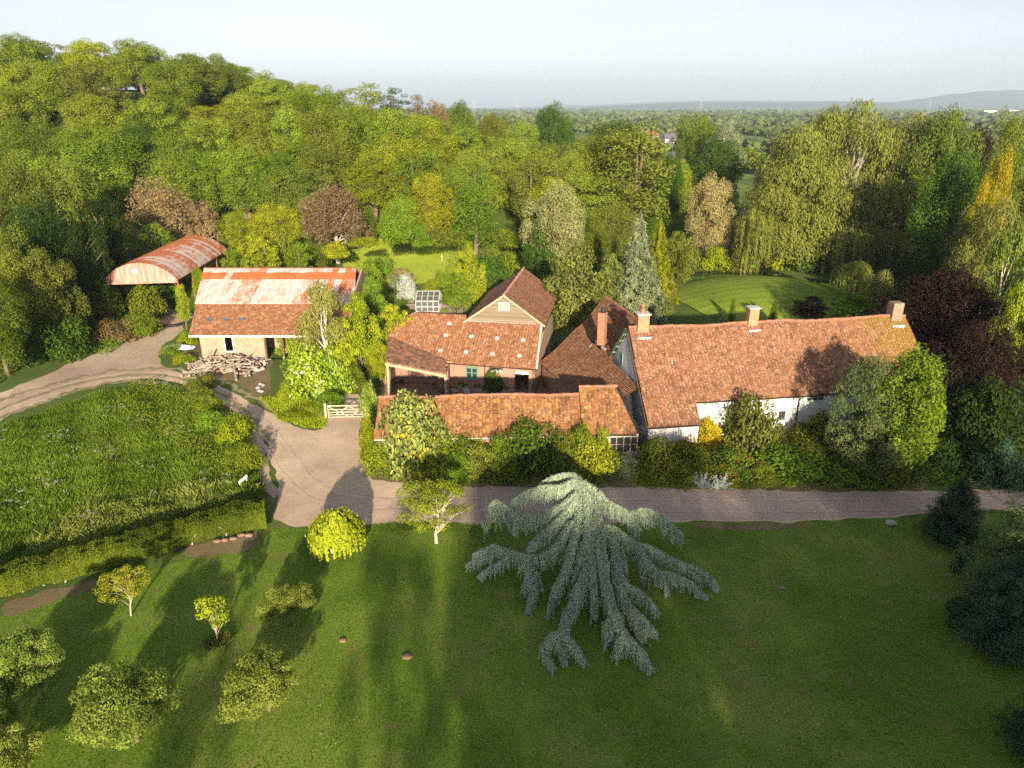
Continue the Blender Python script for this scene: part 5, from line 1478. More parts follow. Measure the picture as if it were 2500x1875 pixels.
T(2120, 455, 130, 92, 'birch0', 'birch', 'feathery birch leaning left beside the copper beech', 'birch', tmat=palebark)
T(2205, 470, 130, 70, 'birch0', 'olive', 'olive-green birch cut by the right edge', 'birch', tmat=palebark)
T(2215, 600, 110, 62, 'birch0', 'lime', 'sunlit light-green birch low at the right edge', 'birch', tmat=palebark)
T(2055, 585, 270, 70, 'broad3', 'copper', 'large dark purple copper beech behind the right end of the farmhouse', 'copper_beech')
T(2140, 690, 230, 60, 'oak1', 'copper', 'lower spreading copper beech beside the lane end', 'copper_beech')
T(1755, 642, 84, 89, 'mid0', 'copper', 'small round purple maple on the mound lawn behind the roof', 'purple_maple')
T(1545, 380, 120, 128, 'broad2', 'straw', 'pale straw-coloured flowering tree left of the weeping birches', 'flowering_tree')
T(1590, 400, 60, 135, 'egg0', 'vivid', 'fresh green tree right of the straw-coloured one', 'tree')
T(1555, 300, 130, 175, 'broad1', 'deep', 'broad dark rounded tree beyond the straw-coloured one', 'tree')
T(1575, 262, 90, 230, 'oak1', 'bluegreen', 'grey-green cedar with layered branches beyond the dark rounded tree', 'cedar')
T(1510, 240, 110, 255, 'oak0', 'oak', 'spreading green tree below the distant plain', 'tree')
T(1465, 500, 80, 100, 'mid1', 'olive', 'olive flowering bush left of the mound lawn', 'tree')
T(1385, 458, 150, 92, 'con0', 'bluegreen', 'silvery blue spruce behind the tiled wing', 'blue_spruce', rot=1)
T(1428, 470, 110, 97, 'con0', 'lime', 'golden conifer leaning out behind the silvery spruce', 'golden_conifer')
T(1250, 540, 175, 82, 'mid0', 'laurel', 'large glossy magnolia between the boarded barn and the wing', 'magnolia')
T(1320, 545, 70, 90, 'mid1', 'laurel', 'upper right crown of glossy leaves behind the magnolia', 'tree')
T(1860, 560, 110, 97, 'weep2', 'weep', 'low weeping tree at the right end of the pond', 'weeping_tree')
T(1915, 575, 90, 84, 'weep2', 'birch', 'pale weeping larch beside the right chimney', 'weeping_larch')
T(1855, 630, 120, 84, 'mid1', 'vivid', 'green rounded tree behind the roof left of the right chimney', 'tree')
T(1585, 645, 22, 90, 'con2', 'cypress', 'small pointed yew on the mound lawn left of the middle chimney', 'yew')
T(1675, 650, 26, 88, 'con2', 'cypress', 'small pointed yew on the mound lawn right of the middle chimney', 'yew')
# tree line under the right-hand mass
for i_, (dx, dy, w, h, m, v, lb) in enumerate([
 (1480, 600, 70, 90, 'olive', 0, 'brownish-green bush at the left end of the pond'), (1440, 625, 90, 70, 'olive', 1, 'rounded olive bush behind the left chimney'),
 (1425, 700, 95, 90, 'laurel', 3, 'yellow-green spiky bush right of the left chimney'), (1555, 590, 70, 60, 'lime', 2, 'lime-green bush at the far side of the pond'), (1620, 585, 70, 60, 'vivid', 1, 'green bush under the small weeping willow'),
 (1700, 590, 120, 110, 'lime', 0, 'yellow-green spreading bush at the pond edge'), (1790, 600, 120, 80, 'deep', 2, 'dark bush at the pond edge under the birches'), (1820, 560, 34, 42, 'silver', 3, 'small silver-white bush in the shade across the pond'),
 (1900, 570, 120, 110, 'weep', 1, 'olive drooping bush across the pond'), (2000, 570, 150, 120, 'yew', 0, 'black-green thicket below the tall right-hand tree'), (1960, 610, 110, 80, 'olive', 2, 'dull green bush right of the pond'),
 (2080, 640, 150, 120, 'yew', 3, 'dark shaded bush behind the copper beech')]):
    B(dx, dy, w, h, m, lb, v)

# ---------------- infill so that the wood has depth; each is described by the surveyed tree it stands by
def pix(x, y, z):
    zz = z - CAM_H; dep = y * math.cos(PITCH) - zz * math.sin(PITCH); up = y * math.sin(PITCH) + zz * math.cos(PITCH)
    return (CX + FPX * x / dep) * .8848, (CY - FPX * up / dep) * .8848
seen_lb = {}
def place_label(colr, x, y, z, h, marks, what):
    px, py = pix(x, y, z + h)
    m = min(marks, key=lambda q: (q[0] - px) ** 2 + ((q[1] - py) * 1.3) ** 2)
    dx, dy = px - m[0], py - m[1]; side = 'left of' if dx < -18 else 'right of' if dx > 18 else 'behind' if dy < 0 else 'below'
    if side in ('left of', 'right of') and abs(dy) > 22: side = ('up and ' if dy < 0 else 'down and ') + side
    lb = f'{colr} {what} {side} the {m[2]}'
    k = seen_lb.get(lb, 0); seen_lb[lb] = k + 1
    if k: lb = ' '.join([['smaller', 'third', 'another'][min(k, 3) - 1], lb])
    return ' '.join(lb.split()[:16])
marksW = [(q[0], q[1], ' '.join(q[6].split()[:8])) for q in W_] + [(330, 362, 'large bare twiggy tree'), (715, 385, 'brown-leaved garden tree'), (1200, 400, 'pale cream-flowering tree')]
rg = random.Random(5)
cnt = 0
pal = ['oak', 'alder', 'olive', 'vivid', 'alder', 'alder', 'gold_green']
CN = {'oak': 'mid-green', 'alder': 'yellow-green', 'olive': 'olive', 'vivid': 'bright green', 'deep': 'dark green', 'gold_green': 'golden-green', 'distant': 'grey-green'}
for Y in range(120, 250, 17):
    for x in np.arange(-.76 * Y, min(.16 * Y + 8, 45), 13.5):
        X_ = x + rg.uniform(-4, 4); Y_ = Y + rg.uniform(-5, 5)
        if Y_ < 148 and -36 < X_ < -4: continue
        if Y_ < 132 and X_ > -75: continue
        h_ = rg.uniform(11, 14) * (1 - .25 * (Y_ > 200)); k = rg.choice(['broad0', 'broad1', 'broad2', 'broad3', 'alder0', 'alder1', 'alder2']); mt = rg.choice(pal); z = tz(X_, Y_)
        tree(k, X_, Y_, z, rg.uniform(12, 15), h_, mt, place_label(CN[mt], X_, Y_, z, h_, marksW, 'crown'), group='trees packed in the hillside wood'); cnt += 1
marksR = [(1870, 203, 'huge weeping birch'), (2062, 240, 'tall green tree at the right'), (1555, 300, 'broad dark rounded tree'), (1575, 262, 'grey-green cedar'), (1370, 262, 'tall dense olive-green tree'), (2172, 335, 'golden-yellow tree'), (2130, 262, 'narrow copper beech'), (1740, 262, 'left weeping birch'), (1510, 240, 'spreading green tree')]
for Y in range(140, 250, 26):
    for x in np.arange(.16 * Y + 10, .78 * Y, 17):
        X_ = x + rg.uniform(-5, 5); Y_ = Y + rg.uniform(-7, 7)
        fx = X_ / Y_
        if .22 < fx < .40: continue
        mt = rg.choice(['oak', 'deep', 'olive', 'vivid']); h_ = rg.uniform(10, 16) * (.75 if fx < .5 else 1.1)
        tree(rg.choice(['broad0', 'broad1', 'broad2', 'oak1']), X_, Y_, 0, rg.uniform(12, 16), h_, mt, place_label(CN[mt], X_, Y_, 0, h_, marksR, 'tree'), group='trees in the belt beyond the garden'); cnt += 1
for k in range(16):
    X_ = 52 + (k % 4) * 13 + rg.uniform(-3, 3); Y_ = 58 + (k // 4) * 18 + rg.uniform(-4, 4) + (k % 4) * 3
    if X_ < .80 * Y_: X_ = .80 * Y_ + rg.uniform(3, 12)
    mt = rg.choice(['oak', 'deep', 'olive', 'birch'])
    tree(rg.choice(['broad0', 'broad1', 'broad2', 'oak1']), X_, Y_, 0, rg.uniform(12, 15), rg.uniform(12, 17), mt, 'woodland tree standing to the right of the garden, past the birches at the right edge', group='trees right of the garden')
print('infill', cnt)
# the plain: the nearest trees singly
rg = random.Random(9)
marksP = [(1117, 225, 'pylon left of the dark oak'), (1198, 222, 'large dark oak'), (1330, 285, 'cream house'), (1405, 262, 'cream far house'), (1460, 270, 'pale farmhouse'), (1512, 235, 'pylon right of centre'), (1545, 262, 'small white house'), (1870, 240, 'huge weeping birch'), (2005, 240, 'right-hand pylon'), (2140, 238, 'white factory'), (994, 235, 'lone dark round tree')]
n = 0
while n < 62:
    Y_ = 255 * math.exp(rg.random() * .75); fx = rg.uniform(-.08, .76); X_ = fx * Y_; h_ = rg.uniform(8, 14)
    mt = rg.choice(['distant', 'oak', 'olive', 'deep', 'distant'])
    tree(rg.choice(['far0', 'far1', 'far2', 'far0']), X_, Y_, tz(X_, Y_), rg.uniform(9, 15), h_, mt, place_label(CN[mt], X_, Y_, 0, h_, marksP, 'field tree on the plain'), group='trees on the plain'); n += 1
# beyond: woodland, hedgerows and copses too many to count
rg2 = np.random.default_rng(3); f = Fol()
for k in range(6500):
    Y_ = 420 * math.exp(rg2.random() * 2.9); X_ = rg2.uniform(-.15, .82) * Y_
    cellx, celly = math.floor(X_ / 260), math.floor(Y_ / 420)
    h = (cellx * 7349 + celly * 9151) % 97 / 97.
    onedge = abs((X_ / 260) % 1 - .5) > .44 or abs((Y_ / 420) % 1 - .5) > .46
    if h < .55 and not onedge: continue
    r = rg2.uniform(5, 8.5) * (1 + Y_ / 6000); m = 40 if Y_ < 1200 else 16
    d = rdir(rg2, m); d[:, 2] = np.abs(d[:, 2])
    P = np.array([X_, Y_, 0]) + d * np.array([r, r, r * 1.15])
    f.add(P, d + rg2.normal(0, .3, (m, 3)), rdir(rg2, m), r * (.6 if m > 20 else 1.1), r * (.5 if m > 20 else .9), rg2.uniform(.3, .6) + rg2.normal(0, .12, m))
tag(link('distant_woodland', f.mesh('distant_woodland'), L['distant']), 'blue-green woods and hedgerows fading across the distant plain', 'woodland', kind='stuff')

# far houses and masts
def house(dx, dy, Y, w, d, h, wallm, roofm, label, rot=0, chim=False):
    p = atY(D(dx, dy), Y); z = 0; e = empty('distant_house', (p.x, Y, z), label, 'house', rot=rot)
    mb = MB(); mb.box(-w / 2, w / 2, -d / 2, d / 2, 0, h); mb.prism([(-w / 2 + .05, -d / 2, h), (-w / 2 + .05, d / 2, h), (-w / 2 + .05, 0, h + d * .38)], (w - .1, 0, 0)); link('wall', mb.mesh('wall'), wallm, e)
    mb = MB()
    for s in (-1, 1): mb.prism([(-w / 2 - .3, s * (d / 2 + .3), h - .1), (w / 2 + .3, s * (d / 2 + .3), h - .1), (w / 2 + .3, 0, h + d * .42), (-w / 2 - .3, 0, h + d * .42)], (0, 0, .2))
    r = link('roof', mb.mesh('roof'), roofm, e)
    mb = MB()
    for k in range(3): mb.box(-w / 2 + w * (k + .3) / 3, -w / 2 + w * (k + .7) / 3, -d / 2 - .04, -d / 2, 1.0, 2.1)
    link('window', mb.mesh('window'), m_dark, e)
    if chim: mb = MB(); mb.box(-w * .3, -w * .3 + 1, -.5, .5, h + 1, h + d * .42 + 2.6); link('chimney', mb.mesh('chimney'), m_brick2, r)
slate = plain('slate_roof', (.13, .11, .13), .6); redroof = plain('red_far_roof', (.32, .13, .08), .8)
for a_ in [(1512, 372, 190, 12, 8, 7, m_brick2, slate, 'dark-roofed brick house among the trees beyond the garden', .4, True), 
           (1450, 300, 330, 12, 8, 5, m_white, slate, 'white house half hidden left of the grey-green cedar', .2, False), (1460, 270, 560, 16, 9, 5, m_white, slate, 'pale farmhouse on the plain just below the horizon', 0, False),
           (1545, 262, 620, 18, 9, 5, m_white, redroof, 'small white house on the plain under the blue hills', .3, False), (1405, 262, 640, 14, 8, 5, m_cream, redroof, 'cream house on the plain left of the white farmhouse', .6, False),
           (1975, 320, 380, 14, 8, 5, m_brick2, redroof, 'brick house glimpsed through the tops of the weeping birches', .3, False), (2140, 238, 2600, 45, 20, 8, m_cream, m_whitepaint, 'long white factory below the right-hand blue hill', 0, False),
           (2190, 240, 3000, 40, 20, 8, m_cream, m_whitepaint, 'second white factory at the right edge below the blue hill', 0, False), (1330, 285, 420, 14, 8, 5, m_cream, redroof, 'cream house right of the large dark oak', .1, False)]: house(*a_)
def pylon(dx, Y, h, label):
    p = atY(D(dx, 240), Y); mb = MB(); w = h * .09
    for s in ((-1, -1), (1, -1), (1, 1), (-1, 1)): mb.bar((s[0] * w, s[1] * w, 0), (s[0] * w * .15, s[1] * w * .15, h), h * .006)
    for k in range(6): z = h * k / 6; f_ = 1 - k / 6 * .85; mb.bar((-w * f_, -w * f_, z), (w * f_ * .86, -w * f_ * .86, z + h / 6), h * .004)
    for z, a_ in ((.72, .16), (.84, .12), (.94, .08)): mb.bar((-h * a_, 0, h * z), (h * a_, 0, h * z), h * .006)
    o = link('pylon', mb.mesh('pylon'), plain('pylon_steel', (.30, .32, .34), .6)); o.location = (p.x, Y, 0); tag(o, label, 'pylon')
pylon(1117, 1500, 42, 'electricity pylon on the horizon left of the large dark oak'); pylon(1023, 1700, 42, 'electricity pylon right of the lone round tree on the horizon'); pylon(1512, 1300, 38, 'electricity pylon below the blue hills right of centre')
pylon(2005, 1900, 45, 'electricity pylon below the right-hand hill')

# ---------------- near trees by their foot in the photo
def A(dxb, dyb, dl, dr, dtop, kind, mat, label, name='tree', tmat=None, group=None, rot=None, base_off=0.0, wk=.72):
    """tree whose trunk foot, crown left/right edges and crown top were read off the photo"""
    p = at(D(dxb, dyb)); k = math.hypot(p.y, CAM_H) / 1533.7; w = (dr - dl) * k * wk
    tz_ = atY(D((dl + dr) / 2, dtop), p.y + w * .12).z * .90
    tree_ = tree(kind, p.x + base_off, p.y, 0, w, tz_, mat, label, name, 'tree', group, tmat, rot)
    off = ((dl + dr) / 2 - dxb) * k
    for c in tree_.children:
        if c.name.startswith('crown'): c.location.x = off
    return tree_
ap = [broad(300 + i_, 3.6, 2.3, cl=66, lv=290, ls=.135, base=.26, crad=.26, flat=.6, up=.25, lw=.45, tr=.035, cr=(.6, 1.3)) for i_ in range(3)]
for i_, q in enumerate(ap): PR[f'apple{i_}'] = q
PR['thin0'] = broad(310, 4.2, 2.0, cl=34, lv=130, ls=.12, base=.35, crad=.26, flat=.5, fill=.02, tr=.02, spread=1)
PR['thin1'] = broad(311, 3.4, 1.2, cl=20, lv=60, ls=.20, base=.36, crad=.34, flat=.7, fill=.02, tr=.014)
PR['dome0'] = weeping(312, 4.2, 2.4, n=85, ls=.20, base=.20, lmin=.06, lmax=.42, lw=.75, domes=1, tr=.025, per=17)
PR['old0'] = broad(313, 5.2, 3.2, cl=46, lv=190, ls=.16, base=.28, crad=.22, flat=.6, fill=.02, tr=.034, up=.25)
A(718, 1195, 665, 797, 1082, 'dome0', 'applelime', 'dome-shaped lime-green weeping tree with two pale stems by the drive', 'weeping_tree', palebark, wk=.92)
A(943, 1172, 826, 1032, 1024, 'old0', 'applelime', 'old gnarled apple tree with lichen-grey branches left of the weeping cedar', 'apple_tree', palebark)
A(282, 1330, 212, 346, 1205, 'thin0', 'gold_green', 'thin-leaved small tree with pale stem in front of the clipped hedge', 'young_tree', palebark)
A(470, 1392, 417, 508, 1277, 'thin1', 'applelime', 'slender young pear tree with large golden leaves and tall grass at its foot', 'pear_tree', palebark)
A(622, 1345, 556, 686, 1256, 'apple2', 'apple', 'small apple tree with a gap of grey twigs in its crown', 'apple_tree')
A(580, 1535, 476, 674, 1403, 'apple0', 'apple', 'wide low apple tree nearest the middle of the lawn', 'apple_tree')
A(299, 1600, 164, 403, 1428, 'apple1', 'apple', 'large spreading apple tree in the lower left of the lawn', 'apple_tree')
A(92, 1505, -20, 162, 1352, 'apple0', 'apple', 'sunlit apple tree near the left edge of the lawn', 'apple_tree', rot=2.5)
A(-20, 1600, -110, 72, 1480, 'apple2', 'apple', 'apple tree cut off by the left edge below the sunlit one', 'apple_tree', rot=1)
A(10, 1700, -60, 96, 1572, 'apple1', 'apple', 'light green apple tree in the bottom left corner', 'apple_tree', rot=4)
# firs at the right
A(2062, 1170, 1984, 2116, 1008, 'con1', 'bluefir', 'young blue-green fir where the lane leaves the lawn', 'fir_tree', wk=1.02)
A(2195, 1330, 2068, 2330, 985, 'con1', 'juniper', 'big spreading conifer with pale tips at the right edge of the lawn', 'conifer', rot=1.3, wk=1.02)
A(2175, 1400, 2065, 2290, 1150, 'con1', 'bluefir', 'dark fir skirting the ground below the big conifer', 'fir_tree', rot=2.2, wk=1.02)
A(2262, 1640, 2178, 2360, 1420, 'con1', 'bluefir', 'dark fir cut by the right edge near the bottom corner', 'fir_tree', rot=3, wk=1.02)
# trees by the farmhouse
T(1895, 745, 165, 50.5, 'jun0', 'juniper', 'grey-green layered juniper leaning over the farmhouse eaves', 'juniper', h=9.6)
T(1995, 742, 175, 49.5, 'cyp0', 'cypress', 'bright green fan-leaved cypress at the right end of the farmhouse front', 'cypress', h=10.6)
T(1890, 850, 150, 48.9, 'mid0', 'juniper', 'lower layered juniper bush below the leaning one', 'juniper', h=5.2)
# trees around the gate and barns
T(692, 598, 135, 69.5, 'birch0', 'birch', 'feathery young birch with a white trunk in front of the stone barn', 'birch', tmat=plain('white_bark', (.70, .66, .58), .8, var=.3))
T(768, 640, 96, 71, 'mid0', 'lime', 'lime-green tree between the stone barn and the courtyard', 'tree')
T(735, 690, 80, 69, 'mid1', 'lime', 'lower lime-green tree right behind the white birch', 'tree')
T(800, 600, 70, 86, 'mid0', 'vivid', 'green tree at the right end of the rusty roof', 'tree')
T(850, 655, 86, 73.5, 'mid1', 'lime', 'lime-green maple behind the left end of the courtyard roof', 'tree')
T(818, 740, 56, 68.5, 'mid0', 'gold_green', 'golden-brown climber heap against the cart shed', 'climber', cat='climber')
T(560, 515, 92, 106, 'mid1', 'gold_green', 'bright golden young tree behind the rusty roof', 'tree')
T(500, 535, 60, 110, 'mid0', 'vivid', 'green tree left of the bright golden young one', 'tree')
T(605, 505, 80, 112, 'mid0', 'alder', 'yellow-green tree right of the bright golden young one', 'tree')
T(640, 530, 60, 106, 'mid1', 'vivid', 'slim-stemmed green tree behind the rusty roof', 'tree', tmat=palebark)
T(545, 505, 70, 120, 'mid0', 'lime', 'lime bush tree at the wire fence', 'tree')
T(1012, 530, 72, 95, 'mid0', 'gold_green', 'golden robinia tree left of the boarded barn', 'tree')
T(985, 590, 80, 92, 'mid1', 'vivid', 'small green magnolia tree beside the greenhouse', 'tree')
T(1165, 500, 80, 108, 'mid0', 'deep', 'dark evergreen bush tree behind the boarded barn', 'tree')
T(830, 505, 44, 133, 'mid0', 'lime', 'neat round lime-green tree beside the garden bench', 'tree', h=4)
T(770, 512, 56, 131, 'mid0', 'lime', 'low spreading lime-green garden tree left of the bench', 'tree', h=3.4)
T(740, 540, 44, 126, 'mid0', 'vivid', 'small green garden tree left of the low spreading one', 'tree', h=3)

S_L = [
 # garden behind the rusty barn
 (684, 582, 62, 44, 'olive', 3, 'round clipped olive-gold bush behind the rusty roof'), (640, 575, 60, 50, 'vivid', 0, 'green bush left of the round clipped one'), (720, 560, 60, 40, 'lime', 1, 'light green bush right of the round clipped one'),
 (815, 600, 60, 50, 'vivid', 2, 'green bush at the near left edge of the round lawn'), (800, 640, 60, 80, 'vivid', 1, 'tall green bush against the end wall of the stone barn'), (825, 628, 30, 22, 'yellow', 3, 'small yellow-flowered bush by the barn end'),
 (866, 612, 56, 34, 'straw', 1, 'pale gold-green bush at the near edge of the round lawn'), (878, 652, 50, 62, 'silver', 3, 'silver-leaved bush beside the garden path'), (858, 632, 40, 40, 'bluegreen', 2, 'grey-green bush behind the silver-leaved one'),
 (930, 640, 36, 36, 'gold_green', 1, 'small golden bush right of the garden path'), (955, 625, 40, 40, 'vivid', 2, 'green bush right of the small golden one'), (1050, 620, 90, 60, 'deep', 0, 'dark bush against the left roof of the boarded barn'),
 (1060, 575, 66, 44, 'olive', 1, 'brownish-green bush beside the giant-leaved plants'), (1115, 600, 90, 60, 'vivid', 2, 'bright leafy bush behind the boarded barn roof'), (1000, 660, 70, 40, 'hedge', 0, 'low green border left of the boarded barn'),
 (780, 535, 60, 26, 'lime', 2, 'low light bush at the far edge of the round lawn, left'), (960, 535, 80, 40, 'hedge', 0, 'dark hedge bush at the far edge of the round lawn'), (905, 535, 60, 40, 'vivid', 1, 'green bush below the straight orange-lit trunk'),
 (850, 530, 70, 60, 'vivid', 0, 'leafy hanging bush at the far end of the round lawn'), (1095, 540, 70, 50, 'hedge', 3, 'clipped dark bush behind the giant-leaved plants'),
 (1230, 640, 60, 60, 'deep', 0, 'dark bush between the boarded barn and the magnolia'), (1330, 600, 90, 50, 'vivid', 1, 'green undergrowth below the silvery spruce'), (1380, 620, 80, 60, 'olive', 0, 'olive undergrowth right of the silvery spruce'),
 # around hay barn
 (230, 690, 60, 90, 'lime', 1, 'ivy-wrapped shrub under the left corner of the hay barn'), (300, 700, 80, 80, 'hedge', 0, 'green thicket inside the hay barn'), (235, 745, 90, 60, 'rust', 2, 'reddish-brown weeds in front of the hay barn'),
 (290, 735, 90, 60, 'vivid', 3, 'green weeds below the hay barn'), (345, 660, 70, 60, 'vivid', 2, 'green bush at the right of the hay barn opening'), (190, 700, 70, 70, 'hedge', 0, 'dark green bush left of the hay barn'),
 (2090, 960, 170, 190, 'yew', 0, 'black-green bush mass below the copper beech'), (2170, 1000, 150, 200, 'yew', 1, 'tall black-green bush at the right edge above the lane end'), (2060, 1050, 120, 110, 'yew', 2, 'shaded bush between cypress and young fir'), (2200, 1080, 120, 140, 'bluefir', 3, 'dark blue-green bush at the right edge by the lane'),
 (400, 750, 40, 40, 'lime', 2, 'ivy at the left corner of the stone barn'), (455, 740, 60, 26, 'lime', 1, 'ivy hanging over the left of the cream wall'),
 (385, 790, 50, 24, 'gold_green', 0, 'low gold-green weeds beside the log heap'), (360, 770, 40, 30, 'vivid', 2, 'green weeds left of the white sheet'),
 # gate corner
 (662, 872, 140, 125, 'hawthorn', 0, 'large bright hawthorn bush with white blossom left of the gate'), (700, 865, 120, 110, 'hawthorn', 1, 'second hawthorn bush, nearer the gate'), (620, 775, 70, 80, 'hawthorn', 3, 'white-blossomed bush at the corner of the stone barn'),
 (706, 905, 80, 62, 'vivid', 3, 'smooth clipped green dome beside the gate'), (622, 868, 50, 50, 'lime', 2, 'yellow-green bush at the drive bend'), (740, 790, 60, 60, 'hedge', 0, 'dark green bush behind the hawthorns'),
 (660, 790, 60, 50, 'hawthorn', 2, 'blossoming bush at the foot of the white birch'), (765, 850, 50, 70, 'hedge', 1, 'shaded bush behind the gate'), (640, 915, 90, 34, 'lime', 2, 'low bright verge plants left of the gate'),
 (800, 815, 50, 80, 'olive', 0, 'grey-brown climber at the left post of the cart shed'), (830, 790, 40, 50, 'gold_green', 2, 'golden climber on the cart shed corner'),
 (797, 915, 50, 96, 'pinkflower', 1, 'pink-flowered climber at the right gatepost'), (795, 1008, 50, 118, 'lime', 3, 'leafy lime-green climber on the end wall of the range'), (815, 1035, 90, 80, 'vivid', 0, 'bright hedge at the left end of the range'),
 # in front of the range
 (885, 1046, 150, 165, 'yellowflower', 0, 'tall grey-green broom covered in yellow flowers against the range'), (880, 1040, 140, 70, 'hedge', 2, 'green bush below the yellow-flowered broom'), (960, 1040, 110, 90, 'vivid', 0, 'green bush in front of the range left of the pink patch of wall'),
 (1030, 1045, 110, 84, 'olive', 1, 'brown-green bush under the bare patch of wall'), (1010, 1032, 90, 84, 'hedge', 3, 'ivy-like green hedge against the range wall'), (1150, 1052, 150, 120, 'deep', 0, 'large dark rounded bush in the middle of the range'),
 (1215, 1048, 84, 80, 'olive', 2, 'olive bush right of the large dark rounded one'), (1262, 1030, 80, 100, 'vivid', 1, 'leafy climber left of the four-light window'), (1303, 1014, 36, 84, 'lime', 2, 'bright climber reaching the eave left of the four-light window'),
 (1285, 1052, 120, 86, 'gold_green', 0, 'golden-yellow bush behind the weeping cedar'), (1360, 1036, 70, 50, 'bluegreen', 1, 'pale grey-green bush under the four-light window'), (1100, 1055, 80, 44, 'hedge', 2, 'low green bush at the lane edge in mid range'),
 (925, 1046, 90, 90, 'hedge', 0, 'green bush at the foot of the broom'), (990, 1052, 90, 70, 'vivid', 1, 'leafy green bush left of the brown-green one'), (1085, 1048, 90, 100, 'hedge', 3, 'green bush between the brown-green and the large dark one'), (1225, 1030, 70, 92, 'hedge', 2, 'green climber on the wall beside the large dark bush'), (1240, 1060, 90, 50, 'olive', 1, 'low olive bush at the lane edge left of the golden one'),
 # in front of the farmhouse
 (1410, 1045, 60, 60, 'hedge', 1, 'small green bush by the downpipe'), (1660, 1062, 90, 60, 'hedge', 3, 'low green bush right of the garden gate'), (1850, 1066, 120, 70, 'vivid', 2, 'low leafy ivy at the lane edge below the dome bush'), (1930, 1066, 120, 80, 'hedge', 0, 'dark ivy at the lane edge below the cypress'),
 (1440, 1055, 110, 110, 'hedge', 0, 'dark green bush against the white lean-to wall'), (1500, 1050, 110, 110, 'hedge', 1, 'green bush right of the one against the lean-to'), (1465, 1018, 56, 34, 'straw', 3, 'pale cream flower clump among the green bushes'),
 (1450, 1062, 130, 40, 'vivid', 2, 'low leafy plants at the lane edge below the lean-to'), (1522, 1058, 34, 46, 'silver', 2, 'left silver-grey cardoon at the lane edge'), (1556, 1060, 34, 44, 'silver', 3, 'right silver-grey cardoon at the lane edge'),
 (1538, 985, 70, 90, 'yellow', 1, 'yellow-leaved bush at the corner of the catslide roof'), (1638, 1008, 122, 160, 'laurel', 0, 'tall big-leaved loquat bush in front of the farmhouse'), (1598, 1050, 120, 90, 'redflower', 1, 'rhododendron dotted with red flowers'),
 (1590, 1062, 80, 34, 'lime', 2, 'low yellow-green plants left of the small garden gate'), (1690, 1010, 90, 90, 'olive', 3, 'brownish bush right of the loquat'), (1800, 1000, 130, 120, 'olive', 3, 'smooth olive-green dome bush against the farmhouse'),
 (1745, 1060, 170, 90, 'vivid', 0, 'dense ivy-green hedge right of the small garden gate'), (1780, 1040, 190, 100, 'hedge', 1, 'wide dark green bush in front of the olive dome'), (1880, 1062, 130, 110, 'hedge', 2, 'dark blue-green bush under the juniper'),
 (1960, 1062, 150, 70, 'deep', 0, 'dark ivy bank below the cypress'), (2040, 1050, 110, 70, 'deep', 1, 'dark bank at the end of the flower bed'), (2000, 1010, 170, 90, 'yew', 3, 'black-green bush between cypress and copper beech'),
 # young shrubs on the meadow
 (440, 900, 66, 56, 'vivid', 1, 'young leafy shrub at the top of the meadow'), (420, 885, 60, 50, 'hedge', 0, 'green shrub left of the top meadow shrub'), (495, 970, 66, 66, 'lime', 2, 'yellow-green meadow shrub beside the drive bend'), (500, 960, 90, 70, 'vivid', 3, 'mid-green shrub in the right half of the meadow'),
 (528, 1030, 66, 70, 'vivid', 0, 'bright shrub at the right corner of the meadow'), (500, 1020, 80, 60, 'hedge', 1, 'green shrub left of the bright corner shrub'), (420, 850, 60, 40, 'hedge', 2, 'low shrub at the top edge of the meadow, left'),
 (440, 940, 70, 50, 'vivid', 0, 'low green shrub in the middle of the meadow'),
 # right edge
 (2150, 1050, 120, 90, 'yew', 0, 'black-green undergrowth beside the lane end'), (2140, 1400, 120, 90, 'yew', 1, 'dark undergrowth at the foot of the firs'), (2100, 1250, 60, 60, 'bluefir', 2, 'blue-green seedling at the foot of the firs'),
]
def cardoon(dx, dy, label, seed):
    rg = np.random.default_rng(seed); f = Fol(); p = at(D(dx, dy))
    for k in range(34):
        a = rg.uniform(0, 6.28); e = rg.uniform(.5, 1.35); ln = rg.uniform(.8, 1.45)
        for t in np.linspace(.02, 1, 9):
            c = np.array([p.x + math.cos(a) * math.cos(e) * ln * t, p.y + .5 + math.sin(a) * math.cos(e) * ln * t, max(.05, math.sin(e) * ln * t - .35 * t * t * math.cos(e))])
            for sd in (-1, 1):
                f.add(c[None] + rg.normal(0, .03, (1, 3)), np.array([[-math.cos(a) * .5, -math.sin(a) * .5 - .4, .8]]), np.array([[-math.sin(a) * sd, math.cos(a) * sd, .5]]), .20 * (1.2 - t * .6), .09, rg.uniform(.2, .9))
    tag(link('cardoon', f.mesh('cardoon'), L['silver']), label, 'plant', 'silver cardoons')
S_L = [q for q in S_L if 'cardoon' not in q[6]]
cardoon(1522, 1062, 'left silver-grey cardoon at the lane edge', 1); cardoon(1558, 1064, 'right silver-grey cardoon at the lane edge', 2)
for q in S_L: B(q[0], q[1], q[2], q[3], q[4], q[6], q[5])
# extra planting kinds: ivy columns on the hay barn posts
for (dx, dtop, w, Y, m, lb) in [(215, 600, 44, 93, 'lime', 'ivy column on the left front post of the hay barn'), (300, 615, 26, 96, 'gold_green', 'thin ivy column under the gable of the hay barn'), (386, 612, 32, 89, 'lime', 'ivy column hanging from the right corner of the hay barn'), (426, 575, 36, 91, 'lime', 'tall ivy column between the hay barn and the rusty roof'), (255, 610, 30, 98, 'hedge', 'dark ivy column in the hay barn')]:
    T(dx, dtop, w, Y, 'tall0', m, lb, 'ivy', cat='ivy')
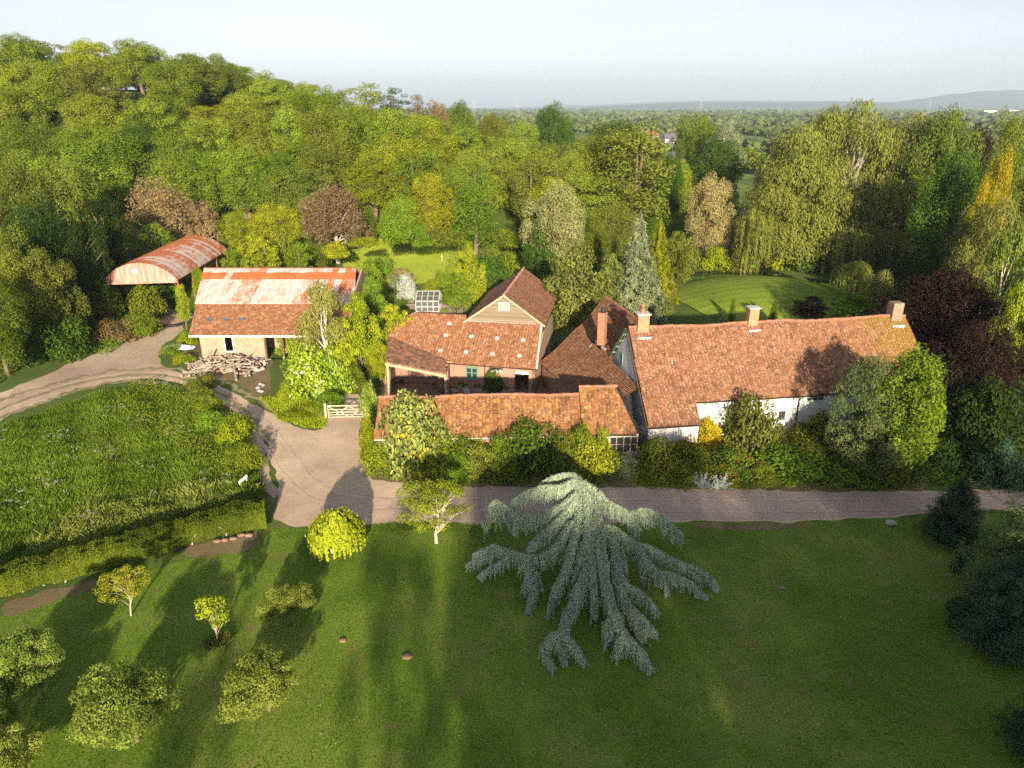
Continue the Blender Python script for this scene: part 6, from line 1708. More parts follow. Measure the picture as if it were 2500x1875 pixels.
# gunnera
rgn = np.random.default_rng(4); f = Fol()
for k in range(70):
    a = rgn.uniform(0, 6.28); q = math.sqrt(rgn.random()); c = np.array([4.6 * q * math.cos(a), 2.2 * q * math.sin(a), 1.6 - .6 * q * q + rgn.normal(0, .15)])
    for s in range(7):
        b = s * .9; P = c + np.array([math.cos(b) * .45, math.sin(b) * .45, -.08])
        f.add(P[None], np.array([[math.cos(b) * .3, math.sin(b) * .3, 1.]]), np.array([[math.cos(b), math.sin(b), 0.]]), 1.0, .8, .5 + rgn.normal(0, .15))
g = link('gunnera', f.mesh('gunnera'), L['gunnera']); p = at(D(1095, 560), .7); g.location = (p.x, p.y, tz(p.x, p.y)); tag(g, 'clump of giant-leaved gunnera plants behind the boarded barn', 'plant')

def rock(name, p, s, mat, label, cat='stone', group=None, seed=0):
    rg = np.random.default_rng(seed); bm_ = MB(); prof = []
    n = 8; rings = [(0, .75), (.35, 1.0), (.75, .85), (1.0, .35)]; V = []; F_ = []
    for z, r in rings:
        for k in range(n): a = 2 * math.pi * k / n; q = r * rg.uniform(.8, 1.15); V.append((p.x + math.cos(a) * q * s[0], p.y + math.sin(a) * q * s[1], p.z + z * s[2] * rg.uniform(.9, 1.1)))
    for i_ in range(3):
        for k in range(n): j_ = (k + 1) % n; F_.append((i_ * n + k, i_ * n + j_, (i_ + 1) * n + j_, (i_ + 1) * n + k))
    F_.append(tuple(3 * n + k for k in range(n)))
    me = bpy.data.meshes.new(name); me.from_pydata(V, [], F_); me.update(); return tag(link(name, me, mat), label, cat, group)

# ---------------- clipped hedge
hp = [at(D(*q)) for q in [(-60, 1322), (40, 1290), (150, 1262), (290, 1225), (400, 1188), (490, 1162), (578, 1148)]]
for _ in range(3): hp = [hp[0]] + [q for k_ in range(len(hp) - 1) for q in (hp[k_].lerp(hp[k_ + 1], .25), hp[k_].lerp(hp[k_ + 1], .75))] + [hp[-1]]
HE = empty('hedge', hp[len(hp) // 2], 'long clipped hedge with bare stems showing at its foot between lawn and meadow', 'hedge')
rgn = np.random.default_rng(6); f = Fol(); stems_ = []
for i_ in range(len(hp) - 1):
    a, b = hp[i_], hp[i_ + 1]; ln = (b - a).length; n = int(ln * 6500); t = rgn.random(n); d = (b - a) / ln; nn = np.array([-d.y, d.x, 0])
    u = np.array(a)[None] + t[:, None] * np.array(b - a)
    s_ = t * ln + sum((hp[k_ + 1] - hp[k_]).length for k_ in range(i_))
    wdt = 1.0 + .10 * np.sin(s_ * 1.3) + .07 * np.sin(s_ * 3.1) + .05 * np.sin(s_ * 7.7); hgt = 1.42 + .08 * np.sin(s_ * .9 + 1) + .06 * np.sin(s_ * 2.7) + .05 * np.sin(s_ * 6.1)
    fc = rgn.random(n); q1 = rgn.uniform(-1, 1, n); q2 = rgn.random(n)
    frt = fc < .40; bck = fc > .88; topm = ~frt & ~bck
    ex = np.where(frt, 1.0, np.where(bck, -1.0, q1)); ez = np.where(topm, 1.0, .18 + .82 * q2)
    rnd_ = np.abs(ex) ** 6 * ez ** 6 * .14
    ex = ex * (1 - rnd_) * rgn.uniform(.82, 1.04, n); ez = ez * (1 - rnd_) * np.where(topm, rgn.uniform(.78, 1.08, n), 1) * (1 + .09 * np.sin(s_ * 2.1 + ex * 2.3) * np.sin(s_ * .9 + ex * 4))
    P = u + nn * (1.15 - ex * wdt)[:, None] + np.array([0, 0, 1.]) * (ez * hgt)[:, None]
    N = unit(-nn[None] * np.where(frt, .8, np.where(bck, -.8, ex * .5))[:, None] + np.array([0, 0, 1.]) * np.where(topm, .8, .25)[:, None] + rgn.normal(0, .45, (n, 3)))
    pt = .5 + .25 * np.sin(s_ * .8) * np.sin(s_ * .37 + 2)
    f.add(P, N, rdir(rgn, n), .085 * rgn.uniform(.7, 1.3, n), .065, pt + rgn.normal(0, .15, n))
    for k in range(int(ln * 1.6 + rgn.random())):
        q = a + (b - a) * rgn.random() + Vector(nn) * rgn.uniform(.3, 1.0)
        mb = MB(); stems_.append(mb); mb.tube([q, q + Vector((rgn.normal(0, .12), rgn.normal(0, .1), .45)), q + Vector((rgn.normal(0, .35), rgn.normal(0, .3), .95))], [.05, .035, .015], 5)
link('foliage', f.mesh('foliage'), L['hedge'], HE, True)
for mb in stems_: link('stem', mb.mesh('stem'), palebark, HE, True)

# ---------------- grasses
def in_poly(P, poly):
    x, y = P[:, 0], P[:, 1]; r = np.zeros(len(P), bool); n = len(poly)
    for i_ in range(n):
        (x1, y1), (x2, y2) = poly[i_], poly[(i_ + 1) % n]
        c = ((y1 > y) != (y2 > y)) & (x < (x2 - x1) * (y - y1) / (y2 - y1 + 1e-12) + x1); r ^= c
    return r
def scatter(poly, n, rg):
    q = np.array(poly); lo, hi = q.min(0), q.max(0); P = rg.uniform(lo, hi, (int(n * 3), 2)); P = P[in_poly(P, poly)][:n]
    return P
def blades(name, poly, n, h, w, mat, label, seed, lean=.35, patch=.5, zoff=0, wide=False):
    rg = np.random.default_rng(seed); P = scatter(poly, n, rg); n = len(P)
    ns = (np.sin(P[:, 0] * .55 + seed) * np.sin(P[:, 1] * .63 + 1) + .6 * np.sin(P[:, 0] * 1.7 + P[:, 1] * .9) + .5 * np.sin(P[:, 1] * 2.3 - P[:, 0] * 1.1)) * .3
    hh = h * (1 + ns * .8) * rg.uniform(.5, 1.3, n); ww = w * rg.uniform(.6, 1.4, n)
    a = rg.uniform(0, 6.28, n); dx, dy = np.cos(a), np.sin(a); l = rg.normal(.1, lean, n) * hh
    z = terr(P[:, 0], P[:, 1]) + zoff
    b0 = np.stack([P[:, 0] - dy * ww, P[:, 1] + dx * ww, z], 1); b1 = np.stack([P[:, 0] + dy * ww, P[:, 1] - dx * ww, z], 1)
    m_ = np.stack([P[:, 0] + dx * l * .4, P[:, 1] + dy * l * .4, z + hh * .6], 1); t_ = np.stack([P[:, 0] + dx * l, P[:, 1] + dy * l, z + hh], 1)
    V = np.stack([b0, b1, t_ + (b1 - b0) * .15, m_ + (b0 - b1) * .5], 1).reshape(-1, 3)
    ns2 = (np.sin(P[:, 0] * .21 + 2 + np.sin(P[:, 1] * .4)) * np.cos(P[:, 1] * .17 + seed + np.sin(P[:, 0] * .3)) + .6 * np.sin(P[:, 0] * .9 + 2 * np.sin(P[:, 1] * .7)) * np.sin(P[:, 1] * 1.1 + seed)) * (1.6 if patch > .7 else 1.0)
    tint = np.repeat(np.clip(.5 + ns * patch * .5 + ns2 * .18 + rg.normal(0, .2, n), 0, 1), 4)
    return tag(link(name, mesh_np(name, V, np.arange(len(V)).reshape(-1, 4), tint=tint), mat), label, 'grass', kind='stuff')
mead = gpts(D, [(-80, 975), (0, 928), (120, 884), (230, 852), (300, 838), (360, 840), (420, 862), (475, 902), (522, 950), (556, 1008), (572, 1055), (570, 1085), (400, 1135), (250, 1185), (100, 1235), (-60, 1280), (-160, 1180)])
sheet('meadow_ground', mead, .006, m_ground, amp=.1, sm=1, seed=31)
blades('meadow_grass', mead, 170000, .46, .020, L['meadow'], 'tall uncut meadow grass inside the bend of the drive', 41)
blades('meadow_seedheads', gpts(D, [(60, 1180), (200, 1080), (330, 1060), (480, 1040), (560, 1070), (420, 1120), (250, 1170), (60, 1230)]), 7000, .58, .011, L['meadow_top'], 'pale seedheads standing above the lower meadow', 42)
for k_, (poly_, mt_, nn_) in enumerate([([(250, 850), (330, 825), (450, 850), (520, 900), (560, 980), (520, 1050), (430, 1010), (330, 930), (260, 900)], 'hedge', 9000), ([(150, 1130), (300, 1090), (430, 1100), (560, 1060), (560, 1085), (400, 1130), (250, 1180), (80, 1225)], 'olive', 7000)]):
    q_ = gpts(D, poly_); rgu = np.random.default_rng(60 + k_); P = scatter(q_, nn_, rgu); m_n = len(P); f = Fol(); c_ = (np.sin(P[:, 0] * 1.1 + k_) * np.sin(P[:, 1] * 1.3) > -.25)
    P = P[c_]; m_n = len(P); f.add(np.column_stack([P, rgu.uniform(.1, .75, m_n)]), rgu.normal(0, .5, (m_n, 3)) + np.array([0, -.4, .8]), rdir(rgu, m_n), .16, .09, rgu.uniform(.2, .8, m_n))
    tag(link('meadow_weeds', f.mesh('meadow_weeds'), L[mt_]), ['leafy weeds through the upper right of the meadow', 'pale leafy weeds along the foot of the meadow'][k_], 'weeds', kind='stuff')
# umbels and sorrel
rgn = np.random.default_rng(8); f = Fol(); P = scatter(mead, 150, rgn)
cl_ = P[rgn.integers(0, 22, 150)] + rgn.normal(0, .7, (150, 2))
for (x, y) in cl_:
    z = rgn.uniform(.55, .95); n = 9
    Q = np.array([x, y, z]) + rgn.normal(0, 1, (n, 3)) * np.array([.10, .10, .03]); f.add(Q, np.tile([0, 0, 1.], (n, 1)) + rgn.normal(0, .2, (n, 3)), rdir(rgn, n), .07, .07, rgn.random(n))
tag(link('cow_parsley', f.mesh('cow_parsley'), L['whiteflower']), 'white cow parsley heads scattered through the meadow', 'wildflowers', kind='stuff')
f = Fol()
for c in [(300, 935), (215, 950), (262, 1000), (235, 965), (310, 925)]:
    p = at(D(*c)); n = 120; Q = np.array([p.x, p.y, .35]) + rgn.normal(0, 1, (n, 3)) * np.array([.6, .5, .22]); f.add(Q, rdir(rgn, n), np.tile([0, 0, 1.], (n, 1)) + rgn.normal(0, .2, (n, 3)), .22, .05, rgn.random(n))
tag(link('sorrel', f.mesh('sorrel'), L['rust']), 'rusty sorrel stems in the middle of the meadow', 'wildflowers', kind='stuff')
blades('verge_grass', gpts(D, [(560, 860), (600, 905), (660, 925), (706, 925), (708, 880), (660, 860)]), 6000, .22, .02, L['lime'], 'bright daisy-strewn verge grass left of the gate', 43)
f = Fol(); P = scatter(gpts(D, [(640, 885), (690, 905), (700, 895), (660, 880)]), 160, rgn); Q = np.column_stack([P, np.full(len(P), .2)]); f.add(Q, np.tile([0, 0, 1.], (len(P), 1)), rdir(rgn, len(P)), .07, .07, rgn.random(len(P)))
tag(link('daisies', f.mesh('daisies'), L['whiteflower']), 'white daisies in the verge beside the gate', 'wildflowers', kind='stuff')
def undergrowth(name, poly, n, s, h, mat, label, seed):
    rg = np.random.default_rng(seed); P = scatter(poly, n, rg); m = len(P); f = Fol()
    ns = np.sin(P[:, 0] * .6 + seed) * np.sin(P[:, 1] * .5) * .5 + .5 * np.sin(P[:, 0] * 1.9 + P[:, 1])
    z = terr(P[:, 0], P[:, 1]) + rg.random(m) * h * (1 + .5 * ns)
    f.add(np.column_stack([P, z]), rg.normal(0, .5, (m, 3)) + np.array([0, -.1, 1.]), rdir(rg, m), s * rg.uniform(.6, 1.4, m), s * .6, .5 + ns * .2 + rg.normal(0, .15, m))
    return tag(link(name, f.mesh(name), L[mat]), label, 'ground cover', kind='stuff')
undergrowth('bank_undergrowth', gpts(D, [(-60, 870), (0, 830), (70, 780), (110, 740), (150, 680), (175, 610), (130, 590), (0, 640), (-150, 760)]), 16000, .22, .6, 'hedge', 'nettles and bramble on the bank left of the grass track', 51)
undergrowth('barn_undergrowth', gpts(D, [(180, 760), (190, 690), (215, 610), (330, 630), (345, 680), (300, 715), (280, 735), (230, 770)]), 12000, .20, .5, 'vivid', 'weeds growing round the hay barn', 52)
undergrowth('garden_undergrowth', gpts(D, [(440, 575), (470, 530), (760, 520), (1000, 545), (1190, 540), (1190, 640), (1000, 640), (960, 600), (980, 560), (880, 545), (760, 560), (770, 600), (900, 640), (880, 660), (780, 660), (780, 580), (450, 575)]), 26000, .26, .5, 'vivid', 'borders and rough plants of the back garden', 53)
undergrowth('pond_margin', [(38 + 15.5 * r_ * math.cos(t), 102 + 15.5 * r_ * math.sin(t)) for r_, rng_ in ((1.0, np.linspace(-.2, 3.3, 30)), (1.10, np.linspace(3.3, -.2, 30))) for t in rng_], 5000, .22, .25, 'meadow', 'rough grass rim round the mound lawn', 54)
undergrowth('bed_plants', bed, 42000, .14, .5, 'hedge', 'low plants filling the long flower bed', 55)
blades('lawn_edge_grass', gpts(D, [(590, 1146), (760, 1138), (860, 1129), (1050, 1133), (1060, 1150), (860, 1150), (700, 1160), (600, 1165)]), 5000, .10, .015, L['meadow'], 'longer grass along the lawn edge by the drive', 44)
blades('tree_foot_grass', [tuple(Vector(at(D(470, 1392)).xy) + Vector((math.cos(t) * .7, math.sin(t) * .6))) for t in np.linspace(0, 6, 14)], 900, .45, .012, L['meadow_top'], 'tall pale grass at the foot of the young pear tree', 45)
# short sward over the near lawn
pl_ = gpts(D, [(-40, 1350), (380, 1225), (600, 1150), (1100, 1140), (1960, 1122), (2140, 1300), (2260, 1700), (-60, 1700)])
blades('lawn_sward', pl_, 90000, .055, .013, L['sward'], 'short mown sward of the front lawn', 46, lean=.8, patch=.8)

f = Fol(); P = scatter(pl_, 420, rgn); cc_ = P[rgn.integers(0, 60, 420)] + rgn.normal(0, 1.2, (420, 2)); keep_ = in_poly(cc_, pl_); cc_ = cc_[keep_]; m_n = len(cc_)
f.add(np.column_stack([cc_, np.full(m_n, .07)]), np.tile([0, 0, 1.], (m_n, 1)), rdir(rgn, m_n), .05, .05, rgn.random(m_n)); tag(link('lawn_daisies', f.mesh('lawn_daisies'), L['whiteflower']), 'tiny daisies and fallen petals dotted over the lawn', 'wildflowers', kind='stuff')
for k, (dx, dy, r_) in enumerate([(880, 1420, .28), (850, 1270, .14), (1690, 1270, .2), (740, 1385, .22)]):
    rock('molehill', at(D(dx, dy)), (r_, r_ * .8, r_ * .5), m_pinkstone, ['reddish molehill in the middle of the lawn', 'small molehill above the larger reddish one', 'molehill on the lawn right of the weeping cedar', 'pale scrape of earth left of the reddish molehill'][k], 'molehill', seed=100 + k)

# ---------------- weeping blue cedar
CE = empty('weeping_cedar', at(z4(960, 720)) + Vector((0, 1.0, 0)), 'sprawling weeping blue cedar with long trailing branches on the front lawn', 'weeping cedar')
LB = [
 (1.0, [(870, 180, 5.3), (930, 260, 5.0), (1010, 380, 4.4), (1040, 560, 3.5), (1055, 700, 3.0), (1080, 900, 2.3), (1130, 1100, 1.8), (1200, 1260, 1.3), (1320, 1400, .9), (1410, 1540, .3)]),
 (.7, [(1100, 1180, 1.6), (1100, 1260, 1.1), (1110, 1340, .5)]), (.6, [(1190, 1300, 1.1), (1170, 1380, .8), (1140, 1460, .3)]),
 (.8, [(900, 230, 5.0), (900, 420, 4.1), (865, 600, 3.3), (825, 760, 2.7), (750, 940, 1.9), (700, 1050, 1.2), (700, 1140, .5)]),
 (.8, [(970, 720, 2.7), (930, 880, 2.2), (880, 1000, 1.9), (810, 1150, 1.5), (775, 1270, 1.4), (700, 1295, 1.4), (640, 1370, .9), (680, 1450, .5), (725, 1540, .1)]),
 (.6, [(780, 1275, 1.4), (850, 1330, 1.2), (900, 1400, .8), (945, 1490, .2)]), (.5, [(760, 1300, 1.3), (790, 1400, .8), (800, 1500, .2)]),
 (.9, [(880, 330, 4.6), (790, 440, 3.9), (660, 570, 3.1), (560, 655, 2.6), (540, 700, 2.2)]),
 (.8, [(840, 500, 3.7), (760, 640, 2.9), (690, 700, 2.4), (620, 745, 2.1), (560, 740, 2.0), (430, 710, 1.9), (300, 665, 1.9), (200, 710, 1.5), (150, 740, 1.2)]),
 (.6, [(430, 715, 1.7), (350, 780, 1.3), (270, 820, 1.0), (190, 880, .3)]), (.5, [(300, 720, 1.5), (200, 760, 1.1), (100, 800, .5)]),
 (.8, [(550, 735, 2.0), (555, 850, 1.6), (590, 950, 1.2), (560, 1040, .7), (540, 1140, .1)]), (.5, [(560, 850, 1.5), (530, 920, 1.0), (500, 990, .4)]), (.5, [(600, 850, 1.5), (630, 930, .9), (640, 960, .4)]),
 (.9, [(860, 210, 5.2), (760, 255, 5.0), (640, 255, 4.8), (540, 290, 4.5), (470, 330, 4.1), (420, 370, 3.7)]),
 (.8, [(870, 300, 4.8), (780, 380, 4.2), (700, 420, 3.9), (640, 455, 3.6), (520, 485, 3.4), (450, 430, 3.5), (380, 390, 3.5), (310, 350, 3.5), (265, 400, 3.1), (245, 490, 2.2), (240, 590, 1.0)]),
 (.7, [(500, 490, 3.3), (440, 460, 3.3), (400, 400, 3.4), (350, 380, 3.3), (330, 480, 2.6)]),
 (.7, [(870, 165, 5.4), (780, 168, 5.2), (700, 190, 5.0), (620, 240, 4.5)]),
 (.9, [(930, 220, 5.1), (1020, 280, 4.8), (1090, 350, 4.4), (1160, 390, 4.0), (1230, 430, 3.6), (1285, 490, 3.1), (1305, 560, 2.5)]),
 (.8, [(1240, 440, 3.5), (1330, 415, 3.4), (1420, 425, 3.2), (1490, 475, 2.8), (1560, 540, 2.1), (1620, 590, 1.4)]),
 (.8, [(1060, 520, 3.8), (1150, 540, 3.3), (1215, 590, 2.8), (1290, 650, 2.3), (1400, 675, 2.1), (1500, 735, 1.8), (1620, 795, 1.4), (1740, 830, 1.1), (1830, 900, .7), (1875, 975, .1)]),
 (.7, [(1300, 665, 2.3), (1380, 780, 1.8), (1450, 850, 1.6), (1560, 865, 1.4), (1680, 925, .9), (1800, 1035, .1)]), (.6, [(1640, 790, 1.4), (1700, 860, 1.0), (1760, 910, .6)]), (.6, [(1350, 760, 1.8), (1380, 850, 1.3), (1370, 920, .6)]), (.6, [(1480, 860, 1.5), (1510, 930, .9), (1520, 1010, .2)]),
 (.8, [(1110, 560, 3.3), (1150, 690, 2.7), (1175, 850, 2.2), (1220, 930, 1.9), (1310, 985, 1.6), (1390, 1040, 1.2), (1460, 1140, .3)]),
 (.8, [(1170, 880, 2.1), (1190, 1000, 1.8), (1265, 1100, 1.5), (1350, 1180, 1.1), (1450, 1290, .2)]), (.6, [(1270, 1110, 1.4), (1310, 1210, 1.0), (1350, 1330, .3)]),
 (.7, [(1000, 480, 3.9), (990, 700, 2.8), (1000, 900, 2.2), (1010, 1050, 1.6), (1000, 1180, .5)]), (.7, [(930, 640, 3.0), (900, 760, 2.6), (880, 850, 2.1), (840, 930, 1.5)]),
 (.6, [(1180, 680, 2.5), (1210, 760, 2.0), (1240, 820, 1.4)]),
 (.7, [(940, 300, 4.8), (960, 480, 4.0), (950, 620, 3.3), (960, 760, 2.6), (940, 900, 2.0), (930, 1020, 1.2)]),
]
rgn = np.random.default_rng(12); f = Fol(); mb = MB()
for wgt, pts in LB:
    Pw = [at(z4(x, y), z * .92) for x, y, z in pts]
    # smooth resample
    arr = np.array([tuple(p) for p in Pw]); seg = np.linalg.norm(np.diff(arr, axis=0), axis=1); s = np.concatenate([[0], np.cumsum(seg)]); n = max(6, int(s[-1] / .10)); ss = np.linspace(0, s[-1], n)
    q = np.stack([np.interp(ss, s, arr[:, k]) for k in range(3)], 1)
    for _ in range(3): q[1:-1] = (q[:-2] + 2 * q[1:-1] + q[2:]) / 4
    mb.tube([tuple(p - np.array([0, 0, .08])) for p in q[::max(1, n // 12)]], [max(.015, .07 * wgt * (1 - .8 * k / 14)) for k in range(len(q[::max(1, n // 12)]))], 6)
    tan = unit(np.gradient(q, axis=0))
    tl = s[-1]
    for k in range(int(tl * 2.2)):      # ragged side shoots
        t = rgn.random(); i_ = min(int(t * (n - 1)), n - 1); tg = tan[i_]; sd = np.array([-tg[1], tg[0], 0]) * rgn.choice([-1, 1]); ln = rgn.uniform(.45, 1.05) * (.5 + .5 * wgt) * (1 - .3 * t)
        m = int(ln / .012); u = rgn.random(m); w0 = unit((sd * .8 + tg * rgn.uniform(.3, 1.1))[None])[0]
        Q = q[i_] + w0 * (u * ln)[:, None] - np.array([0, 0, 1.]) * (.75 * ln * u ** 2.2 - .10)[:, None]; hang = rgn.random(m) ** 2 * .38 * (1 - .5 * u)
        Q = Q - np.array([0, 0, 1.]) * hang[:, None] + rgn.normal(0, .022, (m, 3)); Q[:, 2] = np.maximum(Q[:, 2], .03)
        f.add(Q, unit(rgn.normal(0, .5, (m, 3)) + np.array([0, -.4, .8])), w0 - np.array([0, 0, 1.]) * (.4 + u)[:, None] + rgn.normal(0, .3, (m, 3)), .11 * rgn.uniform(.7, 1.4, m), .04, np.clip(rgn.normal(.55, .13) + rgn.normal(0, .14, m), 0, 1))
    ns = int(tl * 170 * (.6 + .4 * wgt))
    for k in range(ns):
        t = rgn.random(); i_ = min(int(t * (n - 1)), n - 1); p = q[i_].copy(); tg = tan[i_]; sd = np.array([-tg[1], tg[0], 0]); sd /= max(np.linalg.norm(sd), 1e-6)
        side = rgn.normal(0, .6); wd = (.27 * wgt + .05) * (1 - .50 * t)
        lat = np.clip(side, -1.1, 1.1) * wd
        p = p + sd * lat + np.array([0, 0, .16 * wgt - .5 * abs(lat) ** 1.5 / max(wd, .1) ** .5])
        ln = min(p[2] - .02, (rgn.uniform(.10, .38) + .95 * abs(np.clip(side, -1, 1)) * rgn.uniform(.3, 1)) * (.5 + .8 * wgt) * (.55 + .45 * min(1, p[2] / 2.5)))
        if ln < .08: ln = .1
        m = int(ln / .045) + 3; u = np.sort(rgn.random(m)); fl = sd * np.sign(side) * .18 + tg * .35
        Q = p + fl * (np.sqrt(u) * min(ln, .5) * .6)[:, None] - np.array([0, 0, 1.]) * (u * ln)[:, None] + rgn.normal(0, .018, (m, 3))
        Q[:, 2] = np.maximum(Q[:, 2], .03)
        T_ = fl * .8 * (1 - u)[:, None] - np.array([0, 0, 1.]) * (.3 + u)[:, None] + rgn.normal(0, .3, (m, 3))
        N = unit(sd * np.sign(side) * .6 + np.array([0, -.5, .8]) + rgn.normal(0, .45, (m, 3)))
        f.add(Q, N, T_, .115 * rgn.uniform(.7, 1.4, m), .042, np.clip(rgn.normal(.5, .13) + rgn.normal(0, .14, m), 0, 1))
link('foliage', f.mesh('foliage'), L['cedarblue'], CE, True)
base_ = at(z4(960, 720)) + Vector((0, 1.0, 0)); top_ = at(z4(880, 200), 4.7)
mb.tube([base_, base_.lerp(top_, .5) + Vector((.2, 0, 0)), top_], [.30, .24, .12], 8)
link('trunk', mb.mesh('trunk'), bark, CE, True)

# ---------------- things
def thing_mb(name, mb, mat, label, cat, group=None): return tag(link(name, mb.mesh(name), mat), label, cat, group)
# field gate
ga, gb_ = at(z11(838, 1332)), at(z11(1195, 1318)); gb_.y = ga.y + .15
GT = empty('field_gate', (ga + gb_) / 2, 'wooden five-bar field gate with crossed braces beside the range', 'gate')
mb = MB(); gh = 1.35; ex = (gb_ - ga)
for z in (.12, .34, .60, .88, 1.25): mb.bar(ga + Vector((0, 0, z)), gb_ + Vector((0, 0, z)), .05, .10 if z < 1.2 else .13)
for t in (.01, .99): mb.bar(ga + ex * t, ga + ex * t + Vector((0, 0, gh)), .10, .08)
mb.build('bars', m_gate, GT)
mb = MB(); of = Vector((0, -.05, 0))
for a_, b_ in (((.02, 1.2), (.62, .12)), ((.62, 1.2), (.98, .5)), ((.62, 1.25), (.2, .34)), ((.98, 1.0), (.64, .12))): mb.bar(ga + ex * a_[0] + Vector((0, 0, a_[1])) + of, ga + ex * b_[0] + Vector((0, 0, b_[1])) + of, .03, .09)
mb.build('braces', m_gate, GT)
for i_, p in enumerate((ga + Vector((-.2, 0, 0)), gb_ + Vector((.2, 0, 0)))):
    mb = MB(); mb.bar((p.x, p.y, -.1), (p.x, p.y, 1.5), .2, .2); mb.lathe((p.x, p.y, 1.5), [(.13, 0), (.02, .07)], 4); thing_mb('gatepost', mb, m_timber, ('left' if i_ == 0 else 'right') + ' timber post of the five-bar gate', 'gatepost')
# small garden gate with a blue plate
sa, sb = at(z13(1985, 655)), at(z13(2108, 655))
SG = empty('garden_gate', (sa + sb) / 2, 'small dark garden gate with a little blue plate in the front bed', 'gate')
mb = MB(); e_ = sb - sa
for t in (0, .5, 1): mb.bar(sa + e_ * t, sa + e_ * t + Vector((0, 0, 1.1)), .05)
for z in (.1, 1.08): mb.bar(sa + Vector((0, 0, z)), sb + Vector((0, 0, z)), .05)
mb.build('frame', m_darkwood, SG)
mb = MB(); mb.bar(sa + e_ * .3 + Vector((0, -.04, .78)), sa + e_ * .62 + Vector((0, -.04, .78)), .02, .09); mb.build('plate', plain('blue_plate', (.30, .40, .75), .5), SG)
# white finger board in the meadow
a_, b_ = at(z12(1612, 1325), .75), at(z12(1668, 1277), .85)
SGN = empty('roadside_sign', a_ * 1.0, 'small white sign board on short legs at the meadow edge', 'sign')
mb = MB(); mb.bar(a_, b_, .03, .26); mb.build('board', m_bright, SGN)
for t in (.1, .9):
    mb = MB(); p = a_.lerp(b_, t); mb.bar((p.x, p.y, 0), (p.x, p.y, .85), .05); mb.build('leg', m_whitepaint, SGN)
# logs
logm = []
rl = random.Random(3)
for k in range(5):
    mb = MB(); l_ = [1.3, 1.8, 2.3, 1.5, 1.0][k]; r_ = [.10, .08, .07, .12, .14][k]
    mb.tube([(-l_ / 2, 0, 0), (-l_ / 6, .05, .03), (l_ / 5, -.04, .0), (l_ / 2, .03, .02)], [r_, r_ * .9, r_ * .85, r_ * .7], 7); logm.append(mb.mesh('log'))
lc = at(z1(1090, 1120))
for k in range(190):
    o = bpy.data.objects.new('log', logm[k % 5]); COL.objects.link(o)
    if len(logm[k % 5].materials) == 0: logm[k % 5].materials.append(m_logs if k % 2 else m_log)
    u = rl.uniform(-1, 1); v = rl.uniform(-1, 1); z = (1 - u * u * .8) * (1 - v * v * .7) * 1.3 * rl.random() ** .6
    o.location = (lc.x + u * 3.6, lc.y + .6 + v * 2.2, .08 + z); o.rotation_euler = (rl.uniform(-.35, .35), rl.uniform(-.3, .3), rl.choice([rl.gauss(0, .5), rl.gauss(1.4, .5)]))
    tag(o, 'weathered log lying in the big heap in front of the stone barn', 'log', 'logs heaped before the stone barn')
mb = MB(); mb.bar(at(z1(1150, 1000), 1.3), at(z1(1192, 1195), .1), .22, .16); thing_mb('beam', mb, m_log, 'long pale beam leaning down the front of the log heap', 'beam')
mb = MB(); mb.bar(at(z1(905, 1090), .5), at(z1(1010, 960), 1.6), .16, .10); thing_mb('beam', mb, m_log, 'pale plank leaning across the left of the log heap', 'beam')
# rubble blocks
for k in range(16):
    rock('stone', at(z1(1310 + rl.uniform(-10, 110), 990 + rl.uniform(0, 160))), (rl.uniform(.2, .4), rl.uniform(.2, .35), rl.uniform(.2, .4)), m_rock if k % 2 else m_log, 'rough stone or stump in the rubble right of the log heap', 'stone', 'stones right of the log heap', k)
for k in range(6):
    rock('stone', at(z1(1370 + rl.uniform(-20, 30), 1230 + rl.uniform(0, 60))), (rl.uniform(.2, .35), rl.uniform(.15, .3), .2), m_rock, 'pale stone at the bend of the drive below the hawthorn', 'stone', 'pale stones at the drive bend', 40 + k)
for k in range(5):
    rock('stone', at(D(470 + k * 17, 1172 - k * 4 + rl.uniform(-4, 4))), (.28, .2, .16), m_pinkstone, 'pinkish stone in the bare earth at the hedge foot', 'stone', 'pinkish stones at the hedge foot', 60 + k)
rock('white_rock', at(D(1222, 1137)), (.45, .3, .28), m_rock, 'white lumpy stone on the lawn at the right end of the lane', seed=80); bpy.data.objects['white_rock'].location = at(D(1924, 1132)) - at(D(1222, 1137))
# crumpled white sheet
c = at(z1(752, 955)); rgn = np.random.default_rng(2); V = []; F_ = []
for i_ in range(9):
    for j_ in range(15):
        u, v = j_ / 14 - .5, i_ / 8 - .5; r_ = 1 - .5 * (abs(u) * 2) ** 2; V.append((c.x + u * 3.6, c.y + v * 1.7 * r_, .08 + .45 * (1 - (2 * u) ** 2) * (1 - (2 * v) ** 2) + rgn.uniform(0, .14)))
for i_ in range(8):
    for j_ in range(14): q = i_ * 15 + j_; F_.append((q, q + 1, q + 16, q + 15))
me = bpy.data.meshes.new('white_sheet'); me.from_pydata(V, [], F_); me.update(); tag(link('white_sheet', me, m_bright), 'crumpled white plastic sheet beside the log heap', 'sheet')
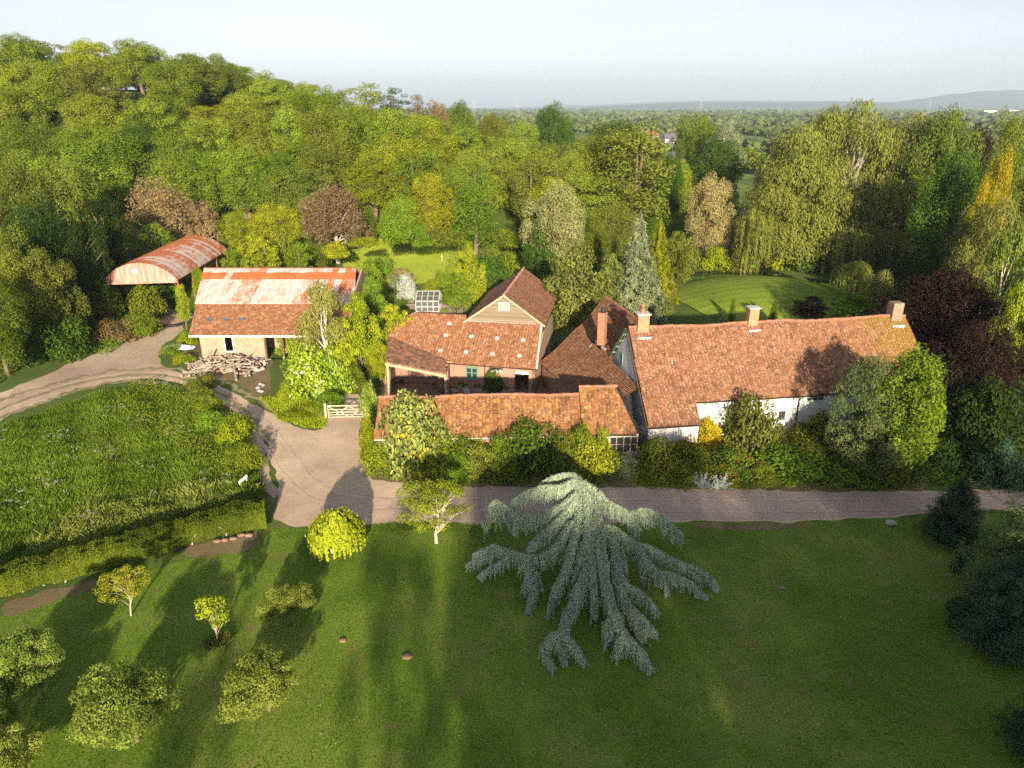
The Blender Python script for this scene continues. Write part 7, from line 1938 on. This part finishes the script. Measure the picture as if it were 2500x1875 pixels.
# sand pit ringed with black sheeting
c = at(z1(680, 730)); V = []; F_ = []
ringp = []
for k in range(49):
    t = 2 * math.pi * k / 48; w_ = 1 + .06 * math.sin(5 * t); ringp.append((c.x + 3.3 * math.cos(t) * w_, c.y + 3.4 * math.sin(t) * w_))
sheet('sand_floor', ringp[:-1], .043, m_sand, amp=0, sm=0)
for k in range(48):
    x, y = ringp[k]
    for q, (dr, z) in enumerate(((-.5, .05), (-.2, .30), (.15, .34), (.5, .05))):
        dx, dy = x - c.x, y - c.y; l_ = math.hypot(dx, dy); V.append((x + dx / l_ * dr + rgn.normal(0, .07), y + dy / l_ * dr + rgn.normal(0, .07), z * rgn.uniform(.6, 1.2)))
for k in range(48):
    for q in range(3): a_, b_ = k * 4 + q, ((k + 1) % 48) * 4 + q; F_.append((a_, b_, b_ + 1, a_ + 1))
me = bpy.data.meshes.new('black_sheeting'); me.from_pydata(V, [], F_); me.update(); tag(link('black_sheeting', me, m_blackplastic), 'ring of crumpled black sheeting round the sand beside the hay barn', 'sheeting')
# courtyard things
def can(p, label):
    e = empty('watering_can', p, label, 'watering can', 'watering cans in the courtyard')
    mb = MB(); mb.lathe((0, 0, 0), [(.17, 0), (.18, .05), (.16, .34), (.12, .38)], 12); link('body', mb.mesh('body'), m_bluecan, e)
    mb = MB(); mb.tube([(.14, 0, .08), (.34, 0, .28), (.44, 0, .42)], [.03, .022, .02], 6); mb.lathe((.46, 0, .40), [(.02, 0), (.06, .05)], 8); link('spout', mb.mesh('spout'), m_bluecan, e)
    mb = MB(); mb.tube([(-.15, 0, .10), (-.28, 0, .30), (-.10, 0, .52), (.08, 0, .38)], .015, 5); link('handle', mb.mesh('handle'), m_bluecan, e)
can(at(z10(1158, 540)), 'left pale blue watering can on the courtyard floor'); can(at(z10(1196, 538)), 'right pale blue watering can on the courtyard floor')
def trough(p, w, d, h, label, mat, pm, seed):
    e = empty('planter', p, label, 'planter')
    mb = MB()
    for a_ in ((-w / 2, -w / 2 + .08, -d / 2, d / 2), (w / 2 - .08, w / 2, -d / 2, d / 2), (-w / 2 + .08, w / 2 - .08, -d / 2, -d / 2 + .08), (-w / 2 + .08, w / 2 - .08, d / 2 - .08, d / 2)): mb.box(*a_, 0, h)
    mb.box(-w / 2 + .08, w / 2 - .08, -d / 2 + .08, d / 2 - .08, 0, h * .8); link('trough', mb.mesh('trough'), mat, e)
    o = link('plant', SH[seed % 4], L[pm], e); o.location = (0, 0, h * .75); o.scale = (w * .55, d * .8, w * .55)
trough(at(z10(1130, 490)), 1.1, .5, .40, 'stone trough planter under the green window', m_troughs, 'meadow', 1); trough(at(z10(1305, 515)), .9, .5, .45, 'square stone planter with spiky leaves by the drainpipe', m_troughs, 'bluegreen', 2)
trough(at(z10(1655, 520)), 1.0, .45, .32, 'long stone planter with a tall plant left of the doorway', m_troughs, 'vivid', 3); trough(at(z10(1460, 525)), 1.0, .4, .25, 'low planter with orange-green plants under the white jars', m_troughs, 'gold_green', 0)
mb = MB(); p = at(z10(920, 560)); mb.lathe(p, [(.36, 0), (.42, .42), (.45, .45), (.45, .5), (.38, .46)], 16); thing_mb('black_tub', mb, m_blackplastic, 'round black plastic tub at the foot of the shed post', 'tub')
rock('boulder', at(z10(1020, 535)), (.5, .35, .45), m_troughs, 'grey boulder between the black tub and the stone trough', seed=90)
B(*[v * 1 for v in (1065, 856)], 40, 60, 'deep', 'dark green bush in the corner of the courtyard', 0); B(980, 828, 28, 58, 'lime', 'bright climber beside the green courtyard window', 1); bpy.data.objects
mb = MB(); mb.lathe(at(z10(1000, 470)), [(.22, 0), (.30, .15), (.28, .45), (.18, .6), (.2, .64)], 12); thing_mb('clay_jar', mb, m_pot, 'brown clay jar beside the shed post', 'jar')
for (cx_, cy_, lb, n) in ((855, 500, 'bundle of canes leaning at the right post of the cart shed', 14), (235, 430, 'bundle of canes leaning at the left post of the cart shed', 8)):
    mb = MB(); p = at(z10(cx_, cy_))
    for k in range(n): q = p + Vector((rl.uniform(-.5, .5), rl.uniform(-.2, .2), 0)); mb.tube([q, q + Vector((rl.uniform(.0, .5), rl.uniform(.3, .6), rl.uniform(1.6, 2.2)))], .03, 5)
    thing_mb('cane_bundle', mb, m_cane, lb, 'canes')
MC = empty('motor_scooter', at(z10(320, 430)), 'small blue-grey scooter parked in the cart shed', 'scooter', rot=.3)
mb = MB(); mb.lathe((-.45, 0, .55), [(.01, 0), (.30, .03), (.36, .20), (.22, .36), (.05, .40)], 12); mb.bar((-.5, 0, .55), (.5, 0, .4), .3, .12); mb.bar((.45, 0, .3), (.62, 0, .95), .34, .06); link('body', mb.mesh('body'), plain('scooter_paint', (.18, .26, .36), .3, metal=.4), MC)
for x in (-.55, .6):
    mb = MB(); mb.tube([(x, -.05, .22), (x, .05, .22)], .22, 14); link('wheel', mb.mesh('wheel'), m_black, MC)
mb = MB(); mb.tube([(.6, -.32, 1.02), (.6, .32, 1.02)], .02, 6); mb.tube([(.6, 0, .2), (.6, 0, 1.02)], .03, 6); link('handlebar', mb.mesh('handlebar'), m_lead, MC)
# garden bench and post, leaning board
p = at(D(833, 524)); zz = tz(p.x, p.y); BE = empty('garden_bench', (p.x, p.y, zz), 'weathered wooden bench at the far edge of the round lawn', 'bench')
mb = MB(); mb.box(-.9, .9, -.25, .25, .42, .46); link('seat', mb.mesh('seat'), m_gate, BE)
mb = MB()
for z in (.6, .75, .9): mb.box(-.9, .9, .25, .29, z, z + .1)
link('backrest', mb.mesh('backrest'), m_gate, BE)
for x in (-.85, .85):
    for y in (-.2, .24): mb = MB(); mb.bar((x, y, 0), (x, y, .42 if y < 0 else 1.0), .07); link('leg', mb.mesh('leg'), m_gate, BE)
p = at(z2(694, 185)); mb = MB(); mb.bar((p.x, p.y, 0), (p.x, p.y, 2.9), .16); mb.bar((p.x - .25, p.y, 2.4), (p.x + .25, p.y, 2.4), .08); thing_mb('wooden_post', mb, m_timber, 'tall wooden post at the near edge of the round lawn', 'post')
p = at(z2(790, 425)); mb = MB(); mb.obox((p.x, p.y, .55), Vector((.45, 0, -.35)), Vector((0, .04, .02)), Vector((.3, 0, .35))); thing_mb('leaning_board', mb, m_bright, 'white framed board leaning right of the greenhouse', 'board')
# wire fence behind the rusty roof
fa, fb = at(D(480, 583)), at(D(640, 590)); FE = empty('wire_fence', (fa + fb) / 2, 'grey wire fence with posts between hay barn and garden', 'fence')
for k in range(7):
    p = fa.lerp(fb, k / 6); mb = MB(); mb.bar((p.x, p.y, tz(p.x, p.y)), (p.x, p.y, tz(p.x, p.y) + 3.0), .12); mb.build('post', m_gate, FE)
mb = MB()
for z in (.5, 1.2, 1.9, 2.6, 2.95): mb.bar((fa.x, fa.y, fa.z + z), (fb.x, fb.y, fb.z + z), .04 if z < 2.9 else .10)
mb.build('wires', m_gate, FE)
HF = empty('hillside_fence', atY(z6(800, 545), 186), 'pale rail fence on the grassy gap high on the wooded hillside', 'fence')
pv = None
for k in range(12):
    p = atY(z6(690 + k * 21, 517 + k * 5), 186); p.z = tz(p.x, p.y)
    mb = MB(); mb.bar(p, p + Vector((0, 0, 1.2)), .10); mb.build('post', m_gate, HF)
    if pv is not None: mb = MB(); [mb.bar(pv + Vector((0, 0, z)), p + Vector((0, 0, z)), .05, .08) for z in (.6, 1.1)]; mb.build('rail', m_gate, HF)
    pv = p

# ---------------- trees behind the viewpoint that throw the long shadows over the lawn
bk = [(-64, -14, 13, 17, 'oak1'), (-45, -18, 11, 19, 'broad0'), (-31, -12, 9, 13, 'open0'), (-20.5, -14, 7, 13.4, 'open0'), (-10.5, -14, 5, 13.6, 'open0'), (-1.5, -15, 6, 17, 'open0')] + [(6.5 + k * 6.2, -13 - 6 * (k % 2), 12.5, 18.2 + .8 * (k % 3) + (.06 * k), ['broad0', 'broad2', 'broad1', 'broad3'][k % 4]) for k in range(14)]
for i_, (x, y, w, h, k) in enumerate(bk): tree(k, x, y, 0, w, h, 'oak', f'green tree number {i_ + 1} from the left in the row behind the viewpoint', group='trees behind the viewpoint')

# ---------------- haze
HZ = True
if HZ:
    mb = MB(); mb.box(-22000, 22000, -2500, 17500, -1.0 - 5, 330)
    m, n_, l_ = newmat('haze'); n_.remove(n_['Principled BSDF'])
    pv_ = n_.new('ShaderNodeVolumePrincipled'); pv_.inputs['Color'].default_value = (.66, .82, 1.0, 1); pv_.inputs['Density'].default_value = 1.1e-4; pv_.inputs['Anisotropy'].default_value = 0.1
    l_.new(pv_.outputs[0], n_['Material Output'].inputs['Volume'])
    o = link('haze', mb.mesh('haze'), m); tag(o, kind='stuff', label='thin blue summer haze over the plain')
